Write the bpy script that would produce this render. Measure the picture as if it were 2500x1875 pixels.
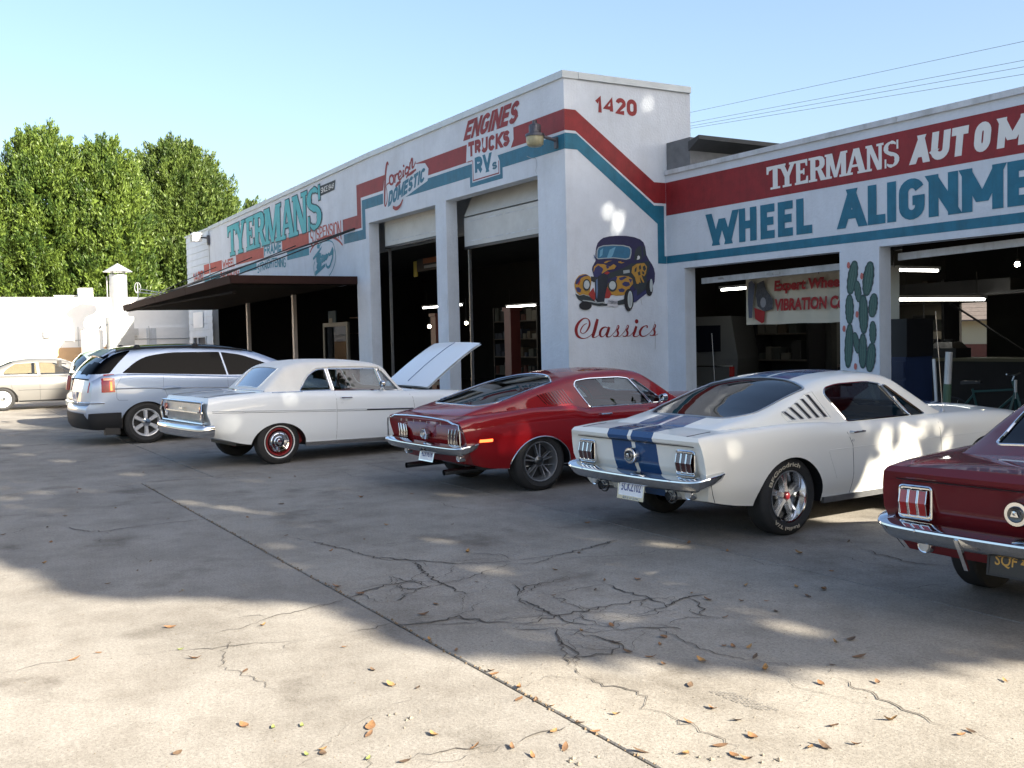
import bpy, bmesh, math, random
import numpy as np
from mathutils import Vector, Matrix
from mathutils.bvhtree import BVHTree
for o in list(bpy.data.objects): bpy.data.objects.remove(o)
SC = bpy.context.scene; COL = SC.collection
R = math.radians
# ------------------------------------------------------------------ camera
cam = bpy.data.objects.new('camera', bpy.data.cameras.new('camera')); COL.objects.link(cam)
AZ, PIT, ROL = R(149.59), R(-2.59), R(1.30)
F = Vector((math.cos(AZ)*math.cos(PIT), math.sin(AZ)*math.cos(PIT), math.sin(PIT)))
Rt = Vector((math.sin(AZ), -math.cos(AZ), 0)); U = Rt.cross(F)
R2 = Rt*math.cos(ROL) - U*math.sin(ROL); U2 = U*math.cos(ROL) + Rt*math.sin(ROL)
M = Matrix(((R2.x, U2.x, -F.x, 0), (R2.y, U2.y, -F.y, 0), (R2.z, U2.z, -F.z, 1.68), (0, 0, 0, 1)))
cam.matrix_world = M
cam.data.sensor_width = 36; cam.data.lens = 36*2535/2500
cam.data.clip_start = 0.05; cam.data.clip_end = 2000
SC.camera = cam
SC.render.resolution_x, SC.render.resolution_y = 1024, 768
# ------------------------------------------------------------------ world and sun
SUN = Vector((1, .38, .56)).normalized()
W = bpy.data.worlds.new('World'); SC.world = W; W.use_nodes = True
nt = W.node_tree; nt.nodes.clear()
sky = nt.nodes.new('ShaderNodeTexSky'); sky.sky_type = 'NISHITA'; sky.sun_disc = False
sky.sun_elevation = math.asin(SUN.z); sky.sun_rotation = math.atan2(SUN.x, SUN.y)
sky.air_density = 1.0; sky.dust_density = 3.6; sky.ozone_density = 1.8; sky.altitude = 30
bg = nt.nodes.new('ShaderNodeBackground'); bg.inputs[1].default_value = 0.066
wo = nt.nodes.new('ShaderNodeOutputWorld')
nt.links.new(sky.outputs[0], bg.inputs[0]); nt.links.new(bg.outputs[0], wo.inputs[0])
sl = bpy.data.lights.new('sun', 'SUN'); sl.energy = 5.0; sl.angle = R(0.53); sl.color = (1, .91, .76)
so = bpy.data.objects.new('sun', sl); COL.objects.link(so)
so.rotation_euler = SUN.to_track_quat('Z', 'Y').to_euler(); so.location = (10, 0, 30)
SC.view_settings.view_transform = 'Standard'; SC.view_settings.look = 'None'
SC.view_settings.exposure = 2.3; SC.view_settings.gamma = 1; SC.view_settings.use_curve_mapping = False
SC.cycles.max_bounces = 7; SC.cycles.transparent_max_bounces = 24
SC.cycles.use_denoising = True
try: SC.cycles.sample_clamp_indirect = 6
except Exception: pass
# ------------------------------------------------------------------ materials
def mat(name, col, rough=.6, metal=0., var=0., vscale=3., bump=0., bscale=40., coat=0., spec=.5, emit=None, estr=0., col2=None, stain=0., stscale=.6, streak=0.):
    m = bpy.data.materials.new(name); m.use_nodes = True; n = m.node_tree.nodes; l = m.node_tree.links
    b = n['Principled BSDF']
    b.inputs['Base Color'].default_value = (*col, 1); b.inputs['Roughness'].default_value = rough
    b.inputs['Metallic'].default_value = metal; b.inputs['Coat Weight'].default_value = coat
    b.inputs['Coat Roughness'].default_value = .03; b.inputs['Specular IOR Level'].default_value = spec
    if emit: b.inputs['Emission Color'].default_value = (*emit, 1); b.inputs['Emission Strength'].default_value = estr
    if var or bump or stain or col2:
        g = n.new('ShaderNodeNewGeometry')
    if var or col2:
        t = n.new('ShaderNodeTexNoise'); t.inputs['Scale'].default_value = vscale; t.inputs['Detail'].default_value = 6; t.inputs['Roughness'].default_value = .62
        l.new(g.outputs['Position'], t.inputs['Vector'])
        r = n.new('ShaderNodeValToRGB'); r.color_ramp.elements[0].position = .3; r.color_ramp.elements[1].position = .7
        c2 = col2 or tuple(c*(1-var) for c in col)
        r.color_ramp.elements[0].color = (*c2, 1); r.color_ramp.elements[1].color = (*(min(1, c*(1+var*.4)) for c in col), 1)
        l.new(t.outputs[0], r.inputs[0]); out = r.outputs[0]
        if stain:
            s = n.new('ShaderNodeTexNoise'); s.inputs['Scale'].default_value = stscale; s.inputs['Detail'].default_value = 8; s.inputs['Roughness'].default_value = .75
            l.new(g.outputs['Position'], s.inputs['Vector'])
            sr = n.new('ShaderNodeValToRGB'); sr.color_ramp.elements[0].position = .35; sr.color_ramp.elements[1].position = .6
            sr.color_ramp.elements[0].color = (1-stain, 1-stain, 1-stain, 1); sr.color_ramp.elements[1].color = (1, 1, 1, 1)
            mx = n.new('ShaderNodeMix'); mx.data_type = 'RGBA'; mx.blend_type = 'MULTIPLY'; mx.inputs[0].default_value = 1
            l.new(s.outputs[0], sr.inputs[0]); l.new(out, mx.inputs[6]); l.new(sr.outputs[0], mx.inputs[7]); out = mx.outputs[2]
        if streak:
            mp = n.new('ShaderNodeMapping'); mp.inputs['Scale'].default_value = (2.6, 2.6, .4); l.new(g.outputs['Position'], mp.inputs['Vector'])
            s = n.new('ShaderNodeTexNoise'); s.inputs['Scale'].default_value = 1.6; s.inputs['Detail'].default_value = 6; s.inputs['Roughness'].default_value = .7; l.new(mp.outputs[0], s.inputs['Vector'])
            sr = n.new('ShaderNodeValToRGB'); sr.color_ramp.elements[0].position = .30; sr.color_ramp.elements[1].position = .52; sr.color_ramp.elements[0].color = (1-streak, 1-streak*1.05, 1-streak*1.15, 1); sr.color_ramp.elements[1].color = (1, 1, 1, 1)
            mx = n.new('ShaderNodeMix'); mx.data_type = 'RGBA'; mx.blend_type = 'MULTIPLY'; mx.inputs[0].default_value = 1
            l.new(s.outputs[0], sr.inputs[0]); l.new(out, mx.inputs[6]); l.new(sr.outputs[0], mx.inputs[7]); out = mx.outputs[2]
        l.new(out, b.inputs['Base Color'])
    if bump:
        t2 = n.new('ShaderNodeTexNoise'); t2.inputs['Scale'].default_value = bscale; t2.inputs['Detail'].default_value = 5
        l.new(g.outputs['Position'], t2.inputs['Vector'])
        bp = n.new('ShaderNodeBump'); bp.inputs['Strength'].default_value = bump; bp.inputs['Distance'].default_value = .02
        l.new(t2.outputs[0], bp.inputs['Height']); l.new(bp.outputs[0], b.inputs['Normal'])
    return m
def glassmat(name, tint, refl=.07, rough=.01, pw=6.):
    m = bpy.data.materials.new(name); m.use_nodes = True; n = m.node_tree.nodes; l = m.node_tree.links
    n.remove(n['Principled BSDF']); o = n['Material Output']
    t = n.new('ShaderNodeBsdfTransparent'); t.inputs[0].default_value = (*tint, 1)
    g = n.new('ShaderNodeBsdfGlossy'); g.inputs['Roughness'].default_value = rough; g.inputs[0].default_value = (.95, .97, 1, 1)
    lw = n.new('ShaderNodeLayerWeight'); lw.inputs[0].default_value = .5
    p = n.new('ShaderNodeMath'); p.operation = 'POWER'; p.inputs[1].default_value = pw
    a = n.new('ShaderNodeMath'); a.operation = 'MULTIPLY_ADD'; a.inputs[1].default_value = .9; a.inputs[2].default_value = refl
    mx = n.new('ShaderNodeMixShader')
    l.new(lw.outputs['Facing'], p.inputs[0]); l.new(p.outputs[0], a.inputs[0]); l.new(a.outputs[0], mx.inputs[0])
    l.new(t.outputs[0], mx.inputs[1]); l.new(g.outputs[0], mx.inputs[2]); l.new(mx.outputs[0], o.inputs[0])
    return m
MT = {}
def mk(k, *a, **kw): MT[k] = mat(k, *a, **kw)
mk('white_wall', (.63, .68, .74), .75, var=.07, vscale=1.3, bump=.35, bscale=28, stain=.12, stscale=.9, streak=.06)
mk('trim_white', (.60, .63, .66), .7, var=.12, vscale=2, stain=.25, stscale=1.5, streak=.25)
mk('coping', (.55, .60, .62), .55, var=.12, vscale=3, metal=.2)
mk('bay_red', (.25, .012, .016), .6, var=.22, vscale=5, bump=.15, bscale=28, streak=.25)
mk('faded_red', (.42, .075, .055), .7, var=.22, vscale=5)
mk('bay_teal', (.009, .145, .235), .6, var=.2, vscale=5, bump=.15, bscale=28, streak=.2)
mk('faded_teal', (.035, .23, .31), .7, var=.25, vscale=4)
mk('aqua', (.07, .42, .46), .65, var=.12, vscale=4)
mk('letter_white', (.72, .72, .70), .7, var=.05)
mk('outline_dark', (.03, .04, .045), .7)
mk('outline_teal', (.02, .07, .085), .7)
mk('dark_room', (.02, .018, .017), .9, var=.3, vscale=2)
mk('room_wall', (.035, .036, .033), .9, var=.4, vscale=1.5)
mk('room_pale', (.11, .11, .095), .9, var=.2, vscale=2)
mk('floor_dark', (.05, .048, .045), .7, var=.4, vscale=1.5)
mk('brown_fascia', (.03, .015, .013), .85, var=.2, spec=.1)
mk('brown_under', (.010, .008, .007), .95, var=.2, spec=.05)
mk('door_panel', (.58, .59, .57), .6, var=.10, vscale=2.5, stain=.15)
mk('black', (.012, .012, .013), .5)
mk('rubber', (.018, .018, .018), .78, var=.2, vscale=30)
mk('steel', (.45, .46, .47), .38, metal=.9, var=.2, vscale=6)
mk('galv', (.50, .51, .51), .45, metal=.6, var=.15, vscale=4)
mk('chrome', (.68, .70, .72), .07, metal=1)
mk('darkmetal', (.10, .105, .11), .25, metal=.9)
mk('cable', (.02, .02, .022), .6); mk('wire_far', (.10, .13, .16), .6)
mk('peach', (.55, .36, .20), .8, var=.08)
mk('farwhite', (.80, .79, .76), .8, var=.05)
mk('grayblock', (.16, .17, .18), .8, var=.3, vscale=4)
mk('roof_dark', (.05, .055, .06), .7, var=.3)
mk('tube', (1, 1, 1), .5, emit=(1, .97, .88), estr=3.2)
mk('bulb', (1, .9, .7), .5, emit=(1, .85, .6), estr=14)
mk('lamp_glass', (.36, .34, .22), .35, var=.2, vscale=20)
mk('gunmetal', (.09, .09, .105), .45, metal=.5)
mk('leaf_dry', (.32, .16, .055), .75, var=.5, vscale=14, col2=(.14, .065, .03))
mk('leaf_green', (.16, .19, .05), .7)
mk('bark', (.13, .10, .075), .9, var=.4, vscale=6, bump=.6, bscale=12)
mk('crack', (.07, .06, .05), .95, var=.5, vscale=25)
mk('soil', (.09, .075, .06), .95, var=.4, vscale=8)
mk('asphalt', (.06, .06, .06), .9, var=.2, vscale=8)
mk('banner', (.62, .58, .46), .7, var=.06)
mk('lettering_red', (.36, .02, .02), .6)
for k, c in dict(purple=(.026, .024, .075), purple2=(.034, .038, .12), yellow=(.42, .23, .04), red=(.32, .035, .03), glassblue=(.035, .15, .26), skyblue=(.14, .34, .48),
                 ltblue=(.10, .16, .27), ltgrey=(.45, .50, .50), grille=(.022, .028, .04), dark=(.03, .035, .04), tyre=(.015, .016, .02), plate=(.55, .56, .60), white=(.6, .62, .62)).items(): mk('art_'+k, c, .65, var=.15, vscale=12)
MT['art_black'] = MT['outline_dark']; MT['art_steel'] = MT['ltm'] = mat('art_steel', (.33, .37, .38), .6)
mk('cactus_green', (.035, .095, .085), .65, var=.25, vscale=25); mk('cactus_line', (.12, .20, .155), .65); mk('cactus_pink', (.45, .13, .11), .65)
# car paints
def paint(k, c, rough=.45, coat=.8, metal=0.): mk(k, c, rough, metal, coat=coat, spec=.12)
paint('wimbledon', (.76, .755, .70)); paint('racing_blue', (.016, .062, .17)); paint('candy_red', (.20, .003, .006)); paint('ermine', (.68, .715, .73))
paint('silver', (.29, .36, .48), .35, metal=.45); paint('maroon', (.105, .008, .012)); paint('champagne', (.18, .175, .165), .32, metal=.4); paint('seafoam', (.42, .50, .42))
mk('black_gloss', (.006, .008, .014), .06, spec=.12); mk('cladding', (.014, .015, .017), .6, spec=.2)
mk('soft_top', (.66, .655, .62), .85, var=.06, vscale=6, bump=.5, bscale=7)
mk('vinyl_black', (.02, .02, .022), .6); mk('vinyl_red', (.20, .012, .015), .5)
mk('lens_red', (.28, .006, .006), .15, coat=1); mk('lens_dark', (.05, .008, .008), .12, coat=1); mk('lens_amber', (.5, .12, .02), .15, coat=1); mk('lens_clear', (.55, .56, .58), .12, coat=1)
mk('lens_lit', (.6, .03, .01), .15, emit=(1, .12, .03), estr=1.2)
mk('plate_white', (.90, .90, .92), .4, emit=None); mk('plate_ink', (.05, .07, .25), .5); mk('plate_black', (.018, .017, .016), .4); mk('plate_yellow', (.42, .24, .045), .5)
mk('wheel_gray', (.42, .43, .45), .28, metal=.85); mk('wheel_bright', (.86, .87, .88), .2, metal=.9); mk('wheel_silver', (.78, .79, .80), .25, metal=.6); mk('cap_red', (.16, .01, .015), .3, coat=1); mk('whitewall', (.62, .62, .6), .6); mk('raised_letter', (.5, .45, .34), .6)
mk('lift_red', (.11, .02, .012), .5, var=.2); mk('blue_steel', (.02, .035, .09), .5, var=.2); mk('bike_green', (.008, .05, .045), .4); mk('yellow', (.45, .36, .05), .6)
mk('shingle', (.12, .095, .08), .9, var=.4, vscale=9); mk('cream', (.46, .43, .30), .8)
mk('paper', (.80, .80, .80), .7)
MT['glass_clear'] = glassmat('glass_clear', (.50, .56, .56), .06); MT['glass_tint'] = glassmat('glass_tint', (.05, .055, .06), .045); MT['glass_mid'] = glassmat('glass_mid', (.13, .145, .15), .05)
MT['glass_privacy'] = glassmat('glass_privacy', (.008, .010, .016), .006, .01, 10.); MT['glass_vinyl'] = glassmat('glass_vinyl', (.25, .30, .36), .35, .12)
# ------------------------------------------------------------------ mesh helpers
class MB:
    def __init__(s): s.v = []; s.f = []; s.m = []
    def add(s, vs, fs, m=0):
        o = len(s.v); s.v += [tuple(v) for v in vs]; s.f += [tuple(i+o for i in f) for f in fs]; s.m += [m]*len(fs)
    def box(s, x0, x1, y0, y1, z0, z1, m=0):
        s.add([(x0,y0,z0),(x1,y0,z0),(x1,y1,z0),(x0,y1,z0),(x0,y0,z1),(x1,y0,z1),(x1,y1,z1),(x0,y1,z1)],
              [(0,3,2,1),(4,5,6,7),(0,1,5,4),(1,2,6,5),(2,3,7,6),(3,0,4,7)], m)
    def hexa(s, pts, m=0): s.add(pts, [(0,3,2,1),(4,5,6,7),(0,1,5,4),(1,2,6,5),(2,3,7,6),(3,0,4,7)], m)
    def tube(s, path, r, n=6, closed=False, m=0, cap=True):
        P = [Vector(p) for p in path]; N = len(P); rings = []
        rr = r if hasattr(r, '__len__') else [r]*N
        up = None
        for i in range(N):
            if closed: t = P[(i+1) % N]-P[i-1]
            else: t = P[min(i+1, N-1)]-P[max(i-1, 0)]
            if t.length < 1e-9: t = Vector((0, 0, 1))
            t.normalize()
            if up is None:
                up = Vector((0, 0, 1)) if abs(t.z) < .9 else Vector((1, 0, 0))
            a = (up - t*up.dot(t))
            if a.length < 1e-6: a = t.orthogonal()
            a.normalize(); up = a; b = t.cross(a)
            rings.append([P[i]+(a*math.cos(2*math.pi*k/n)+b*math.sin(2*math.pi*k/n))*rr[i] for k in range(n)])
        vs = [v for g in rings for v in g]; fs = []
        for i in range(N if closed else N-1):
            j = (i+1) % N
            for k in range(n): fs.append((i*n+k, i*n+(k+1) % n, j*n+(k+1) % n, j*n+k))
        if not closed and cap: fs += [tuple(range(n))[::-1], tuple((N-1)*n+k for k in range(n))]
        s.add(vs, fs, m)
    def lathe(s, prof, n=32, axis='y', m=0, cx=(0, 0, 0)):
        # prof: (radius, along)
        vs = []; fs = []
        for r_, h in prof:
            for k in range(n):
                a = 2*math.pi*k/n; c, d = r_*math.cos(a), r_*math.sin(a)
                vs.append({'y': (c, h, d), 'z': (c, d, h), 'x': (h, c, d)}[axis])
        for i in range(len(prof)-1):
            for k in range(n):
                q = (i*n+k, i*n+(k+1) % n, (i+1)*n+(k+1) % n, (i+1)*n+k)
                fs.append(q if axis != 'y' else q[::-1])
        s.add([(v[0]+cx[0], v[1]+cx[1], v[2]+cx[2]) for v in vs], fs, m)
    def poly(s, pts, fn, m=0): # flat polygon through mapping fn
        s.add([fn(*p) for p in pts], [tuple(range(len(pts)))], m)
    def build(s, name, mats, parent=None, smooth=None, loc=None):
        me = bpy.data.meshes.new(name); me.from_pydata(s.v, [], s.f); me.update()
        for m in (mats if isinstance(mats, (list, tuple)) else [mats]): me.materials.append(MT[m] if isinstance(m, str) else m)
        if any(s.m): me.polygons.foreach_set('material_index', s.m)
        if smooth is not None:
            me.polygons.foreach_set('use_smooth', [True]*len(me.polygons)); me.set_sharp_from_angle(angle=R(smooth))
        return link(name, me, parent, loc)
def link(name, me, parent=None, loc=None):
    o = bpy.data.objects.new(name, me); COL.objects.link(o)
    if parent is not None: o.parent = parent
    if loc is not None: o.location = loc
    return o
def thing(name, label, cat, loc=(0,0,0), rz=0, group=None, pitch=0):
    o = bpy.data.objects.new(name, None); COL.objects.link(o); o.location = loc; o.rotation_euler = (0, pitch, rz); o.empty_display_size = .1
    return tag(o, label, cat, group)
def tag(o, label, cat, group=None):
    o['label'] = label; o['category'] = cat
    if group: o['group'] = group
    return o
def struct(o): o['kind'] = 'structure'; return o
def box(name, m, x0, x1, y0, y1, z0, z1, parent=None):
    b = MB(); b.box(x0, x1, y0, y1, z0, z1); return b.build(name, m, parent)
def tri_poly(pts):
    from mathutils.geometry import tessellate_polygon
    return tessellate_polygon([[Vector((p[0], p[1], 0)) for p in pts]])
def flat(mb, pts, fn, off, m=0, flip=False):
    tr = tri_poly(pts); mb.add([fn(p[0], p[1], off) for p in pts], [tuple(t) for t in tr], m)
fA = lambda u, z, o=0: (u, 9.84-o, z)
fT = lambda u, z, o=0: (-14.82+o, u, z)
fB = lambda u, z, o=0: (u, 12.0-o, z)
def ribbon(mb, pts, fn, off, scale=1., m=0):
    # smooth variable-width brush stroke in a plane
    n = len(pts); out = []
    for i in range(n-1):
        p0 = pts[max(i-1, 0)]; p1 = pts[i]; p2 = pts[i+1]; p3 = pts[min(i+2, n-1)]
        for k in range(4):
            t = k/4; out.append([.5*((2*b)+(-a+c)*t+(2*a-5*b+4*c-d)*t*t+(-a+3*b-3*c+d)*t**3) for a, b, c, d in zip(p0, p1, p2, p3)])
    out.append(list(pts[-1])); L = []; Rr = []
    for i, p in enumerate(out):
        q0 = out[max(i-1, 0)]; q1 = out[min(i+1, len(out)-1)]
        dx, dy = q1[0]-q0[0], q1[1]-q0[1]; d = math.hypot(dx, dy) or 1; w = p[2]*scale/2
        L.append((p[0]-dy/d*w, p[1]+dx/d*w)); Rr.append((p[0]+dy/d*w, p[1]-dx/d*w))
    vs = []; fs = []
    for i in range(len(out)):
        o = off+i*2e-6; vs += [fn(*L[i], o), fn(*Rr[i], o)]
        if i: fs.append((2*i-2, 2*i-1, 2*i+1, 2*i))
    mb.add(vs, fs, m)
# Blender's built-in font as mesh, warped into place
_tc = {}
def glyphs(txt, bold=.0):
    k = (txt, bold)
    if k in _tc: return _tc[k]
    c = bpy.data.curves.new('t', 'FONT'); c.body = txt; c.offset = bold; c.resolution_u = 3; c.fill_mode = 'FRONT'
    o = bpy.data.objects.new('t', c); COL.objects.link(o)
    dg = bpy.context.evaluated_depsgraph_get(); me = o.evaluated_get(dg).to_mesh()
    v = np.array([tuple(x.co) for x in me.vertices]); f = [tuple(p.vertices) for p in me.polygons]
    o.evaluated_get(dg).to_mesh_clear(); bpy.data.objects.remove(o); bpy.data.curves.remove(c)
    lo, hi = v[:, :2].min(0), v[:, :2].max(0); v = (v[:, :2]-lo)/(hi-lo)
    _tc[k] = (v, f); return _tc[k]
def text(mb, txt, fn, BL, BR, TR, TL, off, bold=.0, m=0, warp=None):
    v, f = glyphs(txt, bold); out = []
    for u, w in v:
        if warp: u, w = warp(u, w)
        x = (1-u)*((1-w)*BL[0]+w*TL[0])+u*((1-w)*BR[0]+w*TR[0]); y = (1-u)*((1-w)*BL[1]+w*TL[1])+u*((1-w)*BR[1]+w*TR[1])
        out.append(fn(x, y, off))
    mb.add(out, f, m)
def trect(mb, txt, fn, x0, x1, z0, z1, off, bold=0., m=0, warp=None): text(mb, txt, fn, (x0, z0), (x1, z0), (x1, z1), (x0, z1), off, bold, m, warp)
# slab-serif letters as polygons in a unit box
def slab(ch):
    s = .30  # stem
    P = []
    def bar(x0, x1, y0, y1): P.append([(x0, y0), (x1, y0), (x1, y1), (x0, y1)])
    def dia(a, b, c, d): P.append([a, b, c, d])
    if ch == 'T': bar(.36, .64, .05, .95); bar(.22, .78, 0, .09); P.append([(0, .68), (.10, .66), (.14, .80), (.36, .86), (.64, .86), (.86, .80), (.90, .66), (1, .68), (1, 1), (0, 1)])
    if ch == 'Y': bar(.36, .64, .05, .46); bar(.24, .76, 0, .09); dia((.36, .42), (.64, .42), (.34, .95), (.06, .95)); dia((.42, .42), (.64, .42), (.94, .95), (.72, .95)); bar(-.02, .42, .91, 1); bar(.62, 1.02, .91, 1)
    if ch == 'E': bar(.10, .42, .04, .96); P.append([(0, 0), (1, 0), (1, .30), (.88, .30), (.82, .14), (.42, .12), (.42, .10), (0, .09)]); P.append([(0, 1), (0, .91), (.42, .90), (.42, .87), (.78, .86), (.84, .72), (.95, .72), (.95, 1)]); bar(.42, .72, .44, .57); bar(.62, .74, .38, .63)
    if ch == 'R': bar(.10, .40, .05, .95); bar(0, .50, 0, .09); bar(0, .40, .91, 1); P.append([(.40, 1), (.40, .87), (.56, .87), (.64, .80), (.64, .64), (.56, .57), (.40, .57), (.40, .44), (.66, .44), (.84, .50), (.94, .62), (.94, .82), (.84, .95), (.66, 1)]); P.append([(.50, .46), (.74, .46), (.98, .09), (1.04, .09), (1.04, 0), (.70, 0)])
    if ch == 'M': bar(.06, .24, .05, .95); bar(0, .32, 0, .09); bar(.74, .96, .05, .95); bar(.66, 1.02, 0, .09); bar(0, .26, .91, 1); bar(.74, 1.02, .91, 1); dia((.42, .02), (.56, .02), (.34, 1), (.10, 1)); dia((.42, .02), (.56, .02), (.88, 1), (.72, 1))
    if ch == 'A': dia((.08, .05), (.24, .05), (.54, 1), (.40, 1)); dia((.66, .05), (.94, .05), (.66, 1), (.38, 1)); bar(-.02, .36, 0, .09); bar(.58, 1.04, 0, .09); bar(.22, .76, .28, .38)
    if ch == 'N': bar(.08, .26, .05, .95); bar(0, .36, 0, .09); bar(.74, .92, .05, .95); bar(.62, 1.02, .91, 1); bar(0, .20, .91, 1); dia((.66, 0), (.92, 0), (.36, 1), (.08, 1))
    if ch == 'S':
        # thick curved stroke
        c = []; 
        for i in range(29):
            t = i/28
            if t < .5: a = R(35+ (270-35)*t*2); x = .5+.36*math.cos(a); y = .735+.21*math.sin(a)
            else: a = R(90-(270-35)*(t-.5)*2); x = .5+.36*math.cos(a); y = .275+.225*math.sin(a)
            c.append((x, y))
        L_ = []; Q_ = []
        for i in range(29):
            (x0, y0), (x1, y1) = c[max(i-1, 0)], c[min(i+1, 28)]; dx, dy = x1-x0, y1-y0; d = math.hypot(dx, dy) or 1
            e = min(i, 28-i); w = (.055+.115*abs(dy/d)) if e > 3 else .05+.02*e
            w = max(w, .13-.012*abs(i-14)); L_.append((c[i][0]-dy/d*w, c[i][1]+dx/d*w*.6)); Q_.append((c[i][0]+dy/d*w, c[i][1]-dx/d*w*.6))
        for i in range(28): P.append([L_[i], Q_[i], Q_[i+1], L_[i+1]])
        bar(.84, .96, .66, 1); bar(.04, .16, 0, .34)
    return P
def slabtext(mb, txt, us, zf, fn, off, grow=0., m=0):
    # zf(u)->(z0,z1) ; grow: outline expansion in metres
    j = 0
    for ch, (u0, u1) in zip(txt, us):
        for p in slab(ch):
            j += 1; q = []
            for x, y in p:
                u = u0+(u1-u0)*x; z0, z1 = zf(u); q.append((u, z0+(z1-z0)*y))
            if grow:
                cx = sum(a[0] for a in q)/len(q); A_ = sum(q[i][0]*q[(i+1) % len(q)][1]-q[(i+1) % len(q)][0]*q[i][1] for i in range(len(q)))
                if A_ < 0: q = q[::-1]
                n = len(q); g = []
                for i in range(n):
                    a, b, c = q[i-1], q[i], q[(i+1) % n]
                    n1 = (b[1]-a[1], a[0]-b[0]); n2 = (c[1]-b[1], b[0]-c[0])
                    l1 = math.hypot(*n1) or 1; l2 = math.hypot(*n2) or 1
                    nx, nz = n1[0]/l1+n2[0]/l2, n1[1]/l1+n2[1]/l2; l = math.hypot(nx, nz) or 1
                    k = grow*min(1.6, 2/ (l*l+.01)*l) if l > .3 else grow
                    g.append((b[0]+nx/l*k, b[1]+nz/l*k))
                q = g
            flat(mb, q, fn, off+(j % 12)*1.5e-4, m)

# block capitals built from strokes, for the sign painter's gothic lettering
def _arc(cx, cy, rx, ry, a0, a1, n=9): return [(cx+rx*math.cos(R(a0+(a1-a0)*i/n)), cy+ry*math.sin(R(a0+(a1-a0)*i/n))) for i in range(n+1)]
GL = {'A': (1.0, [[(0, 0), (.5, 1), (1, 0)], [(.22, .30), (.78, .30)]]), 'B': (.9, [[(0, 0), (0, 1), (.6, 1)]+_arc(.6, .76, .36, .24, 90, -90)+[(0, .52)], [(.6, .52)]+_arc(.6, .26, .40, .26, 90, -90)+[(0, 0)]]),
 'C': (.9, [_arc(.5, .72, .5, .28, 15, 180)+_arc(.5, .28, .5, .28, 180, 345)]), 'D': (.9, [[(0, 0), (0, 1), (.45, 1)]+_arc(.45, .65, .55, .35, 90, 0)+_arc(.45, .35, .55, .35, 0, -90)+[(0, 0)]]),
 'E': (.8, [[(1, 1), (0, 1), (0, 0), (1, 0)], [(0, .51), (.85, .51)]]), 'F': (.8, [[(1, 1), (0, 1), (0, 0)], [(0, .5), (.85, .5)]]), 'G': (.95, [_arc(.5, .72, .5, .28, 20, 180)+_arc(.5, .28, .5, .28, 180, 360)+[(1, .45), (.55, .45)]]),
 'H': (.9, [[(0, 0), (0, 1)], [(1, 0), (1, 1)], [(0, .5), (1, .5)]]), 'I': (.0, [[(.5, 0), (.5, 1)]]), 'K': (.95, [[(0, 0), (0, 1)], [(1, 1), (.1, .45)], [(.3, .56), (1, 0)]]), 'L': (.75, [[(0, 1), (0, 0), (1, 0)]]),
 'M': (1.25, [[(0, 0), (0, 1), (.5, .12), (1, 1), (1, 0)]]), 'N': (.95, [[(0, 0), (0, 1), (1, 0), (1, 1)]]), 'O': (.95, [_arc(.5, .70, .5, .30, 0, 180)+_arc(.5, .30, .5, .30, 180, 360)+[(1, .7)]]),
 'P': (.85, [[(0, 0), (0, 1), (.5, 1)]+_arc(.5, .72, .5, .28, 90, -90)+[(0, .44)]]), 'R': (.9, [[(0, 0), (0, 1), (.5, 1)]+_arc(.5, .73, .5, .27, 90, -90)+[(0, .46)], [(.5, .46), (1, 0)]]),
 'S': (.85, [_arc(.5, .75, .5, .25, 15, 180)+_arc(.5, .75, .5, .25, 180, 270, 4)[1:]+_arc(.5, .25, .5, .25, 90, 0, 4)+_arc(.5, .25, .5, .25, 0, -165)]), 'T': (.85, [[(0, 1), (1, 1)], [(.5, 1), (.5, 0)]]), 'U': (.9, [[(0, 1), (0, .3)]+_arc(.5, .3, .5, .3, 180, 360)+[(1, 1)]]),
 'V': (.95, [[(0, 1), (.5, 0), (1, 1)]]), 'W': (1.35, [[(0, 1), (.25, 0), (.5, .9), (.75, 0), (1, 1)]]), '0': (.8, [_arc(.5, .70, .5, .30, 0, 180)+_arc(.5, .30, .5, .30, 180, 360)+[(1, .7)]]), '1': (.35, [[(0, .75), (.7, 1), (.7, 0)]]),
 '2': (.8, [_arc(.5, .72, .5, .28, 170, -20)+[(0, 0), (1, 0)]]), '4': (.9, [[(.8, 0), (.8, 1), (0, .28), (1, .28)]]), '8': (.8, [_arc(.5, .76, .42, .24, 0, 360), _arc(.5, .26, .5, .26, 0, 360)]), '9': (.8, [_arc(.5, .70, .5, .30, -20, 340), [(1, .7), (1, .3)]+_arc(.5, .3, .5, .3, 0, -150)]), ' ': (.35, [])}
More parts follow.
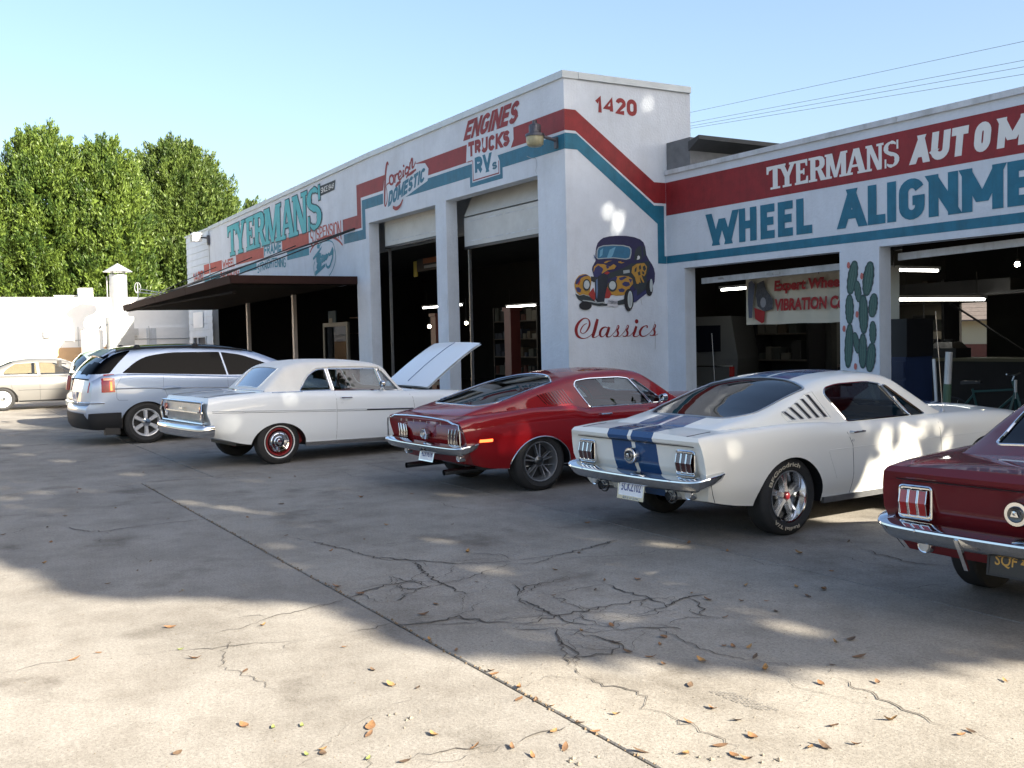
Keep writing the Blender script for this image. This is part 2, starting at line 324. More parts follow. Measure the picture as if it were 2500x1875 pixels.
def block(name, txt, mt, parent, fn, quad, off, sw, gap=.12, warp=None, vert=1.0):
    BL, BR, TR, TL = quad; W_ = (math.dist(BL, BR)+math.dist(TL, TR))/2; H_ = (math.dist(BL, TL)+math.dist(BR, TR))/2
    s_ = sw; adv = [GL[c][0] for c in txt]; n = len(txt); free = W_-sum(s_ for c in txt if c != ' ')-gap*sw*2.2*(n-1); unit = max(.01, free/(sum(adv) or 1)); x = 0; out = []
    for c, a in zip(txt, adv):
        w = a*unit+(s_ if c != ' ' else 0); b = MB(); j = 0
        for st in GL[c][1]:
            P_ = [(x+s_/2+u*(w-s_), sw*vert/2+v*(H_-sw*vert)) for u, v in st]; m = len(P_); closed = math.dist(P_[0], P_[-1]) < 1e-6
            L_, Q_ = [], []
            for i in range(m):
                p = P_[i]; a0 = P_[i-1] if i else (P_[-2] if closed else None); a1 = P_[i+1] if i < m-1 else (P_[1] if closed else None)
                def nv(p0, p1): d = math.dist(p0, p1) or 1; return (-(p1[1]-p0[1])/d, (p1[0]-p0[0])/d)
                if a0 is None: nn = nv(p, a1); p = (p[0]+nn[1]*-sw/2*1, p[1]+nn[0]*sw/2) if c not in 'MNVAWKRSCG249' else p; k = 1
                elif a1 is None: nn = nv(a0, p); p = (p[0]+nn[1]*sw/2, p[1]-nn[0]*sw/2) if c not in 'MNVAWKRSCG249' else p; k = 1
                else:
                    n1, n2 = nv(a0, p), nv(p, a1); nn = (n1[0]+n2[0], n1[1]+n2[1]); l = math.hypot(*nn) or 1e-3; nn = (nn[0]/l, nn[1]/l); k = min(1.55, 1/max(.3, nn[0]*n1[0]+nn[1]*n1[1]))
                h0, h1 = sw/2*k*nn[0], sw/2*k*nn[1]*vert
                L_.append((p[0]+h0, p[1]+h1)); Q_.append((p[0]-h0, p[1]-h1))
            for i in range(m-1):
                j += 1; qd = [L_[i], Q_[i], Q_[i+1], L_[i+1]]; vs = []
                if c in 'MNWVAK' and abs(P_[i+1][1]-P_[i][1]) > .45*math.dist(P_[i], P_[i+1]):
                    a_, b_ = P_[i], P_[i+1]; dy = b_[1]-a_[1]; hw = min(sw*.95, sw/2*math.dist(a_, b_)/abs(dy)); e = sw*vert/2
                    def ex(p, o): 
                        y = 0 if p[1] < e*1.5 else (H_ if p[1] > H_-e*1.5 else p[1]); return (p[0]+(y-p[1])*(b_[0]-a_[0])/dy, y)
                    a_, b_ = ex(a_, b_), ex(b_, a_); qd = [(a_[0]-hw, a_[1]), (a_[0]+hw, a_[1]), (b_[0]+hw, b_[1]), (b_[0]-hw, b_[1])]
                for (a_, b_) in qd:
                    u, v = a_/W_, min(1, max(0, b_/H_))
                    if warp: u, v = warp(u, v)
                    vs.append(fn((1-u)*((1-v)*BL[0]+v*TL[0])+u*((1-v)*BR[0]+v*TR[0]), (1-u)*((1-v)*BL[1]+v*TL[1])+u*((1-v)*BR[1]+v*TR[1]), off+j*2.5e-5))
                b.add(vs, [(0, 1, 2, 3)])
        if b.v: out.append(b.build(name, mt, parent))
        x += w+gap*sw*2.2
    return out
def brect(txt, mt, fn, x0, x1, z0, z1, off, sw, **k): return block('letter', txt, mt, bl, fn, ((x0, z0), (x1, z0), (x1, z1), (x0, z1)), off, sw, **k)
D = {'mural': [('purple',[(10.366,2.76),(10.349,2.811),(10.361,2.862),(10.43,2.965),(10.428,3.067),(10.447,3.195),(10.48,3.273),(10.536,3.325),(10.6,3.366),(10.743,3.398),(10.903,3.413),(11.096,3.415),(11.274,3.398),(11.405,3.362),(11.478,3.312),(11.515,3.234),(11.54,3.09),(11.596,2.999),(11.661,2.927),(11.702,2.855),(11.717,2.776),(11.715,2.696),(11.687,2.563),(11.618,2.457),(11.534,2.417),(11.3,2.299),(11.233,2.24),(11.203,2.351),(11.139,2.429),(10.719,2.364),(10.484,2.428),(10.41,2.607)]),('black',[(11.223,2.927),(11.596,2.985),(11.61,2.88),(11.531,2.694),(11.536,2.496),(11.301,2.364),(11.271,2.482),(11.207,2.56),(11.194,2.691),(11.017,2.767),(11.214,2.874)]),('black',[(10.678,2.66),(10.728,2.764),(11.019,2.845),(11.224,2.94),(11.219,2.704),(10.918,2.688)]),('steel',[(10.447,3.017),(10.456,3.144),(10.494,3.203),(10.597,3.237),(10.803,3.253),(11.028,3.252),(11.165,3.229),(11.209,3.188),(11.208,3.109),(11.176,3.017),(11.087,2.996),(10.814,3.017),(10.607,3.004),(10.481,2.992)]),('glassblue',[(10.469,3.027),(10.478,3.139),(10.509,3.19),(10.604,3.22),(10.803,3.235),(11.019,3.235),(11.148,3.212),(11.185,3.177),(11.183,3.109),(11.156,3.034),(11.079,3.015),(10.814,3.034),(10.607,3.02),(10.489,3.008)]),('skyblue',[(10.671,3.021),(10.737,3.164),(10.866,3.218),(10.799,3.075),(10.766,3.028)]),('skyblue',[(10.513,3.024),(10.532,3.146),(10.595,3.186),(10.577,3.07)]),('black',[(11.263,2.999),(11.276,3.111),(11.303,3.183),(11.361,3.233),(11.436,3.252),(11.485,3.24),(11.517,3.168),(11.523,3.096),(11.481,3.049),(11.447,3.009),(11.282,2.987)]),('purple',[(11.427,3.238),(11.452,3.252),(11.473,3.089),(11.455,3.016),(11.439,3.016)]),('white',[(11.318,3.0),(11.336,3.04),(11.333,3.059),(11.366,3.076),(11.393,3.054),(11.386,3.021),(11.364,3.005)]),('yellow',[(10.379,2.779),(10.392,2.862),(10.464,2.915),(10.605,2.91),(10.731,2.867),(10.811,2.914),(10.875,2.882),(10.825,2.83),(10.682,2.809),(10.57,2.749),(10.476,2.761)]),('purple2',[(10.374,2.747),(10.415,2.843),(10.486,2.889),(10.572,2.846),(10.587,2.814),(10.538,2.736),(10.457,2.652),(10.388,2.677)]),('purple2',[(10.644,2.885),(10.699,2.893),(10.714,2.848),(10.666,2.828)]),('yellow',[(10.606,2.942),(10.67,2.969),(10.789,2.974),(10.701,2.957),(10.669,2.937),(10.621,2.927)]),('yellow',[(10.908,2.961),(10.989,2.968),(10.956,2.948),(11.053,2.95),(10.988,2.929),(10.916,2.941)]),('yellow',[(9.982,2.503),(9.976,2.566),(10.009,2.642),(10.071,2.706),(10.149,2.732),(10.226,2.733),(10.303,2.695),(10.336,2.645),(10.323,2.555),(10.297,2.453),(10.326,2.351),(10.248,2.37),(10.156,2.389),(10.079,2.37),(10.019,2.414)]),('purple2',[(9.992,2.566),(10.024,2.642),(10.086,2.693),(10.21,2.73),(10.287,2.702),(10.186,2.694),(10.116,2.662),(10.076,2.592),(10.022,2.553)]),('purple2',[(9.998,2.503),(10.067,2.509),(10.119,2.468),(10.095,2.414),(10.034,2.427)]),('red',[(10.037,2.553),(10.093,2.63),(10.108,2.617),(10.067,2.541)]),('yellow',[(10.658,2.467),(10.685,2.583),(10.742,2.648),(10.855,2.701),(10.983,2.715),(11.129,2.704),(11.21,2.665),(11.227,2.574),(11.157,2.508),(11.107,2.429),(11.008,2.371),(10.847,2.364),(10.72,2.39)]),('purple2',[(10.685,2.583),(10.742,2.655),(10.855,2.701),(10.886,2.688),(10.853,2.61),(10.867,2.558),(10.725,2.609)]),('purple2',[(10.98,2.572),(11.046,2.612),(11.143,2.599),(11.158,2.547),(11.076,2.521),(11.012,2.54)]),('purple2',[(10.898,2.474),(10.979,2.494),(11.051,2.468),(11.009,2.423),(10.929,2.429)]),('purple2',[(10.918,2.676),(11.048,2.703),(11.096,2.684),(10.982,2.631),(10.933,2.637)]),('purple2',[(11.128,2.664),(11.209,2.652),(11.175,2.586)]),('red',[(10.601,2.75),(10.665,2.789),(10.728,2.764),(10.664,2.731)]),('red',[(10.368,2.504),(10.264,2.395),(10.309,2.319),(10.386,2.274),(10.419,2.351)]),('red',[(10.628,2.531),(10.69,2.48),(10.752,2.39),(10.702,2.319),(10.599,2.319)]),('dark',[(10.318,2.696),(10.443,2.684),(10.472,2.607),(10.378,2.594),(10.324,2.619)]),('grille',[(10.402,2.607),(10.474,2.697),(10.57,2.743),(10.664,2.731),(10.682,2.66),(10.659,2.519),(10.625,2.402),(10.59,2.254),(10.448,2.248),(10.402,2.3)]),('ltblue',[(10.423,2.633),(10.461,2.659),(10.462,2.453),(10.442,2.3),(10.419,2.351)]),('black',[(9.98,2.401),(10.079,2.361),(10.156,2.379),(10.294,2.341),(10.401,2.261),(10.637,2.222),(11.007,2.299),(11.122,2.403),(11.212,2.39),(11.208,2.233),(10.875,2.198),(10.478,2.181),(10.168,2.236),(10.046,2.3)]),('steel',[(10.138,2.29),(10.308,2.274),(10.448,2.248),(10.606,2.258),(10.605,2.24),(10.448,2.228),(10.308,2.254),(10.138,2.272)]),('yellow',[(11.192,2.77),(11.214,2.874),(11.313,2.928),(11.479,2.944),(11.54,2.879),(11.516,2.76),(11.474,2.707),(11.416,2.733),(11.44,2.667),(11.475,2.602),(11.446,2.595),(11.398,2.667),(11.374,2.693),(11.397,2.588),(11.356,2.601),(11.347,2.574),(11.298,2.574),(11.267,2.692)]),('black',[(11.262,2.836),(11.312,2.876),(11.302,2.797),(11.261,2.77)]),('black',[(11.353,2.876),(11.395,2.916),(11.411,2.851),(11.377,2.811)]),('black',[(11.444,2.878),(11.494,2.905),(11.518,2.839),(11.484,2.799),(11.451,2.825)]),('black',[(11.327,2.771),(11.376,2.798),(11.392,2.732),(11.35,2.719)]),('black',[(11.426,2.799),(11.475,2.786),(11.474,2.74),(11.433,2.746)]),('steel',[(11.01,2.806),(11.148,2.821),(11.155,2.769),(11.016,2.748)]),('purple2',[(11.233,2.24),(11.213,2.43),(11.304,2.482),(11.301,2.351),(11.518,2.47),(11.584,2.444),(11.283,2.257)]),('purple',[(11.531,2.668),(11.609,2.827),(11.693,2.855),(11.717,2.762),(11.705,2.617),(11.679,2.563),(11.655,2.643),(11.605,2.642),(11.561,2.51)]),('plate',[(10.662,2.302),(10.874,2.295),(10.878,2.169),(10.655,2.177)]),('ltblue',[(10.381,3.06),(10.397,3.069),(10.419,3.029),(10.422,2.991),(10.396,3.016)]),('black',[(10.305,2.549),(10.301,2.517),(10.288,2.489),(10.27,2.466),(10.247,2.451),(10.222,2.446),(10.198,2.451),(10.176,2.466),(10.158,2.488),(10.148,2.516),(10.144,2.548),(10.149,2.579),(10.161,2.608),(10.179,2.63),(10.202,2.645),(10.227,2.65),(10.252,2.645),(10.274,2.631),(10.291,2.609),(10.302,2.58)]),('ltgrey',[(10.284,2.552),(10.28,2.53),(10.271,2.509),(10.258,2.492),(10.241,2.482),(10.223,2.478),(10.205,2.482),(10.189,2.492),(10.176,2.508),(10.168,2.529),(10.166,2.552),(10.17,2.575),(10.178,2.595),(10.192,2.612),(10.208,2.622),(10.227,2.626),(10.245,2.622),(10.261,2.612),(10.273,2.596),(10.281,2.575)]),('black',[(10.873,2.539),(10.868,2.506),(10.853,2.476),(10.83,2.453),(10.803,2.438),(10.772,2.432),(10.741,2.438),(10.714,2.453),(10.693,2.476),(10.68,2.505),(10.676,2.538),(10.681,2.571),(10.696,2.6),(10.718,2.624),(10.746,2.639),(10.777,2.645),(10.807,2.64),(10.834,2.625),(10.856,2.601),(10.869,2.572)]),('ltgrey',[(10.843,2.543),(10.839,2.52),(10.828,2.499),(10.812,2.482),(10.792,2.471),(10.769,2.467),(10.747,2.471),(10.728,2.482),(10.712,2.498),(10.702,2.519),(10.699,2.542),(10.703,2.565),(10.714,2.586),(10.73,2.603),(10.751,2.613),(10.773,2.617),(10.795,2.614),(10.815,2.603),(10.83,2.587),(10.84,2.566)]),('tyre',[(10.323,2.191),(10.316,2.167),(10.297,2.146),(10.267,2.129),(10.229,2.119),(10.188,2.115),(10.147,2.119),(10.111,2.13),(10.082,2.147),(10.064,2.169),(10.058,2.192),(10.065,2.216),(10.084,2.237),(10.114,2.254),(10.151,2.264),(10.192,2.268),(10.233,2.264),(10.27,2.253),(10.299,2.236),(10.317,2.215)]),('tyre',[(11.227,2.286),(11.221,2.224),(11.204,2.169),(11.179,2.125),(11.149,2.097),(11.115,2.087),(11.082,2.097),(11.053,2.125),(11.031,2.169),(11.017,2.225),(11.013,2.286),(11.019,2.347),(11.036,2.402),(11.06,2.446),(11.091,2.474),(11.124,2.484),(11.157,2.475),(11.187,2.447),(11.209,2.403),(11.224,2.347)]),('ltgrey',[(11.203,2.296),(11.199,2.248),(11.191,2.205),(11.178,2.171),(11.163,2.149),(11.146,2.142),(11.129,2.149),(11.115,2.171),(11.104,2.206),(11.097,2.249),(11.096,2.296),(11.099,2.344),(11.108,2.387),(11.12,2.421),(11.136,2.443),(11.153,2.45),(11.169,2.443),(11.184,2.421),(11.195,2.387),(11.202,2.344)]),('steel',[(11.182,2.296),(11.18,2.26),(11.174,2.227),(11.166,2.201),(11.157,2.184),(11.147,2.178),(11.137,2.184),(11.128,2.201),(11.121,2.227),(11.118,2.26),(11.117,2.296),(11.119,2.333),(11.124,2.365),(11.132,2.391),(11.142,2.408),(11.152,2.414),(11.162,2.408),(11.171,2.391),(11.177,2.365),(11.181,2.332)]),('tyre',[(11.662,2.497),(11.658,2.453),(11.645,2.413),(11.627,2.381),(11.604,2.361),(11.579,2.354),(11.555,2.361),(11.533,2.381),(11.516,2.413),(11.505,2.452),(11.502,2.496),(11.507,2.54),(11.519,2.58),(11.538,2.612),(11.56,2.632),(11.585,2.639),(11.61,2.633),(11.632,2.612),(11.649,2.581),(11.659,2.541)]),('ltgrey',[(11.657,2.547),(11.654,2.511),(11.649,2.479),(11.641,2.453),(11.631,2.436),(11.621,2.431),(11.611,2.436),(11.602,2.453),(11.595,2.479),(11.591,2.511),(11.59,2.547),(11.592,2.583),(11.598,2.615),(11.606,2.641),(11.615,2.658),(11.626,2.664),(11.636,2.658),(11.645,2.641),(11.652,2.616),(11.656,2.583)])],'mural_text': [(10.672,2.219),(10.863,2.213),(10.864,2.271),(10.673,2.279)],'classics': [[(10.218,1.885,8),(10.151,1.854,12),(10.099,1.791,16),(10.087,1.741,12),(10.132,1.714,8),(10.187,1.733,12),(10.242,1.789,22),(10.28,1.865,26),(10.272,1.929,18),(10.223,1.971,10),(10.146,1.966,16),(10.06,1.906,30),(10.008,1.831,40),(9.995,1.755,42),(10.024,1.678,34),(10.092,1.636,16),(10.185,1.63,8),(10.278,1.667,8),(10.342,1.717,6)],[(10.449,1.959,34),(10.416,1.863,44),(10.382,1.761,44),(10.344,1.666,40),(10.364,1.643,14),(10.419,1.651,8),(10.474,1.685,6)],[(10.659,1.802,8),(10.604,1.816,14),(10.532,1.785,26),(10.496,1.721,34),(10.505,1.663,24),(10.552,1.649,10),(10.609,1.693,8),(10.666,1.782,6)],[(10.694,1.818,34),(10.665,1.744,38),(10.637,1.667,34),(10.671,1.643,12),(10.727,1.658,8),(10.784,1.709,6)],[(10.768,1.69,6),(10.833,1.754,8),(10.875,1.838,8),(10.903,1.828,16),(10.89,1.792,20),(10.865,1.753,26),(10.884,1.707,30),(10.863,1.662,22),(10.812,1.646,10),(10.775,1.661,14)],[(10.974,1.689,6),(11.04,1.753,8),(11.082,1.837,8),(11.11,1.828,16),(11.098,1.791,20),(11.072,1.753,26),(11.091,1.706,30),(11.07,1.661,22),(11.018,1.645,10),(10.981,1.66,14)],[(11.577,1.691,6),(11.645,1.757,8),(11.689,1.842,8),(11.717,1.833,16),(11.705,1.796,20),(11.679,1.756,26),(11.698,1.709,30),(11.677,1.663,22),(11.623,1.647,10),(11.585,1.662,14)],[(10.863,1.649,8),(10.928,1.655,7),(11.002,1.712,6)],[(11.073,1.652,8),(11.139,1.657,7),(11.214,1.721,6)],[(11.286,1.823,32),(11.255,1.747,38),(11.221,1.669,34),(11.245,1.638,14),(11.311,1.647,8),(11.378,1.699,6)],[(11.521,1.789,22),(11.53,1.822,14),(11.48,1.825,10),(11.413,1.791,24),(11.367,1.732,34),(11.369,1.673,30),(11.418,1.639,14),(11.493,1.65,8),(11.577,1.695,6)],[(11.677,1.647,8),(11.727,1.659,7),(11.767,1.679,5)]],'classics_dot': [(11.334,1.906),(11.332,1.894),(11.326,1.883),(11.317,1.875),(11.306,1.869),(11.294,1.867),(11.282,1.87),(11.271,1.875),(11.262,1.884),(11.257,1.895),(11.255,1.907),(11.258,1.92),(11.263,1.93),(11.272,1.939),(11.283,1.945),(11.296,1.946),(11.308,1.944),(11.319,1.939),(11.327,1.93),(11.333,1.919)],'foreign': [[(-22.147,5.691,10),(-22.18,5.756,10),(-22.248,5.706,16),(-22.316,5.501,18),(-22.376,5.186,18),(-22.409,4.866,14),(-22.371,4.785,8),(-22.267,4.891,8),(-22.262,5.106,6),(-22.296,5.24,6),(-22.105,5.289,8)],[(-21.973,5.441,10),(-22.082,5.403,14),(-22.09,5.287,14),(-22.003,5.232,10),(-21.896,5.26,12),(-21.874,5.363,12),(-21.963,5.439,8),(-21.835,5.4,6)],[(-21.78,5.434,14),(-21.809,5.237,14)],[(-21.786,5.35,8),(-21.693,5.421,10),(-21.592,5.396,12)],[(-21.582,5.321,8),(-21.452,5.365,8),(-21.457,5.439,10),(-21.548,5.448,12),(-21.605,5.356,14),(-21.534,5.273,10),(-21.353,5.33,6)],[(-21.319,5.461,14),(-21.353,5.33,14),(-21.277,5.34,6)],[(-21.036,5.464,10),(-21.168,5.49,12),(-21.238,5.407,12),(-21.192,5.348,10),(-21.06,5.401,8),(-21.02,5.488,12),(-21.078,5.342,12),(-21.182,5.264,10)],[(-20.965,5.572,12),(-20.99,5.411,14)],[(-20.98,5.492,6),(-20.899,5.613,12),(-20.841,5.614,12),(-20.861,5.453,14),(-20.779,5.451,8),(-20.686,5.545,6)],[(-21.774,5.148,10),(-21.657,5.195,16),(-21.486,5.224,10)],[(-21.95,4.707,14),(-21.755,4.655,18),(-21.547,4.697,14),(-21.397,4.815,8)],[(-21.106,5.301,8),(-20.883,5.334,14),(-20.664,5.373,8)]],'foreign_dot': [(-21.259,5.539),(-21.269,5.523),(-21.292,5.516),(-21.319,5.52),(-21.341,5.534),(-21.348,5.552),(-21.339,5.568),(-21.316,5.575),(-21.288,5.571),(-21.266,5.557)],'steering': [[(-27.022,4.242,10),(-26.819,4.244,14)],[(-26.727,3.989,12),(-26.931,3.965,22),(-27.023,3.902,22),(-26.829,3.818,22),(-26.865,3.731,26),(-27.012,3.701,20),(-27.096,3.737,12)],[(-26.613,3.999,12),(-26.673,3.836,12),(-26.542,3.846,6)],[(-26.732,3.939,8),(-26.531,3.963,8)],[(-26.523,3.864,8),(-26.424,3.906,8),(-26.459,3.948,8),(-26.536,3.914,10),(-26.514,3.834,8),(-26.37,3.882,6)],[(-26.369,3.892,8),(-26.293,3.935,8),(-26.323,3.97,8),(-26.382,3.932,10),(-26.355,3.861,8),(-26.24,3.911,6)],[(-26.222,3.988,10),(-26.23,3.9,10)],[(-26.214,3.958,6),(-26.138,4.0,8)],[(-26.1,3.997,10),(-26.107,3.92,10)],[(-26.045,4.003,8),(-26.051,3.925,8)],[(-26.036,3.982,6),(-25.972,4.02,8),(-25.98,3.935,8)],[(-25.828,4.12,8),(-25.917,4.031,12),(-25.896,3.961,8),(-25.833,4.062,8),(-25.876,3.873,8),(-25.996,3.747,8),(-26.142,3.641,8),(-26.307,3.652,8),(-26.382,3.746,6)]],'steer_strip': [[(-27.381,3.969),(-26.649,4.233),(-26.701,4.155),(-26.925,4.024),(-27.363,3.907)],[(-27.226,3.595),(-26.438,3.75),(-26.444,3.671),(-27.238,3.465)]],'steer_outline': [(-26.819,4.244,4),(-26.641,4.327,4),(-26.358,4.341,4),(-26.029,4.311,4),(-25.819,4.234,4),(-25.723,4.092,4),(-25.658,3.914,4),(-25.729,3.708,4),(-25.933,3.529,4),(-26.162,3.408,4)],'steer_outline2': [(-27.232,3.857,4),(-27.331,3.743,4),(-27.314,3.601,4),(-27.265,3.497,4)],'wheel_u': [(-13.723,-12.955),(-12.928,-12.519),(-12.431,-12.117),(-12.047,-11.727),(-11.655,-11.331)],'align_u': [(-10.819,-10.317),(-10.279,-9.971),(-9.941,-9.788),(-9.741,-9.321),(-9.259,-8.805),(-8.751,-8.16),(-8.105,-7.635000000000001)],'autom_u': [(-9.549,-9.216),(-9.233,-8.909),(-8.928,-8.642),(-8.585,-8.311),(-8.251,-7.818)],'tyer2_u': [(-12.281,-11.903),(-12.018,-11.655),(-11.676,-11.404),(-11.39,-11.051),(-11.071,-10.651),(-10.683,-10.292),(-10.311,-10.002),(-9.987,-9.733)],'tyer1_u': [(-35.819,-34.7),(-34.844,-33.726),(-33.612,-32.734),(-32.726,-31.571),(-31.633,-30.019),(-30.038,-28.811),(-28.955,-27.71),(-27.676,-26.609)],'cactus': [((-10.568,2.433),(32,112),12),((-10.28,2.4),(34,112),10),((-10.469,2.227),(22,72),-8),((-10.625,1.975),(28,98),0),((-10.37,1.894),(30,128),-1),((-10.197,2.015),(28,78),8),((-10.205,1.629),(22,74),0),((-10.641,1.44),(28,148),4),((-10.503,1.482),(20,72),-12),((-10.386,1.364),(27,115),1),((-10.243,1.268),(30,95),8)],'flowers': [(-10.635,2.616),(-10.392,2.443),(-10.483,1.895),(-10.727,1.691),(-10.52,1.137)],'cactus_s': (0.002662,0.002147),'wires': [[(-35.24,30.0,11.25),(-28.96,30.0,10.89)],[(-35.25,30.0,10.8),(-28.96,30.0,10.39)],[(-35.19,30.0,10.66),(-28.97,30.0,10.23)],[(-35.19,30.0,10.56),(-28.97,30.0,10.08)]],'cracks': [[(-8.381,2.908),(-7.89,3.008),(-7.424,3.093),(-7.14,3.295),(-6.853,3.483),(-6.662,3.875)],[(-6.665,2.466),(-6.547,2.52),(-6.54,2.752),(-6.531,2.878),(-6.534,3.046)],[(-6.781,2.945),(-6.557,2.898),(-6.308,2.854),(-6.315,3.064),(-6.352,3.297),(-6.475,3.549),(-6.594,3.835)],[(-7.103,3.277),(-6.777,3.198),(-6.351,3.126),(-5.985,3.121)],[(-6.331,2.451),(-6.105,2.566),(-6.09,2.688),(-6.221,2.814),(-6.313,3.011)],[(-5.63,2.451),(-5.536,2.498),(-5.502,2.633),(-5.543,2.839),(-5.333,2.915),(-5.223,3.029)],[(-5.927,0.37),(-5.972,0.572),(-5.951,0.741),(-5.893,0.932),(-5.804,1.242),(-5.963,1.316),(-6.044,1.44),(-6.055,1.632),(-6.179,1.894),(-6.257,2.158),(-6.321,2.415)],[(-5.804,1.242),(-5.714,1.447),(-5.704,1.612),(-5.582,1.865),(-5.568,2.121)],[(-10.455,1.251),(-10.069,1.378),(-9.961,1.519),(-10.036,1.835),(-10.047,2.174),(-10.035,2.452)],[(-3.93,1.263),(-3.983,1.393),(-4.041,1.434),(-4.183,1.559),(-4.277,1.737),(-4.358,1.851)],[(-3.753,1.698),(-3.743,1.817),(-3.717,1.963),(-3.641,2.098)],[(-6.683,3.888),(-6.649,4.28),(-6.74,4.668),(-6.856,4.979)],[(-6.053,3.517),(-5.841,3.535),(-5.597,3.56),(-5.368,3.533),(-5.227,3.542),(-5.148,3.471)],[(-5.711,3.35),(-5.375,3.333),(-5.193,3.317),(-5.012,3.313),(-4.918,3.362)],[(-5.173,2.999),(-5.144,3.124),(-5.201,3.306),(-5.191,3.5),(-5.204,3.717),(-5.2,3.965),(-5.149,4.186)],[(-4.985,3.183),(-4.779,3.08),(-4.488,2.918),(-4.335,2.874),(-4.197,2.822)],[(-4.869,3.186),(-4.731,3.265),(-4.52,3.301),(-4.385,3.277)],[(-4.844,3.425),(-4.921,3.614),(-4.939,3.765),(-4.984,3.978),(-5.121,4.276),(-5.058,4.415)],[(-5.685,4.026),(-5.459,4.013),(-5.228,4.024),(-5.027,4.012)],[(-5.762,3.381),(-5.941,3.56),(-5.942,3.726),(-6.029,3.954)],[(-5.156,3.459),(-4.899,3.431),(-4.734,3.459),(-4.674,3.627),(-4.558,3.751)],[(-4.89,4.064),(-4.714,4.04),(-4.594,4.078)],[(-4.197,2.822),(-4.022,2.837),(-3.909,2.917),(-3.754,2.893),(-3.678,2.794),(-3.609,2.845),(-3.477,2.841),(-3.371,2.855),(-3.28,2.852),(-3.135,2.848),(-3.068,2.823)],[(-3.489,3.825),(-3.367,3.799),(-3.254,3.794),(-3.132,3.758),(-2.991,3.736),(-2.902,3.744),(-2.805,3.722)],[(-2.707,3.754),(-2.594,3.745),(-2.458,3.739)],[(-4.416,5.412),(-4.439,5.642),(-4.394,5.79),(-4.317,5.897)],[(-5.522,6.295),(-5.213,6.214),(-4.961,6.157),(-4.738,6.27)],[(-3.648,2.102),(-3.669,2.181),(-3.679,2.28),(-3.684,2.389)],[(-13.294,2.452),(-13.184,2.871),(-13.029,3.317)],[(-10.361,0.811),(-10.578,0.898),(-10.695,0.938)],[(-9.684,1.437),(-9.441,1.418),(-9.382,1.381)],[(-8.685,2.756),(-8.541,2.862),(-8.381,2.908)],[(-6.522,3.547),(-6.248,3.441),(-6.077,3.337),(-5.995,3.213),(-5.994,2.923)]],'leaves': [(-6.311,1.309),(-5.232,1.449),(-6.022,1.781),(-4.334,0.908),(-4.16,1.689),(-4.077,1.648),(-3.918,1.877),(-3.737,1.66),(-5.959,0.731),(-5.603,1.282),(-6.016,0.862),(-4.61,1.986),(-4.497,2.075),(-5.335,2.03),(-4.929,2.506),(-5.194,2.476),(-4.519,2.49),(-4.468,2.481),(-6.683,2.498),(-6.407,2.554),(-8.781,0.889),(-8.339,1.601),(-8.053,1.452),(-7.735,1.189),(-8.667,3.732),(-8.317,4.225),(-10.24,4.719),(-10.364,4.178),(-12.506,4.172),(-12.569,3.867),(-10.469,3.334),(-12.827,1.685),(-13.101,1.748),(-11.101,1.332),(-10.533,1.11),(-9.697,1.044),(-7.859,2.898),(-8.145,3.303),(-7.16,3.763),(-6.235,3.343),(-5.867,2.851),(-5.68,2.673),(-4.032,1.425),(-3.998,1.413),(-4.485,1.229),(-3.706,1.958),(-8.733,2.813),(-11.31,1.847),(-10.257,2.144),(-9.87,2.808),(-10.357,0.726),(-14.272,2.695),(-4.876,2.001),(-4.089,2.399),(-3.5,2.111),(-3.496,2.264),(-3.684,2.658),(-4.383,3.245),(-4.242,3.289),(-4.116,3.271),(-4.044,3.461),(-3.798,3.177),(-4.392,3.469),(-4.597,4.117),(-4.969,4.308),(-5.103,4.754),(-4.527,4.456),(-4.728,4.577),(-4.819,4.45),(-4.874,4.985),(-4.661,4.868),(-5.995,5.401),(-7.623,5.221),(-6.624,4.456),(-3.763,3.629),(-3.628,3.954),(-3.466,3.699),(-3.327,3.927),(-3.012,4.435),(-3.336,3.051),(-3.44,2.862),(-3.502,3.054),(-3.062,3.34),(-2.974,3.589),(-2.704,3.758),(-2.709,3.697),(-2.874,3.261),(-2.952,3.088),(-2.927,3.139),(-3.066,2.784),(-3.007,2.791),(-3.167,2.801),(-3.181,2.632),(-3.299,2.497),(-3.162,2.974),(-5.622,3.577),(-4.843,3.263),(-4.551,3.293),(-4.841,3.471),(-5.154,4.333),(-4.49,3.571),(-3.881,4.257),(-3.879,4.371),(-4.18,3.732),(-4.139,3.761),(-4.082,3.822),(-3.947,3.736),(-3.648,4.169),(-5.648,4.281),(-5.766,4.084),(-6.233,3.98),(-5.59,3.883),(-5.065,5.517),(-4.731,5.077),(-5.614,5.771),(-5.693,6.397),(-6.415,5.376),(-4.225,2.48),(-4.031,2.457),(-3.929,2.475),(-3.695,2.468),(-3.57,2.466),(-3.617,2.083),(-3.668,2.319)],'green_leaves': [(-4.386,1.328),(-4.336,1.441),(-4.017,1.351),(-3.84,1.545),(-5.81,1.256)],'bits': [(-4.234,1.775),(-4.149,1.837),(-7.188,1.553),(-9.831,3.724),(-3.124,2.709),(-2.985,2.898),(-3.37,2.225),(-3.352,2.191),(-6.592,6.111),(-6.712,5.92)]}
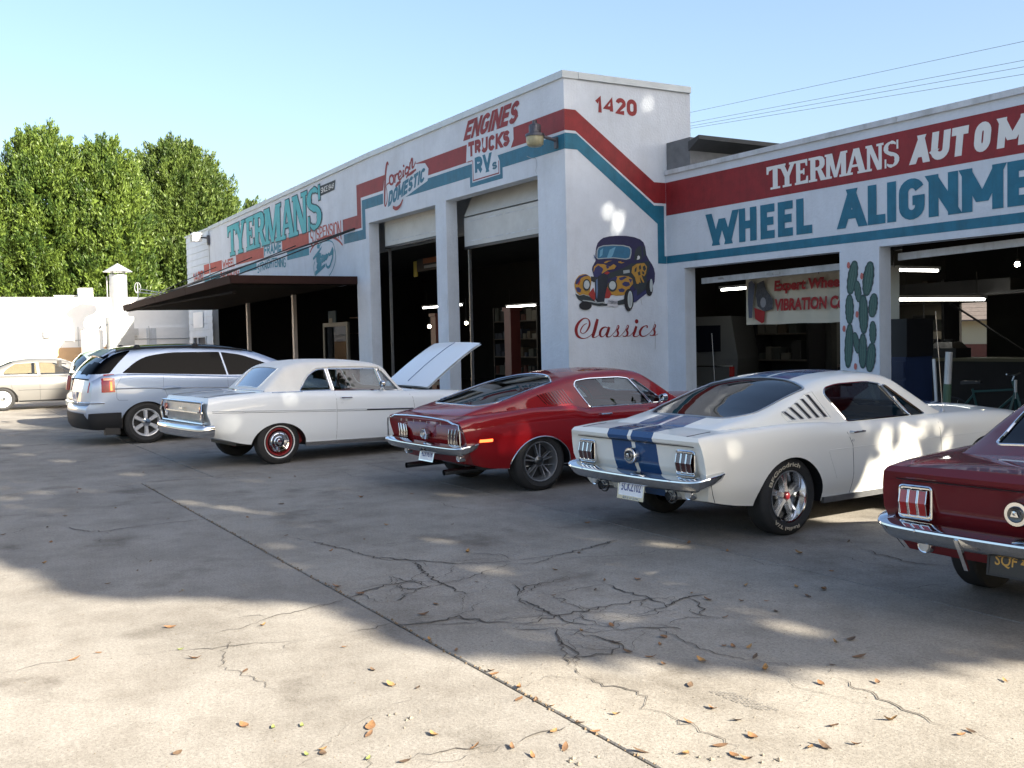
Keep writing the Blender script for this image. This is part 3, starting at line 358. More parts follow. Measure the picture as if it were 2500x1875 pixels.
D2 = dict(gt=[(.0,.33,.26),(.15,.15,.2),(-.60,.80,.085),(-.45,.67,.07),(-.12,.70,.09),(-.07,.85,.06),(-.64,.50,.10),(-.5,.42,.08),(.18,.68,.06),(.98,.80,.09),(1.2,.72,.17),(1.25,.40,.24),(.85,.36,.10),(1.55,.64,.22),(1.65,.34,.22),(1.9,.78,.16),(2.05,.55,.10),(2.3,.62,.08),(2.2,.75,.07),(.44,1.22,.05),(.6,1.0,.06),(.05,.96,.12),(1.0,.22,.3),(1.5,.1,.35),(.9,-.15,.3),(1.4,-.3,.3)],red=[(.51,.75,.12),(.46,1.05,.12),(.40,.95,.08),(-.22,.60,.08),(-.45,.56,.10),(-.38,.46,.08),(.90,1.22,.07),(-.3,.7,.05)],nova=[(-.85,.87,.05),(-.68,.66,.07),(-.8,.76,.03),(-.55,.72,.02),(-.78,.58,.02),(.25,1.27,.09),(.22,.86,.11),(.15,.95,.06),(.70,.80,.06),(.60,.42,.05),(.41,.42,.07),(-.1,.62,.06)],tower=[(10.18,5.97,.07),(10.5,6.05,.05),(9.88,5.66,.05),(10.07,5.67,.07),(11.6,5.81,.07),(10.26,4.5,.05),(10.37,4.35,.07),(10.60,3.78,.08),(10.84,4.0,.07),(10.98,3.8,.10),(10.84,3.50,.09),(10.74,3.80,.06),(10.95,3.62,.07),(9.98,2.66,.07)])
# ================================================================== SETTING: ground, slabs, cracks
rnd = random.Random(7)
def ground_mat():
    m = bpy.data.materials.new('concrete'); m.use_nodes = True; n = m.node_tree.nodes; l = m.node_tree.links; b = n['Principled BSDF']
    g = n.new('ShaderNodeNewGeometry'); oi = n.new('ShaderNodeObjectInfo')
    def noise(s, d, r=.6):
        t = n.new('ShaderNodeTexNoise'); t.inputs['Scale'].default_value = s; t.inputs['Detail'].default_value = d; t.inputs['Roughness'].default_value = r
        l.new(g.outputs['Position'], t.inputs['Vector']); return t.outputs[0]
    def ramp(i, a, b_, c0, c1):
        r = n.new('ShaderNodeValToRGB'); r.color_ramp.elements[0].position = a; r.color_ramp.elements[1].position = b_
        r.color_ramp.elements[0].color = (*c0, 1); r.color_ramp.elements[1].color = (*c1, 1); l.new(i, r.inputs[0]); return r.outputs[0]
    def mul(a, b_, f=1, mode='MULTIPLY'):
        x = n.new('ShaderNodeMix'); x.data_type = 'RGBA'; x.blend_type = mode; x.inputs[0].default_value = f; l.new(a, x.inputs[6]); l.new(b_, x.inputs[7]); return x.outputs[2]
    base = ramp(noise(.45, 7, .65), .3, .72, (.205, .192, .170), (.305, .288, .258))
    blot = ramp(noise(1.7, 8, .75), .34, .58, (.72, .70, .68), (1, 1, 1))
    fine = ramp(noise(55, 4, .7), .32, .68, (.74, .73, .71), (1.12, 1.12, 1.12))
    spec = ramp(noise(140, 2, .5), .30, .40, (.45, .43, .40), (1, 1, 1))
    oil = ramp(noise(1.1, 6, .6), .58, .70, (1, 1, 1), (.62, .60, .58))
    c = mul(mul(mul(mul(base, blot), fine), spec), oil)
    sl = ramp(oi.outputs['Random'], 0, 1, (.90, .90, .91), (1.06, 1.05, 1.03)); c = mul(c, sl)
    l.new(c, b.inputs['Base Color']); b.inputs['Roughness'].default_value = .85; b.inputs['Specular IOR Level'].default_value = .3
    bp = n.new('ShaderNodeBump'); bp.inputs['Strength'].default_value = .5; bp.inputs['Distance'].default_value = .006
    ad = n.new('ShaderNodeMath'); ad.operation = 'ADD'; l.new(noise(70, 5, .7), ad.inputs[0]); l.new(noise(9, 4), ad.inputs[1])
    l.new(ad.outputs[0], bp.inputs['Height']); l.new(bp.outputs[0], b.inputs['Normal'])
    return m
MT['concrete'] = ground_mat()
g = MB(); n_ = 24
g.add([(-900, -900, -.06), (900, -900, -.06), (900, 900, -.06), (-900, 900, -.06)], [(0, 1, 2, 3)])
ground = struct(g.build('ground', 'soil'))
gp = .007
def slabgrid(xs, ys):
    for i in range(len(xs)-1):
        for j in range(len(ys)-1):
            x0, x1, y0, y1 = xs[i]+gp, xs[i+1]-gp, ys[j]+gp, ys[j+1]-gp
            dz = rnd.uniform(-.003, .001); b = MB(); c = .006
            b.add([(x0, y0, -.1), (x1, y0, -.1), (x1, y1, -.1), (x0, y1, -.1), (x0, y0, dz-c), (x1, y0, dz-c), (x1, y1, dz-c), (x0, y1, dz-c), (x0+c, y0+c, dz), (x1-c, y0+c, dz), (x1-c, y1-c, dz), (x0+c, y1-c, dz)],
                  [(0, 1, 5, 4), (1, 2, 6, 5), (2, 3, 7, 6), (3, 0, 4, 7), (4, 5, 9, 8), (5, 6, 10, 9), (6, 7, 11, 10), (7, 4, 8, 11), (8, 9, 10, 11)])
            b.build('concrete_slab', 'concrete', ground)
slabgrid([-13.2, -1.5, 10, 22], [-12.2, -9.27, -6.33, -3.4, -.47, 2.46, 5.4, 8.33, 12.0])
slabgrid([-31, -22.2, -13.2], [-8.4, -5.45, -2.5, .41, 3.34, 6.3, 9.84])
slabgrid([-60, -31], [-12, -4, 3.4, 9.84, 20])
def crack(mb, pts, w):
    P = []
    for i in range(len(pts)-1):
        a, b = pts[i], pts[i+1]; d = math.dist(a, b); k = max(2, int(d/.035))
        for j in range(k):
            t = j/k; jx = rnd.gauss(0, .013); P.append((a[0]+(b[0]-a[0])*t-(b[1]-a[1])/d*jx, a[1]+(b[1]-a[1])*t+(b[0]-a[0])/d*jx))
    P.append(pts[-1]); vs = []; fs = []; ww = w
    for i, p in enumerate(P):
        q0, q1 = P[max(i-1, 0)], P[min(i+1, len(P)-1)]; dx, dy = q1[0]-q0[0], q1[1]-q0[1]; d = math.hypot(dx, dy) or 1
        ww = max(.2*w, min(1.8*w, ww+rnd.gauss(0, .3*w))); e = ww*min(1, (i+.4)/4, (len(P)-i)/4)
        vs += [(p[0]-dy/d*e, p[1]+dx/d*e, .0035), (p[0]+dy/d*e, p[1]-dx/d*e, .0035)]
        if i: fs.append((2*i-2, 2*i-1, 2*i+1, 2*i))
    mb.add(vs, fs)
cm = MB()
for i, k in enumerate(D['cracks']): crack(cm, k, .0042 if i not in (6, 7, 9, 10, 22, 23, 24) else .0026)
# small side cracks
for k in D['cracks'][:22]:
    for _ in range(1):
        a = k[rnd.randrange(len(k))]; th = rnd.uniform(0, 6.28); L_ = rnd.uniform(.15, .5)
        crack(cm, [a, (a[0]+math.cos(th)*L_*.5, a[1]+math.sin(th)*L_*.5), (a[0]+math.cos(th+.5)*L_, a[1]+math.sin(th+.5)*L_)], .0022)
kp = [p for k in D['cracks'][:22] for p in k if -7.5 < p[0] < -2.8 and 1.75 < p[1] < 5]
for _ in range(75):
    a = rnd.choice(kp); c_n = [p for p in kp if .12 < math.dist(p, a) < .55]
    if not c_n: continue
    b_ = rnd.choice(c_n); m_ = ((a[0]+b_[0])/2+rnd.gauss(0, .06), (a[1]+b_[1])/2+rnd.gauss(0, .06)); crack(cm, [a, m_, b_], rnd.choice((.0015, .0022, .0032)))
for _ in range(40):
    a = (rnd.uniform(-14, -3), rnd.uniform(.8, 6)); th = rnd.uniform(-.4, .4)+rnd.choice((0, 1.5)); L_ = rnd.uniform(.3, 1.3); crack(cm, [a, (a[0]+math.cos(th)*L_*.5, a[1]+math.sin(th)*L_*.5), (a[0]+math.cos(th+.3)*L_, a[1]+math.sin(th+.3)*L_)], rnd.uniform(.001, .0022))
co = cm.build('pavement_cracks', 'crack', ground); co['kind'] = 'stuff'
# debris in the main joint
jm = MB()
for x in np.arange(-13, 4, .035):
    for Y in (2.46,):
        if rnd.random() < .8:
            r = rnd.uniform(.003, .009); a, b = x+rnd.uniform(-.02, .02), Y+rnd.gauss(0, .007)
            jm.add([(a-r, b-r*.8, .001), (a+r, b-r, .001), (a+r*.8, b+r, .001), (a-r, b+r, .001), (a, b, .003+r)], [(0, 1, 4), (1, 2, 4), (2, 3, 4), (3, 0, 4)])
jo = jm.build('joint_debris', mat('debris', (.12, .085, .05), .9, var=.5, vscale=60), ground); jo['kind'] = 'stuff'
# skid mark
sk = MB()
for i in range(6):
    o = i*.020; x0, y0, x1, y1 = (-3.68, 3.20, -3.38, 3.21)
    for k in range(7):
        f0, f1 = k/7+rnd.uniform(0, .06), (k+1)/7-rnd.uniform(0, .07); w_ = .0028
        p, q_ = (x0+(x1-x0)*f0+o*.7, y0+(y1-y0)*f0+o*.7), (x0+(x1-x0)*f1+o*.7, y0+(y1-y0)*f1+o*.7)
        sk.add([(p[0]-w_, p[1]+w_, .004), (q_[0]-w_, q_[1]+w_, .004), (q_[0]+w_, q_[1]-w_, .004), (p[0]+w_, p[1]-w_, .004)], [(0, 3, 2, 1)])
s_ = sk.build('tyre_scuff', mat('scuff', (.10, .095, .09), .9), ground); s_['kind'] = 'stuff'
# ================================================================== MAIN BUILDING
bl = thing('repair_garage', 'white painted auto repair garage with red and teal stripes and open bays', 'building', (0, 0, 0))
def bp_(name, m, *a): return box(name, m, *a, parent=bl)
A0, A1 = 9.84, 10.10
w = MB()
for x0, x1, z0, z1 in [(-24.25, -23.41, 0, 6.04), (-23.41, -19.80, 4.50, 6.04), (-19.80, -19.31, 0, 6.04), (-19.31, -15.71, 4.53, 6.04), (-15.71, -14.82, 0, 6.04)]:
    w.box(x0, x1, A0, A1, z0, z1)
w.hexa([(-38.4, A0, 3.12), (-24.25, A0, 3.12), (-24.25, A1, 3.12), (-38.4, A1, 3.12), (-38.4, A0, 5.815), (-24.25, A0, 6.02), (-24.25, A1, 6.02), (-38.4, A1, 5.815)])
w.box(-15.08, -14.82, A1, 12.6, 0, 6.04)          # tower flank facing east
w.box(-15.08, -14.82, 12.6, 16, 4.6, 4.7)
w.build('front_wall', 'white_wall', bl)
w = MB()
for x0, x1, z0, z1 in [(-14.82, -14.33, 0, 4.52), (-14.33, -10.81, 2.83, 4.52), (-10.81, -10.09, 0, 4.52), (-10.09, -5.2, 2.84, 4.52), (-5.2, -4.5, 0, 4.52), (-4.5, -.6, 2.84, 4.52), (-.6, .4, 0, 4.52)]:
    w.box(x0, x1, 12.0, 12.24, z0, z1)
w.build('recessed_wall', 'white_wall', bl)
# coping strips
for i, (x0, x1) in enumerate([(-38.3, -31.1), (-31.1, -27.2), (-27.2, -23.29), (-23.29, -18.78), (-18.78, -14.79)]):
    cq = MB(); za, zb_ = [6.16-.23*min(1, max(0, (-23.29-x_)/15)) for x_ in (x0, x1)]; cq.hexa([(x0+.004, 9.80, za-.12), (x1-.004, 9.80, zb_-.12), (x1-.004, 10.13, zb_-.12), (x0+.004, 10.13, za-.12), (x0+.004, 9.80, za), (x1-.004, 9.80, zb_), (x1-.004, 10.13, zb_), (x0+.004, 10.13, za)]); cq.build('coping', 'coping', bl)
bp_('coping', 'coping', -15.11, -14.785, 10.13, 12.6, 6.043, 6.155)
for x0, x1 in [(-14.80, -12.9), (-12.9, -9.75), (-9.75, -6.5), (-6.5, -3), (-3, .43)]: bp_('coping', 'trim_white', x0+.004, x1-.004, 11.96, 12.27, 4.52, 4.60)
# siding end of the west wing: individual boards, with a window
sid = MB(); sid.box(-41.86, -38.40, 9.875, A1, 0, 5.84)
zb = 0.0
k = 0
while zb < 5.8:
    z1 = min(zb+.245, 5.86)
    segs = [(-41.9, -38.32)]
    if zb+.02 < 1.95 and z1 > 1.25: segs = [(-41.9, -41.25), (-39.25, -38.32)]
    for a, b_ in segs:
        q = MB(); yb, yt = 9.845, 9.868
        q.add([(a, yb, zb+.006), (b_, yb, zb+.006), (b_, yt, z1), (a, yt, z1), (a, 9.874, zb+.006), (b_, 9.874, zb+.006), (b_, 9.874, z1), (a, 9.874, z1)], [(0, 1, 2, 3), (4, 7, 6, 5), (0, 4, 5, 1), (3, 2, 6, 7), (0, 3, 7, 4), (1, 5, 6, 2)])
        q.build('siding_board', 'white_wall', bl)
    zb += .245; k += 1
sid.build('end_wall', 'white_wall', bl)
bp_('corner_trim', 'trim_white', -38.36, -38.28, 9.82, 9.84, 3.3, 5.80); bp_('coping', 'coping', -41.93, -38.31, 9.80, 10.13, 5.862, 5.91)
wf = MB()
for a in [(-41.25, -39.25, 1.93, 1.98), (-41.25, -39.25, 1.22, 1.27), (-41.25, -41.17, 1.27, 1.93), (-39.33, -39.25, 1.27, 1.93), (-40.55, -40.48, 1.27, 1.93)]: wf.box(a[0], a[1], 9.82, 9.872, a[2], a[3])
wfo = wf.build('window_frame', 'trim_white', bl)
box('window_pane', 'black_gloss', -41.2, -39.3, 9.865, 9.872, 1.25, 1.95, wfo)
# roofs, rear and partition walls
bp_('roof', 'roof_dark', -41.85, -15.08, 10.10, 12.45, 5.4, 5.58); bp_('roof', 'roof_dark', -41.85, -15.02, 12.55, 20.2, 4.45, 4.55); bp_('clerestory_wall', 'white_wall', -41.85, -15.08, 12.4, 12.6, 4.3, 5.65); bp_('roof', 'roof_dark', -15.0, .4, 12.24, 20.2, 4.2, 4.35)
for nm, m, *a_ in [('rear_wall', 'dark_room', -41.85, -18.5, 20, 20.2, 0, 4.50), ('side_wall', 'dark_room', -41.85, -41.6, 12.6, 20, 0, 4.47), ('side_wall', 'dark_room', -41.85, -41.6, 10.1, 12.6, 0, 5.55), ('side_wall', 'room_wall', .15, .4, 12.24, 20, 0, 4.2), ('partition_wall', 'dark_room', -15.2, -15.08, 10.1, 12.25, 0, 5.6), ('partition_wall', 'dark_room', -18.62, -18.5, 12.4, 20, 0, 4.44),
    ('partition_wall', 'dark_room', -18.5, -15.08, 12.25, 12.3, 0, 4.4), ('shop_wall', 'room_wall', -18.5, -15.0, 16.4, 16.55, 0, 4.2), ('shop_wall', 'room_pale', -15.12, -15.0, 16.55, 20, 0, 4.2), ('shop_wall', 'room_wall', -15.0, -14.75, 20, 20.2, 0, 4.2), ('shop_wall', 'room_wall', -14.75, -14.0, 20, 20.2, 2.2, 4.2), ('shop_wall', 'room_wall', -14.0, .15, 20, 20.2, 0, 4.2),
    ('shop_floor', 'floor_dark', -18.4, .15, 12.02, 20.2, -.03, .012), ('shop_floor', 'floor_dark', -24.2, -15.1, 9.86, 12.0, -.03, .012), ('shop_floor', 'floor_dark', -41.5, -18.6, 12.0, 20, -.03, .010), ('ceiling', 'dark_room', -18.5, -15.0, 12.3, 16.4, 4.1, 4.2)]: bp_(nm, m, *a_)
# parapet box on the roof behind the recessed wing
bp_('roof_box', 'grayblock', -14.81, -14.17, 12.03, 17.5, 4.3, 5.10)
e = MB(); e.hexa([(-14.18, 12.0, 4.86), (-13.9, 12.0, 5.02), (-13.9, 17.5, 4.98), (-14.18, 17.5, 4.84), (-14.18, 12.0, 5.02), (-13.9, 12.0, 5.09), (-13.9, 17.5, 5.06), (-14.18, 17.5, 5.0)]); e.build('roof_eave', 'roof_dark', bl)
# ---- painted graphics (flat paint a few mm proud)
def stripe(m, pts, fn): q = MB(); flat(q, pts, fn, .003); q.build('painted_stripe', m, bl)
stripe('bay_red', [(-25.13, 4.43), (-23.86, 4.43), (-23.86, 5.16), (-14.815, 5.16), (-14.815, 5.52), (-18.3, 5.51), (-24.12, 5.50), (-24.12, 4.76), (-25.13, 4.76)], fA)
stripe('bay_teal', [(-25.04, 4.14), (-23.60, 4.14), (-23.60, 4.85), (-18.22, 4.85), (-18.22, 4.65), (-16.93, 4.65), (-16.93, 4.85), (-14.815, 4.85), (-14.815, 5.11), (-23.80, 5.09), (-23.80, 4.38), (-25.04, 4.38)], fA)
stripe('bay_red', [(9.84, 5.52), (10.07, 5.52), (11.74, 4.39), (12.0, 4.39), (12.0, 4.02), (11.73, 4.02), (10.06, 5.165), (9.84, 5.165)], fT)
stripe('bay_teal', [(9.84, 5.12), (10.08, 5.12), (11.73, 3.975), (11.953, 3.975), (11.953, 3.075), (11.997, 3.075), (11.997, 2.94), (11.80, 2.94), (11.80, 3.65), (10.09, 4.85), (9.84, 4.85)], fT)
stripe('bay_red', [(-14.81, 4.39), (.4, 4.39), (.4, 3.80), (-14.81, 3.80)], fB)
stripe('bay_teal', [(-14.81, 3.075), (.4, 3.075), (.4, 2.94), (-14.81, 2.94)], fB)
for m_, x0, x1, z0, z1 in [('faded_red', -30.0, -27.62, 4.35, 4.72), ('faded_red', -34.9, -31.8, 4.31, 4.64), ('faded_red', -39.2, -36.68, 4.26, 4.61), ('faded_teal', -29.57, -27.68, 4.07, 4.31), ('faded_teal', -34.5, -32.6, 4.0, 4.22), ('faded_teal', -39.2, -37.0, 3.93, 4.17)]: stripe(m_, [(x0, z0), (x1, z0), (x1, z1), (x0, z1)], fA)
def lettering(name, m, fnc):
    b = MB(); fnc(b); return b.build(name, m, bl)
ital = lambda s: (lambda u, w: (u+s*w, w))
# white knock-outs behind the lettering
for pts, o in [([(-18.36, 5.17), (-18.30, 5.60), (-16.50, 5.58), (-16.50, 5.30), (-16.62, 5.14), (-18.20, 5.14)], .005), ([(-18.12, 4.73), (-17.02, 4.74), (-17.02, 4.98), (-17.15, 5.18), (-18.12, 5.18)], .0055),
    ([(-22.50, 4.72), (-21.9, 4.74), (-20.12, 5.05), (-20.06, 5.30), (-20.22, 5.44), (-20.75, 5.50), (-21.0, 5.60), (-22.32, 5.60), (-22.5, 5.1)], .005), ([(-27.66, 4.05), (-25.09, 4.05), (-25.09, 4.80), (-27.66, 4.80)], .005),
    ([(-31.8, 4.35), (-30.0, 4.35), (-30.0, 4.74), (-31.8, 4.74)], .005), ([(-36.68, 4.24), (-34.93, 4.24), (-34.93, 4.62), (-36.68, 4.62)], .005)]: lettering('painted_ground', 'white_wall', lambda b: flat(b, pts, fA, o))
block('letter', 'ENGINES', 'bay_red', bl, fA, ((-18.46, 5.60), (-16.39, 5.58), (-16.22, 5.97), (-18.24, 5.96)), .007, .10)
block('letter', 'TRUCKS', 'bay_red', bl, fA, ((-18.25, 5.25), (-16.66, 5.21), (-16.62, 5.50), (-18.25, 5.54)), .007, .085)
for x0, x1, z0, z1 in [(-18.09, -18.065, 4.78, 5.15), (-18.09, -17.05, 4.755, 4.78), (-17.075, -17.05, 4.78, 5.0), (-18.3, -18.09, 5.15, 5.17)]: lettering('painted_line', 'bay_red', lambda b: flat(b, [(x0, z0), (x1, z0), (x1, z1), (x0, z1)], fA, .007))
for i, s_ in enumerate(D['foreign']): lettering('brush_stroke', 'bay_red', lambda b: ribbon(b, s_, fA, .008+i*2e-4, .0050))
lettering('brush_dot', 'bay_red', lambda b: flat(b, D['foreign_dot'], fA, .008))
brect('RV', 'bay_teal', fA, -18.0, -17.34, 4.85, 5.20, .007, .10); brect('S', 'bay_teal', fA, -17.31, -17.13, 4.86, 5.0, .007, .04)
block('letter', 'DOMESTIC', 'bay_teal', bl, fA, ((-22.24, 4.74), (-20.27, 5.07), (-20.19, 5.36), (-22.12, 5.09)), .009, .085)
zt = lambda u: (4.66+(u+35.9)/9.3*.06 if u < -27.9 else 4.72, 5.66+(u+35.9)/9.3*.20)
us = D['tyer1_u']
for k_, (ch, u_) in enumerate(zip('TYERMANS', us)):
    lettering('letter_outline', 'outline_teal', lambda b: slabtext(b, ch, [u_], zt, fA, .0095+.002*(k_ % 2), .036)); lettering('letter', 'aqua', lambda b: slabtext(b, ch, [u_], zt, fA, .0145+.002*(k_ % 2), 0))
lettering('sign_field', 'outline_dark', lambda b: flat(b, [(-26.62, 5.56), (-25.60, 5.59), (-25.50, 5.83), (-26.76, 5.82)], fA, .007))
block('letter', 'SINCE 1948', 'letter_white', bl, fA, ((-26.58, 5.62), (-25.66, 5.64), (-25.60, 5.77), (-26.60, 5.765)), .009, .020)
arch = lambda u, w: (u, 1-(1-w)*(.62+.38*abs(2*u-1)**1.6)*1.0)
brect('SUSPENSION', 'faded_red', fA, -27.54, -25.2, 4.27, 4.76, .007, .058, warp=arch)
lettering('painted_arc', 'faded_red', lambda b: ribbon(b, [(-27.60, 4.13, .05), (-27.35, 4.27, .06), (-26.9, 4.39, .07), (-26.35, 4.44, .08), (-25.8, 4.38, .07), (-25.4, 4.26, .06), (-25.14, 4.12, .05)], fA, .0075))
brect('1420', 'faded_red', fA, -40.8, -39.3, 4.07, 4.43, .02, .09); brect('WHEEL', 'faded_red', fA, -36.58, -35.04, 4.28, 4.58, .007, .07); brect('BALANCING', 'faded_red', fA, -36.92, -34.6, 3.96, 4.21, .007, .05)
brect('FRAME', 'faded_teal', fA, -31.76, -30.08, 4.37, 4.70, .007, .085); brect('STRAIGHTENING', 'faded_teal', fA, -32.52, -29.7, 3.86, 4.24, .007, .055, warp=lambda u, w: (u, w*.75+.25-.25*(2*u-1)**2))
for i, s_ in enumerate(D['steering']): lettering('brush_stroke', 'faded_teal', lambda b: ribbon(b, s_, fA, .007+i*1e-4, .0095))
for s_ in D['steer_strip']: lettering('painted_strip', 'faded_teal', lambda b: flat(b, s_, fA, .007))
for s_ in (D['steer_outline'], D['steer_outline2']): lettering('painted_line', 'faded_teal', lambda b: ribbon(b, s_, fA, .006, .008))
brect('1420', 'bay_red', fT, 10.50, 11.38, 5.52, 5.81, .004, .075)
for i, s_ in enumerate(D['classics']): lettering('brush_stroke', 'bay_red', lambda b: ribbon(b, s_, fT, .004+i*3e-4, .00150))
lettering('brush_dot', 'bay_red', lambda b: flat(b, D['classics_dot'], fT, .004))
for k_, (ch, u_) in enumerate(zip('TYERMANS', D['tyer2_u'])): lettering('letter', 'letter_white', lambda b: slabtext(b, ch, [u_], lambda u: (3.92, 4.285), fB, .006+.002*(k_ % 2)))
for ch, (a, e_) in zip('AUTOM', D['autom_u']): block('letter', ch, 'letter_white', bl, fB, ((a, 3.905), (e_-.04, 3.905), (e_, 4.28), (a+.04, 4.28)), .006, .105)
for ch, (a, e_) in zip('WHEEL', D['wheel_u']): brect(ch, 'bay_teal', fB, a, e_, 3.155, 3.70, .006, .150, vert=.85)
for ch, (a, e_) in zip('ALIGNME', D['align_u']): brect(ch, 'bay_teal', fB, a, e_, 3.16, 3.72, .006, .155 if ch != 'I' else e_-a, vert=.85)
# mural of a flamed coupe and the cactus
mm = sorted(set(c for c, _ in D['mural'])); b = MB()
for i, (c, p) in enumerate(D['mural']): flat(b, p, fT, .003+i*3e-4, mm.index(c))
b.build('coupe_mural', ['art_'+c for c in mm], bl)
lettering('lettering', 'outline_dark', lambda b: text(b, 'TYERMAN', fT, *D['mural_text'], .026, .0))
b = MB(); sx, sz = D['cactus_s']; sx *= .92; sz *= 1.0
for i, ((cx, cz), (rx, rz), a) in enumerate(D['cactus']):
    for j, (kx, m) in enumerate([(1.12, 2), (1, 0), (.60, 1), (.50, 0), (.16, 1), (.08, 0)]):
        ks = kx if j < 2 else kx; kz = 1.04 if j == 0 else (1 if j == 1 else .93-.02*j); P_ = []
        for t in range(28):
            th = 2*math.pi*t/28; ux = math.copysign(abs(math.cos(th))**.8, math.cos(th))*rx*ks*sx; uz = math.sin(th)*rz*kz*sz
            if j == 0 and t % 2: ux *= 1.12; uz *= 1.0
            P_.append((cx+ux*math.cos(R(a))+uz*math.sin(R(a)), cz+uz*math.cos(R(a))-ux*math.sin(R(a))))
        flat(b, P_, fB, .004+i*4e-4+j*6e-5, m)
for cx, cz in D['flowers']:
    flat(b, [(cx+.028*math.cos(t*.7)*(1+.15*(t % 2)), cz+.05*math.sin(t*.7)) for t in range(9)], fB, .010, 3)
b.build('cactus_mural', ['cactus_green', 'cactus_line', 'outline_dark', 'cactus_pink'], bl)
# plaster cracks / wear on tower
b = MB()
for pts in [[(-16.05, 4.92), (-15.9, 4.86), (-15.75, 4.83), (-15.72, 4.70), (-15.76, 4.62), (-15.72, 4.55)], [(-19.35, 2.6), (-19.33, 2.4), (-19.36, 2.2)]]:
    ribbon(b, [(x, z, rnd.uniform(.004, .010)) for x, z in pts], fA, .005)
for pts in [[(12.0-.30, 1.9), (11.71, 1.7), (11.7, 1.4)], [(11.4, 2.3), (11.42, 2.2)]]:
    ribbon(b, [(y, z, .008) for y, z in pts], fT, .004)
b.build('wall_wear', mat('wear', (.30, .31, .31), .9), bl)['kind'] = 'stuff'
# ---- sectional doors
def gdoor(x0, x1, zb, n, label):
    d = thing('garage_door', label, 'garage door', ((x0+x1)/2, 10.22, zb))
    for i in range(n):
        z0 = i*.62; t = i == n-1 and n > 1
        q = MB(); y0, y1 = 0, .05; hw = (x1-x0)/2-.03
        sh = .28 if t else 0
        q.hexa([(-hw, 0, z0+.01), (hw, 0, z0+.01), (hw, .05, z0+.01), (-hw, .05, z0+.01), (-hw, sh, z0+.60), (hw, sh, z0+.60), (hw, sh+.05, z0+.60), (-hw, sh+.05, z0+.60)])
        p = q.build('door_panel', 'door_panel', d)
        if not t:
            r = MB(); nx = 4
            for c in range(nx):
                a = -hw+.12+c*(2*hw-.24)/nx; e_ = a+(2*hw-.24)/nx-.12
                for zz in (z0+.10, z0+.50): r.box(a, e_, -.006, .0, zz, zz+.02)
            r.build('panel_moulding', 'trim_white', p)
    box('bottom_seal', 'black', -(x1-x0)/2+.03, (x1-x0)/2-.03, -.005, .055, -.05, .008, d)
    for s_ in (-1, 1): box('track', 'steel', s_*((x1-x0)/2-.0)-.02, s_*((x1-x0)/2)+.02, .10, .16, -zb, 0.2, d)
gdoor(-23.36, -19.85, 3.93, 1, 'off-white overhead door pulled up in the bay next to the brown canopy')
gdoor(-19.26, -15.76, 3.57, 2, 'off-white overhead door hanging half open in the bay beside the corner')
for x0, x1, z0, z1, lab in [(-14.30, -10.84, 2.60, 2.64, 'weathered grey door bar above the wheel balancing banner'), (-10.06, -5.23, 2.70, 2.80, 'weathered grey door bar above the bay right of the cactus')]:
    d = thing('rolled_door', lab, 'door', (x0, 12.36, z0)); q = MB(); L_ = x1-x0
    q.hexa([(0, 0, -.05), (L_, 0, z1-z0-.05), (L_, .05, z1-z0-.05), (0, .05, -.05), (0, 0, .05), (L_, 0, z1-z0+.05), (L_, .05, z1-z0+.05), (0, .05, .05)]); q.build('bottom_bar', 'trim_white', d)
    q = MB()
    for _ in range(3): a = rnd.uniform(.3, L_-.4); q.box(a, a+.14, -.012, -.001, .0, .035)
    q.build('bracket', 'steel', d)['kind'] = 'stuff'
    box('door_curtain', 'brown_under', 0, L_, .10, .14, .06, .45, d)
# ---- canopy
cp = thing('entrance_canopy', 'dark brown flat canopy hung on cables over the storefront', 'canopy', (-24.26, 9.84, 3.1))
q = MB()
def cz(x): return 3.27 - max(0, -24.26-x)/13.54*.20
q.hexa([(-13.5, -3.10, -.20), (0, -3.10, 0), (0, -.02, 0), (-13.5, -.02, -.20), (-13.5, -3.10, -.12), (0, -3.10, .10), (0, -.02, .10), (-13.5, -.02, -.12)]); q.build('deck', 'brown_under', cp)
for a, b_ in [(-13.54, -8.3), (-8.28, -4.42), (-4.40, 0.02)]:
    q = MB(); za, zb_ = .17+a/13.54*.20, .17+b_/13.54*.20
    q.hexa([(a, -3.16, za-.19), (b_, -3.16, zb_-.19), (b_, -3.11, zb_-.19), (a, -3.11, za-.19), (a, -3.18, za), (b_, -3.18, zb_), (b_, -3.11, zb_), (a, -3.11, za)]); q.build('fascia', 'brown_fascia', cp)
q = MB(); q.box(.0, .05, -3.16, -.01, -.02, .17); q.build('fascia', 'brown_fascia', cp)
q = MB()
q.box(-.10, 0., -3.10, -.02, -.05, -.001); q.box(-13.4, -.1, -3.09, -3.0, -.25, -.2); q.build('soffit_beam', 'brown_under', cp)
ca = MB()
for (x1, z1), (x0, z0) in [((-.02, 1.32), (-.5, .12)), ((-.03, 1.30), (-4.5, .12)), ((-13.0, 1.25), (-13.3, 0))]: pass
for x in (-13.2, -8.8, -4.5, -.4): ca.tube([(x, -.01, 1.32), (x, -3.05, .14+x/13.54*.2)], .016, 5)
ca.tube([(-.02, -.02, 1.33), (-13.3, -2.9, .05)], .016, 5); ca.tube([(-.02, -.02, 1.36), (-7.0, -3.05, .10)], .018, 5)
ca.build('cable', 'cable', cp)
for i, x in enumerate((-33.3, -28.75)):
    d = thing('canopy_post', ['slim pale post under the canopy nearer the siding', 'slim pale post under the canopy nearer the overhead doors'][i], 'post', (x, 9.72, 0), group='posts under the canopy')
    box('shaft', mat('post', (.42, .36, .33), .5, var=.15), -.07, .07, -.05, .05, 0, 3.02, d); box('base_plate', 'steel', -.1, .1, -.08, .08, 0, .02, d)
for i, x in enumerate([-24.3]): pass
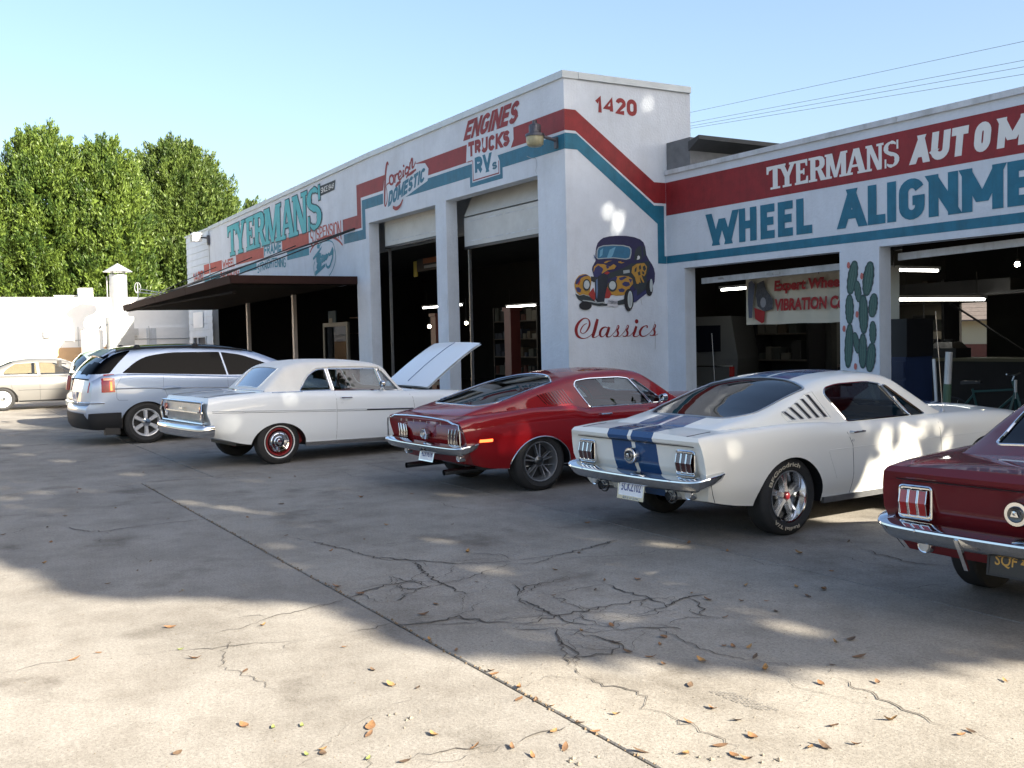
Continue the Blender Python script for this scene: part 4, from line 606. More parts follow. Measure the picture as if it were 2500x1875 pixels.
# dim storefront: door frame, counter, sign boards
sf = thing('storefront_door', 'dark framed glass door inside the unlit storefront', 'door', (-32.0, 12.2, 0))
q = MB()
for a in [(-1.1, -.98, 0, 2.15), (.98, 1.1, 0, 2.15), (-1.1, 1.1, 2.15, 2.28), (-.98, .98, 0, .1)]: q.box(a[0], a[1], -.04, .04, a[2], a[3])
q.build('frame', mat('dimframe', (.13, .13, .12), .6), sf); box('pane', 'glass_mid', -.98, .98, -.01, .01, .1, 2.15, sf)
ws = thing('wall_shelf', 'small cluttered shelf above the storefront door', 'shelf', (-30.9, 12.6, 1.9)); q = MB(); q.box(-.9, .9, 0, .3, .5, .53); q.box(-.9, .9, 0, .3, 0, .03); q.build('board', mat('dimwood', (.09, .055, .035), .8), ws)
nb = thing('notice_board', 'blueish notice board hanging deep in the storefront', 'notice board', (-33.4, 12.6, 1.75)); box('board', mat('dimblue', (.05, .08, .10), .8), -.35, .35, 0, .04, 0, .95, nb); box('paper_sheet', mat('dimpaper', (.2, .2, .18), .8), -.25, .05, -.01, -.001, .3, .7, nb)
bulbs = [((-25.9, 12.6, 2.02), .05, 'small bare bulb glowing in the storefront near its right edge'), ((-22.6, 12.0, 2.05), .045, 'small orange bulb beside the red lift post'), ((-15.95, 13.5, 3.58), .05, 'bare bulb high in the bay beside the corner'), ((-10.9, 16.4, 2.72), .045, 'yellow clamp lamp high at the back of the right-hand bay')]
for (p, r_, lab) in bulbs:
    t = thing('hanging_bulb', lab, 'light bulb', p); q = MB(); q.lathe([(0.001, -r_), (r_*.8, -r_*.6), (r_, 0), (r_*.6, r_*.8), (.001, r_)], 12, 'z'); q.build('bulb', 'bulb', t)
    q = MB(); q.lathe([(r_*.5, r_*.8), (r_*.5, r_*2), (.001, r_*2.1)], 10, 'z'); q.tube([(0, 0, r_*2), (0, 0, .6)], .006, 5); q.build('socket', 'black', t)
# fluorescent fixtures
def fixture(p, L_, axis, label):
    t = thing('fluorescent_light', label, 'ceiling light', p, 0 if axis == 'x' else math.pi/2); q = MB(); q.box(-L_/2, L_/2, -.05, .05, .025, .07); q.build('housing', 'trim_white', t)
    q = MB(); q.tube([(-L_/2+.03, 0, 0), (L_/2-.03, 0, 0)], .022, 8); q.build('tube', 'tube', t)
    for s_ in (-1, 1): q = MB(); q.tube([(s_*L_*.4, 0, .09), (s_*L_*.4, 0, .5)], .006, 4); q.build('hanger', 'black', t)
fixture((-12.3, 15.0, 2.70), 2.4, 'y', 'upper of the two lit fluorescent tubes in the right-hand bay')
fixture((-12.0, 15.9, 2.17), 2.4, 'y', 'lower of the two lit fluorescent tubes in the right-hand bay')
fixture((-14.75, 13.75, 2.50), 1.2, 'x', 'lit fluorescent tube just left of the wheel balancing banner')
fixture((-27.9, 14.0, 2.64), 2.6, 'x', 'lit fluorescent tube inside the bay next to the canopy')
fixture((-25.3, 15.2, 2.55), 1.6, 'x', 'dim fluorescent tube behind the pillar between the tall bays')
# lifts
for i, (x, y, h) in enumerate([(-24.0, 11.9, 2.25), (-19.7, 11.6, 2.25), (-16.05, 11.6, 2.05)]):
    t = thing('lift_post', ['rusty red lift post inside the bay next to the canopy', 'rusty red lift post just right of the pillar between the tall bays', 'rusty red lift post beside the white corner pier'][i], 'car lift', (x, y, 0), group='car lift posts')
    box('column', 'lift_red', -.14, .14, -.12, .12, 0, h, t); box('foot', 'lift_red', -.3, .3, -.25, .25, 0, .03, t); box('top_cap', 'lift_red', -.17, .17, -.15, .15, h, h+.08, t); box('arm_pad', 'black', -.1, .5, -.2, -.12, .5, .6, t)
# sign board in first tall bay
t = thing('parts_sign', 'dark sign with an orange end hanging in the bay next to the canopy', 'sign', (-23.6, 11.6, 3.42))
box('board', 'black', -.9, 1.35, 0, .03, .0, .32, t); box('orange_band', mat('orange', (.45, .07, .02), .6), .95, 1.35, -.012, -.001, .0, .32, t); box('orange_strip', mat('orange2', (.25, .08, .03), .6), -.5, .93, -.012, -.001, .18, .31, t); box('yellow_tab', 'yellow', -1.1, -.9, 0, .03, -.12, .28, t)
q = MB(); text(q, 'Automotive Maintenance Parts'[:22], lambda u, z, o: (u, -.002-o, z), (-.55, .05), (.9, .05), (.9, .14), (-.55, .14), .003, .01); 
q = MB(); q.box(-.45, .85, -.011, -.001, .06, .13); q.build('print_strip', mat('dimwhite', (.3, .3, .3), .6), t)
# canopy-side floodlight and security lamp
t = thing('security_lamp', 'barn light with ribbed grey top and cloudy jar on the tower corner', 'wall light', (-15.05, 9.84, 5.02)); t.scale = (.82,)*3
q = MB(); q.tube([(0, 0, 0), (0, -.10, .02), (-.12, -.33, .10)], .035, 8); q.box(-.05, .05, -.05, -.004, -.16, .07); q.build('arm', 'gunmetal', t, 40)
q = MB(); q.lathe([(.001, .42), (.05, .42), (.05, .36), (.10, .34), (.12, .30), (.125, .17), (.20, .14), (.205, .09), (.16, .08), (.001, .08)], 24, 'z', cx=(-.2, -.42, 0))
for k_ in range(12):
    a = k_*math.pi/6; q.box(-.2+.115*math.cos(a)-.008, -.2+.115*math.cos(a)+.008, -.42+.115*math.sin(a)-.008, -.42+.115*math.sin(a)+.008, .16, .33)
q.build('ballast_housing', 'gunmetal', t, 40)
q = MB(); q.lathe([(.185, .085), (.185, .0), (.17, -.08), (.13, -.115), (.001, -.12)], 24, 'z', cx=(-.2, -.42, 0)); q.build('jar', 'lamp_glass', t, 50)
t = thing('flood_light', 'small white floodlight at the top of the siding', 'wall light', (-38.25, 9.82, 5.42))
q = MB(); q.box(-.08, .08, -.06, 0, -.15, .2); q.tube([(0, -.05, .1), (-.2, -.3, .15)], .03, 6); q.build('bracket', 'gunmetal', t)
q = MB(); q.box(-.55, -.15, -.55, -.2, 0, .22); q.hexa([(-.6, -.6, .22), (-.1, -.6, .22), (-.1, -.15, .22), (-.6, -.15, .22), (-.5, -.5, .32), (-.2, -.5, .32), (-.2, -.25, .32), (-.5, -.25, .32)]); q.build('head', 'galv', t)
t = thing('posted_notice', 'plain white paper notice on the siding under the canopy', 'notice', (-40.3, 9.83, 2.4)); box('sheet', 'paper', -.75, .75, -.01, 0, -.1, .5, t)
# banner
t = thing('shop_banner', 'cream vinyl banner advertising wheel balancing in the bay', 'banner', (-13.85, 13.0, 1.8))
q = MB(); N = 40
vs = []; fs = []
for i in range(N+1):
    x = i/N*3.3; y = .03*math.sin(i*.9)+.02*math.sin(i*.37)
    vs += [(x, y, .0+.004*math.sin(i*.5)), (x, y*.4, .82+.02*x*.1)]
    if i: fs.append((2*i-2, 2*i, 2*i+1, 2*i-1))
q.add(vs, fs); bn = q.build('sheet', 'banner', t, 60)
fb = lambda u, z, o: (u, -.055-o, z)
q = MB(); trect(q, 'Expert Wheel Bal', fb, .74, 2.62, .51, .74, .0, .05, warp=ital(.01)); trect(q, 'VIBRATION Contr', fb, .74, 2.55, .22, .43, .0, .045, warp=ital(.01)); q.build('lettering', 'lettering_red', t)
q = MB()
flat(q, [(.12, .12), (.20, .12), (.24, .45), (.28, .70), (.20, .78), (.12, .74), (.10, .45)], fb, .001, 0); flat(q, [(.34, .72), (.50, .76), (.55, .60), (.72, .42), (.70, .26), (.50, .22), (.34, .32), (.30, .50)], fb, .001, 1); flat(q, [(.26, .30), (.52, .22), (.50, .04), (.44, .02), (.28, .10)], fb, .002, 2)
flat(q, [(.48+.07*math.cos(a*.6), .38+.09*math.sin(a*.6)) for a in range(11)], fb, .003, 3)
q.build('printed_picture', [mat('pr0', (.10, .11, .15), .7), mat('pr1', (.09, .09, .10), .7, var=.5, vscale=30), 'lettering_red', mat('pr3', (.3, .3, .32), .7)], t)
for x in (.1, 1.7, 3.2): q = MB(); q.tube([(x, 0, .8), (x, -.02, 1.1)], .006, 4); q.build('cord', 'black', t)
# things in the right-hand bays
t = thing('tool_cabinet', 'dark blue steel cabinet behind the pillar with the cactus', 'cabinet', (-10.75, 13.2, 0))
box('case', 'blue_steel', -.25, .38, -.3, .3, .04, 1.25, t); box('upper_case', 'black', -.25, .40, -.3, .3, 1.25, 1.82, t)
for k_ in range(4): box('drawer', 'blue_steel', -.23, .36, -.32, -.302, .1+.28*k_, .34+.28*k_, t)
t = thing('work_bench', 'long dark work bench in front of the rear opening', 'bench', (-11.4, 15.2, 0)); box('top', mat('benchtop', (.10, .09, .05), .7), -1.0, 2.2, -.35, .35, 1.12, 1.17, t); box('apron', 'dark_room', -1.0, 2.2, -.33, .33, .1, 1.12, t)
for x in (-.95, 2.1): box('leg', 'black', x, x+.06, -.34, -.28, 0, 1.12, t)
t = thing('engine_block', 'black engine sitting on the bench against the rear light', 'engine', (-11.35, 15.2, 1.17)); q = MB(); q.box(-.3, .28, -.2, .2, 0, .16); q.hexa([(-.24, -.2, .16), (.22, -.2, .16), (.22, .2, .16), (-.24, .2, .16), (-.16, -.12, .26), (.16, -.12, .26), (.16, .12, .26), (-.16, .12, .26)]); q.build('block', 'black', t)
q = MB(); q.lathe([(.001, .30), (.10, .30), (.10, .26), (.001, .26)], 16, 'z'); q.build('air_filter', 'black', t); q = MB(); q.tube([(-.3, 0, .1), (-.36, 0, .22), (-.34, .1, .26)], .04, 6); q.build('hose', 'black', t)
for i, (x0, z0, x1, z1, r_, m) in enumerate([(-8.80, 0, -8.885, 1.27, .022, 'galv'), (-8.74, 0, -8.655, 1.36, .045, 'galv')]):
    t = thing('pipe_stand', ['thin grey pipe standing behind the striped fastback', 'thick grey pipe with a green lower half behind the striped fastback'][i], 'pipe', (x0, 11.6, 0)); q = MB(); xm = (x1-x0)
    q.tube([(xm*(.7 if i else .0), 0, .95 if i else 0), (xm, 0, z1)], r_, 10); q.build('pipe', m, t)
    if i: q = MB(); q.tube([(0, 0, 0), (xm*.7, 0, .95)], r_+.004, 10); q.build('sleeve', mat('sleeve', (.05, .10, .06), .6), t)
    q = MB(); q.lathe([(.001, .03), (.16, .03), (.18, 0)], 16, 'z'); q.build('foot', 'black', t)
# bicycle
def bicycle():
    t = thing('bicycle', 'green bicycle leaning in the dark of the right-hand bay', 'bicycle', (-9.15, 13.1, 0), R(12))
    for x in (-.52, .52):
        q = MB(); q.tube([(x+.33*math.cos(a*math.pi/12), 0, .34+.33*math.sin(a*math.pi/12)) for a in range(24)], .014, 5, True)
        wh = q.build('wheel', 'rubber', t); q = MB()
        for a in range(10): q.tube([(x, 0, .34), (x+.32*math.cos(a*.628), 0, .34+.32*math.sin(a*.628))], .002, 3)
        q.build('spokes', 'steel', wh)
    q = MB()
    for a, b_ in [((-.52, .34), (-.1, .30)), ((-.1, .30), (-.22, .80)), ((-.52, .34), (-.2, .72)), ((-.1, .3), (.36, .72)), ((-.21, .76), (.34, .80)), ((.52, .34), (.33, .92))]: q.tube([(a[0], 0, a[1]), (b_[0], 0, b_[1])], .017, 6)
    q.build('frame', 'bike_green', t)
    q = MB(); q.tube([(.33, 0, .92), (.36, -.0, 1.0), (.34, -.22, 1.02)], .012, 5); q.tube([(.36, 0, 1.0), (.34, .22, 1.02)], .012, 5); q.build('handlebar', 'steel', t)
    q = MB(); q.hexa([(-.36, -.07, .86), (-.10, -.02, .88), (-.10, .02, .88), (-.36, .07, .86), (-.36, -.07, .91), (-.10, -.02, .91), (-.10, .02, .91), (-.36, .07, .91)]); q.build('saddle', 'black', t)
bicycle()
t = thing('jack_stand', 'green tripod stand near the bicycle', 'stand', (-8.6, 12.9, 0)); q = MB()
for a in range(3): q.tube([(0, 0, .8), (.24*math.cos(a*2.1), .24*math.sin(a*2.1), 0)], .018, 5)
q.build('tripod', 'bike_green', t); q = MB(); q.tube([(0, 0, .7), (0, 0, .95)], .022, 6); q.build('post', 'steel', t)
for i, x in enumerate((-10.9, -10.35)):
    t = thing('shop_column', ['thin steel column left of the lamp-lit rear wall', 'thick dark column in front of the lamp-lit rear wall'][i], 'column', (x, 16.8, 0)); box('shaft', 'black', -.05-.04*i, .05+.04*i, -.08, .08, 0, 4.2, t); box('base', 'black', -.15, .15, -.15, .15, 0, .03, t)
t = thing('back_panel', 'pale corrugated partition glowing under the yellow lamp', 'partition', (-9.6, 17.6, 0)); 
for k_ in range(16): box('panel', 'room_pale', -1.6+k_*.3, -1.6+k_*.3+.29, 0, .03+.015*(k_ % 2), 0, 4.1, t)
t = thing('roof_truss', 'dark steel roof truss across the right-hand bays', 'truss', (-9, 14.6, 3.0)); q = MB(); q.box(-5, 6, -.05, .05, 0, .1); q.box(-5, 6, -.05, .05, .75, .85)
for k_ in range(14): q.tube([(-5+k_*.78, 0, .05 if k_ % 2 else .8), (-5+(k_+1)*.78, 0, .8 if k_ % 2 else .05)], .025, 5)
q.build('chords', 'black', t)
t = thing('hoist_rack', 'dark overhead storage rack behind the fluorescent tubes', 'rack', (-12.4, 17.2, 2.25)); q = MB(); q.box(-2.2, 2.2, -.3, .3, 0, .06); q.box(-2.0, 1.0, -.25, .25, .06, .28); q.tube([(-.6, 0, 0), (1.4, 0, -1.2)], .02, 5); q.tube([(-1.0, 0, 0), (-1.0, 0, -.8)], .015, 5); q.build('frame', 'black', t)
t = thing('peg_board', 'tool board on the right of the right-hand bay', 'tool board', (-9.3, 17.3, 1.0)); box('board', 'dark_room', -.4, 1.6, 0, .05, 0, 1.0, t)
for k_ in range(8): box('hung_tool', ['steel', 'lift_red', 'black', 'steel'][k_ % 4], -.25+k_*.2, -.2+k_*.2, -.03, -.005, .25+.1*(k_ % 3), .65, t)
for i, (x, y, sx_, h) in enumerate([(-13.4, 14.6, .5, .9), (-12.6, 15.4, .7, 1.15), (-12.0, 14.2, .35, .75), (-13.9, 16.0, .8, 1.35), (-11.5, 16.5, .5, 1.0)]):
    t = thing('equipment_stand', ['low dark machine under the banner', 'tall dark machine with shelves under the banner', 'small drum beside the pillar with the cactus', 'dark rack at the back of the banner bay', 'dark trolley beyond the banner'][i], 'machine', (x, y, 0))
    box('body', 'dark_room', -sx_/2, sx_/2, -.2, .2, .1, h*.7, t); box('upper_shelf', mat('dimshelf', (.12, .09, .07), .8), -sx_/2, sx_/2, -.22, .22, h*.7, h*.74, t); box('gauge', 'dark_room', -sx_/4, sx_/4, -.15, .15, h*.74, h, t); box('label_plate', 'paper', -.04, .03, -.235, -.222, h*.4, h*.5, t)
# old panel van standing just inside the banner bay
t = thing('panel_van', 'dull white panel van standing inside the banner bay', 'van', (-16.5, 14.05, 0), R(35))
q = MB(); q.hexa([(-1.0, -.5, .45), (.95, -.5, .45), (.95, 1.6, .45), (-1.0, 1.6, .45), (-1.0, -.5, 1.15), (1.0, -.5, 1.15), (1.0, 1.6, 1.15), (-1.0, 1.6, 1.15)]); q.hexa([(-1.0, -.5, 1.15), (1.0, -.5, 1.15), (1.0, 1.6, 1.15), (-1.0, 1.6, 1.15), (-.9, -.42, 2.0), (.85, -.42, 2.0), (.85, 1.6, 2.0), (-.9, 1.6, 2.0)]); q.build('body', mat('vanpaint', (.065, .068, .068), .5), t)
box('rear_window', 'black_gloss', -.62, .66, -.53, -.49, 1.3, 1.82, t); box('trim_strip', 'chrome', -.9, .9, -.52, -.505, 1.0, 1.02, t); box('bumper', 'steel', -1.0, 1.0, -.62, -.5, .5, .62, t)
for s_ in (-1, 1): q = MB(); q.lathe([(.001, -.1), (.33, -.1), (.33, .1), (.001, .1)], 20, 'x', cx=(s_*.82, .3, .33)); q.build('wheel', 'rubber', t); box('tail_lamp', 'lens_red', s_*.88-.05, s_*.88+.05, -.52, -.5, .8, 1.0, t)
for i_, (x, y, w_, lab) in enumerate([(-15.9, 16.1, 1.5, 'tall parts shelf against the rear wall of the banner bay'), (-13.9, 17.6, 1.6, 'second parts shelf deeper in the banner bay'), (-21.5, 15.5, 2.4, 'parts shelf in the dark behind the tall bay beside the corner'), (-27.5, 16.5, 2.6, 'parts shelf in the dark behind the bay next to the canopy')]):
    t = thing('parts_shelf', lab, 'shelf', (x, y, 0)); sm_ = MT.get('shelf_board') or MT.setdefault('shelf_board', mat('shelf_board', (.07, .06, .05), .8)); cols = [MT.setdefault('bx%d' % k, mat('box_paint%d' % k, c, .8)) for k, c in enumerate([(.06, .045, .03), (.025, .03, .045), (.10, .095, .08), (.05, .015, .01), (.02, .02, .02), (.04, .045, .04)])]
    for z in (.5, 1.05, 1.6, 2.15): box('shelf', sm_, -w_/2, w_/2, -.22, .22, z, z+.03, t)
    for s_ in (-1, 1): box('upright', 'black', s_*w_/2-.03, s_*w_/2+.03, -.23, .23, 0, 2.6, t)
    for z in (.53, 1.08, 1.63, 2.18):
        xx = -w_/2+.05
        while xx < w_/2-.3: ww = rnd.uniform(.12, .32); box('carton', rnd.choice(cols), xx, xx+ww, -.2, .1, z+.001, z+rnd.uniform(.12, .42), t); xx += ww+rnd.uniform(.02, .12)
# house behind the rear opening
t = thing('rear_house', 'cream house with brown shingle roof seen through the rear opening', 'house', (-27, 36, 0)); box('wall', 'cream', -7, 9, 0, 8, 0, 1.9, t); box('lower_wall', 'lift_red', -7, 9, -.05, 0, 0, 1.0, t)
for k_ in range(9):
    q = MB(); y0, z0 = -.5+k_*.45, 1.9+k_*.16; q.hexa([(-7.4, y0, z0), (9.4, y0, z0), (9.4, y0+.47, z0+.16), (-7.4, y0+.47, z0+.16), (-7.4, y0, z0+.05), (9.4, y0, z0+.05), (9.4, y0+.47, z0+.21), (-7.4, y0+.47, z0+.21)]); q.build('shingle_row', 'shingle', t)
# ================================================================== WEST SIDE: long white building, duct, trees
t = thing('white_warehouse', 'long low white building with a peach lower wall behind the cream sedan', 'building', (-43.5, 0, .09)); t.scale = (.946,)*3
box('upper_wall', 'farwhite', -10, 0, -8, 26, 2.44, 3.72, t); box('lower_wall', 'farwhite', -10, .1, -8, 26, 1.66, 2.44, t); box('base_wall', 'peach', -10, .16, -8, 26, -.2, 1.66, t)
box('parapet_block', 'farwhite', -.5, -.02, 6.42, 6.96, 3.72, 4.1, t); box('roof_rail', 'steel', -.5, -.4, 5.5, 6.4, 3.78, 3.82, t); q = MB()
for y in (-2, 1.2, 3.5, 6.3, 9.1): q.tube([(.14, y, 1.7), (.14, y, 2.5)], .018, 5)
q.tube([(.14, -6, 1.95), (.14, 20, 1.95)], .018, 5); q.build('conduit', 'galv', t); box('access_door', 'trim_white', .1, .13, 9.0, 9.4, 1.7, 2.4, t)
for y in (2.0, 5.0, 8.4): box('wall_box', 'galv', .1, .3, y, y+.25, 2.1, 2.4, t)
t = thing('exhaust_stack', 'round white exhaust stack with a conical rain cap', 'chimney', (-41.0, 7.10, 0)); t.scale = (.95,)*3
q = MB(); q.lathe([(.33, 1.0), (.33, 4.58), (.31, 4.58)], 32, 'z'); q.build('duct', 'galv', t, 40)
q = MB(); q.lathe([(.56, 4.68), (.30, 4.84), (.001, 5.02)], 32, 'z'); q.lathe([(.56, 4.68), (.001, 4.70)], 32, 'z'); q.build('rain_cap', 'galv', t, 30)
q = MB()
for a in range(4): q.box(.31*math.cos(a*1.57+.5)-.015, .31*math.cos(a*1.57+.5)+.015, .31*math.sin(a*1.57+.5)-.015, .31*math.sin(a*1.57+.5)+.015, 4.5, 4.72)
q.build('cap_strut', 'steel', t); q = MB(); q.box(-.45, .45, -.45, .45, 1.0, 2.9); q.build('duct_box', 'galv', t); box('stand', 'farwhite', -.6, .6, -.7, .7, 0, 1.0, t); q = MB(); q.tube([(-.1, -.40, 2.6), (-.1, -.40, 4.5)], .025, 6); q.tube([(-.1, -.4, 2.6), (-.1, -1.3, 2.6)], .025, 6); q.build('pipe', 'galv', t)
t = thing('fan_blower', 'grey centrifugal blower beside the exhaust stack', 'blower', (-41.6, 6.2, 0)); q = MB(); q.box(-.3, .3, -.35, .35, 0, 2.3); q.build('support', 'farwhite', t); q = MB(); q.lathe([(.001, -.15), (.32, -.15), (.32, .15), (.001, .15)], 20, 'x', cx=(0, .05, 2.55)); q.build('housing', 'galv', t)
t = thing('roof_antenna', 'small frame antenna on the white building roof', 'antenna', (-44.2, 8.4, 0)); q = MB(); q.tube([(0, 0, 0), (0, 0, 4.2)], .02, 5); q.tube([(0, -.05, 3.85), (0, 1.3, 3.7)], .018, 5); q.tube([(0, .05, 3.98), (0, 1.3, 3.76)], .018, 5)
q.tube([(0, .12*math.cos(a*.52), 4.02+.22*math.sin(a*.52)) for a in range(12)], .014, 4, True); q.build('frame', 'galv', t)
# overhead wires
for i, ((x0, y0, z0), (x1, y1, z1)) in enumerate(D['wires']):
    t = thing('overhead_wire', ['top wire, set apart above the other three', 'second wire from the top', 'third wire from the top', 'lowest of the four wires'][i]+' over the right-hand roof', 'wire', (x0, y0, z0), group='overhead wires'); q = MB()
    dx, dz = x1-x0, z1-z0; q.tube([(dx*s_, 0, dz*s_-.0*s_) for s_ in np.linspace(-.6, 2.6, 14)], .0075, 4); q.build('wire', 'wire_far', t)
# ================================================================== VEGETATION
def leaf_mat(name, c1, c2, sc=.8, trans=.35):
    m = bpy.data.materials.new(name); m.use_nodes = True; n = m.node_tree.nodes; l = m.node_tree.links; n.remove(n['Principled BSDF'])
    g = n.new('ShaderNodeNewGeometry'); t = n.new('ShaderNodeTexNoise'); t.inputs['Scale'].default_value = sc; t.inputs['Detail'].default_value = 5; l.new(g.outputs['Position'], t.inputs['Vector'])
    r = n.new('ShaderNodeValToRGB'); r.color_ramp.elements[0].position = .35; r.color_ramp.elements[1].position = .65; r.color_ramp.elements[0].color = (*c1, 1); r.color_ramp.elements[1].color = (*c2, 1)
    a = n.new('ShaderNodeMath'); a.operation = 'MULTIPLY_ADD'; a.inputs[1].default_value = .30; l.new(g.outputs['Random Per Island'], a.inputs[0]); 
    s = n.new('ShaderNodeMath'); s.operation = 'ADD'; s.inputs[1].default_value = -.15; l.new(t.outputs[0], s.inputs[0]); l.new(s.outputs[0], a.inputs[2]); l.new(a.outputs[0], r.inputs[0])
    d = n.new('ShaderNodeBsdfPrincipled'); d.inputs['Roughness'].default_value = .5; d.inputs['Specular IOR Level'].default_value = .35; tr = n.new('ShaderNodeBsdfTranslucent'); mx = n.new('ShaderNodeMixShader'); mx.inputs[0].default_value = trans
    l.new(r.outputs[0], d.inputs['Base Color']); l.new(r.outputs[0], tr.inputs[0]); l.new(d.outputs[0], mx.inputs[1]); l.new(tr.outputs[0], mx.inputs[2]); l.new(mx.outputs[0], n['Material Output'].inputs[0])
    return m
MT['ficus'] = leaf_mat('ficus', (.03, .062, .011), (.12, .175, .028)); MT['ficus2'] = leaf_mat('ficus2', (.03, .058, .012), (.10, .145, .028)); MT['oak'] = leaf_mat('oak', (.05, .07, .02), (.09, .11, .03))
def leafmesh(name, C_, D_, L_, Wd, m, parent, rs, offset=(0, 0, 0)):
    # C_ centres (n,3), D_ long directions (n,3); each leaf a folded pair of triangles -> diamond quad
    n = len(C_); D_ = D_/np.linalg.norm(D_, axis=1, keepdims=True)
    rv = rs.normal(size=(n, 3)); S = np.cross(D_, rv); S /= np.linalg.norm(S, axis=1, keepdims=True); N_ = np.cross(D_, S)
    l = (L_*rs.uniform(.65, 1.25, (n, 1))); w = (Wd*rs.uniform(.7, 1.2, (n, 1)))
    a = C_-D_*l/2; b = C_+S*w/2+N_*w*.15; c = C_+D_*l/2; d = C_-S*w/2+N_*w*.15
    V = np.stack([a, b, c, d], 1).reshape(-1, 3)-np.array(offset)
    me = bpy.data.meshes.new(name); me.vertices.add(4*n); me.vertices.foreach_set('co', V.ravel().astype(np.float32))
    me.loops.add(4*n); me.loops.foreach_set('vertex_index', np.arange(4*n, dtype=np.int32)); me.polygons.add(n)
    me.polygons.foreach_set('loop_start', np.arange(0, 4*n, 4, dtype=np.int32)); me.polygons.foreach_set('loop_total', np.full(n, 4, np.int32)); me.update(calc_edges=True); me.validate()
    me.materials.append(MT[m]); return link(name, me, parent)
def trunk(t, h, r, nb, rs, spread, z0=.3):
    q = MB(); q.tube([(rs.normal(0, .05*i), rs.normal(0, .05*i), h*i/6) for i in range(7)], [r*(1.3-.16*i) if i else r*1.6 for i in range(7)], 9); q.build('trunk', 'bark', t, 50)
    for k in range(nb):
        a = rs.uniform(0, 6.28); z = h*rs.uniform(z0, .8); L_ = spread*rs.uniform(.5, .95); q = MB()
        q.tube([(0, 0, z), (L_*.35*math.cos(a), L_*.35*math.sin(a), z+L_*.45), (L_*.8*math.cos(a+.2), L_*.8*math.sin(a+.2), z+L_*.8)], [r*.45, r*.3, r*.08], 6); q.build('limb', 'bark', t, 50)
def ficus(x, y, h, r, label, seed, m='ficus'):
    rs = np.random.RandomState(seed); t = thing('ficus_tree', label, 'tree', (x, y, 0), group='ficus trees behind the white building')
    trunk(t, h*.55, .28, 5, rs, r*.6, .5)
    ncl = int(470*(r/3)*(h/12)); Cs = []; Ds = []
    zb = 2.4; H = h-zb
    lob = [(rs.uniform(0, 6.28), rs.uniform(.1, .9), rs.uniform(.4, 1.)) for _ in range(9)]
    for k in range(ncl):
        a = rs.uniform(0, 2*math.pi); u = rs.uniform(0, 1)**.85
        pr = (1-max(0, (u-.42)/.58)**2.3)**.5*(.82+.18*min(1, u/.2))
        bump = 1+.16*sum(wt*math.exp(-((math.remainder(a-a0, 2*math.pi)/.55)**2+((u-u0)/.16)**2)) for a0, u0, wt in lob)-.06
        rr = r*pr*bump*rs.uniform(.80, 1.02); cz_ = zb+H*u*(.97+.03*bump)+rs.normal(0, .12)
        c = np.array([rr*math.cos(a), rr*math.sin(a), cz_]); out = np.array([math.cos(a), math.sin(a), .15+1.1*max(0, u-.5)]); out /= np.linalg.norm(out)
        nl = 125; cs = rs.uniform(.34, .70)
        ax = out*.45+np.array([0, 0, .75+.3*u]); ax /= np.linalg.norm(ax)
        tpos = rs.uniform(-1, 1, nl); rad = (1-tpos**2)**.5 if False else (1.05-tpos)*.5
        P_ = c+ax*tpos[:, None]*cs*1.15+rs.normal(size=(nl, 3))*(.05+.27*cs*rad[:, None])
        dd = ax*1.0+rs.normal(size=(nl, 3))*.5+out*.3
        Cs.append(P_); Ds.append(dd)
    # inner fill
    nf = int(9000*(r/3)*(h/12)); a = rs.uniform(0, 6.283, nf); u = rs.uniform(0, .93, nf); pr = np.sqrt(1-np.clip((u-.42)/.58, 0, 1)**2.3)*r*.80*rs.uniform(.35, .92, nf)
    Cs.append(np.stack([pr*np.cos(a), pr*np.sin(a), zb+H*u], 1)); Ds.append(rs.normal(size=(nf, 3)))
    C_ = np.concatenate(Cs[:-1]); D_ = np.concatenate(Ds[:-1]); leafmesh('crown', C_, D_, .23, .07, m, t, rs); leafmesh('inner_foliage', Cs[-1], Ds[-1], .42, .24, m, t, rs)
ficus(-60.5, 2.6, 12.0, 3.1, 'leftmost green ficus at the edge of the picture', 1); ficus(-60, 6.9, 12.8, 3.1, 'tall bright ficus above the parapet block', 2); ficus(-59, 9.8, 12.2, 2.6, 'narrow bright ficus behind the exhaust stack', 3)
ficus(-62, 14.2, 12.9, 4.0, 'broad dark ficus between the stack and the siding', 4, 'ficus2'); ficus(-64, 18.6, 10.0, 3.2, 'rightmost ficus sloping down behind the roof edge', 5, 'ficus2')
t = thing('hedge_row', 'dark hedge filling the gaps under the ficus trees', 'hedge', (-66, 10, 0)); rs = np.random.RandomState(9); n = 16000
leafmesh('foliage', np.stack([rs.uniform(-1.2, 1.2, n), rs.uniform(-14, 12, n), rs.uniform(.2, 9.0, n)], 1), rs.normal(size=(n, 3)), .4, .2, 'ficus2', t, rs)
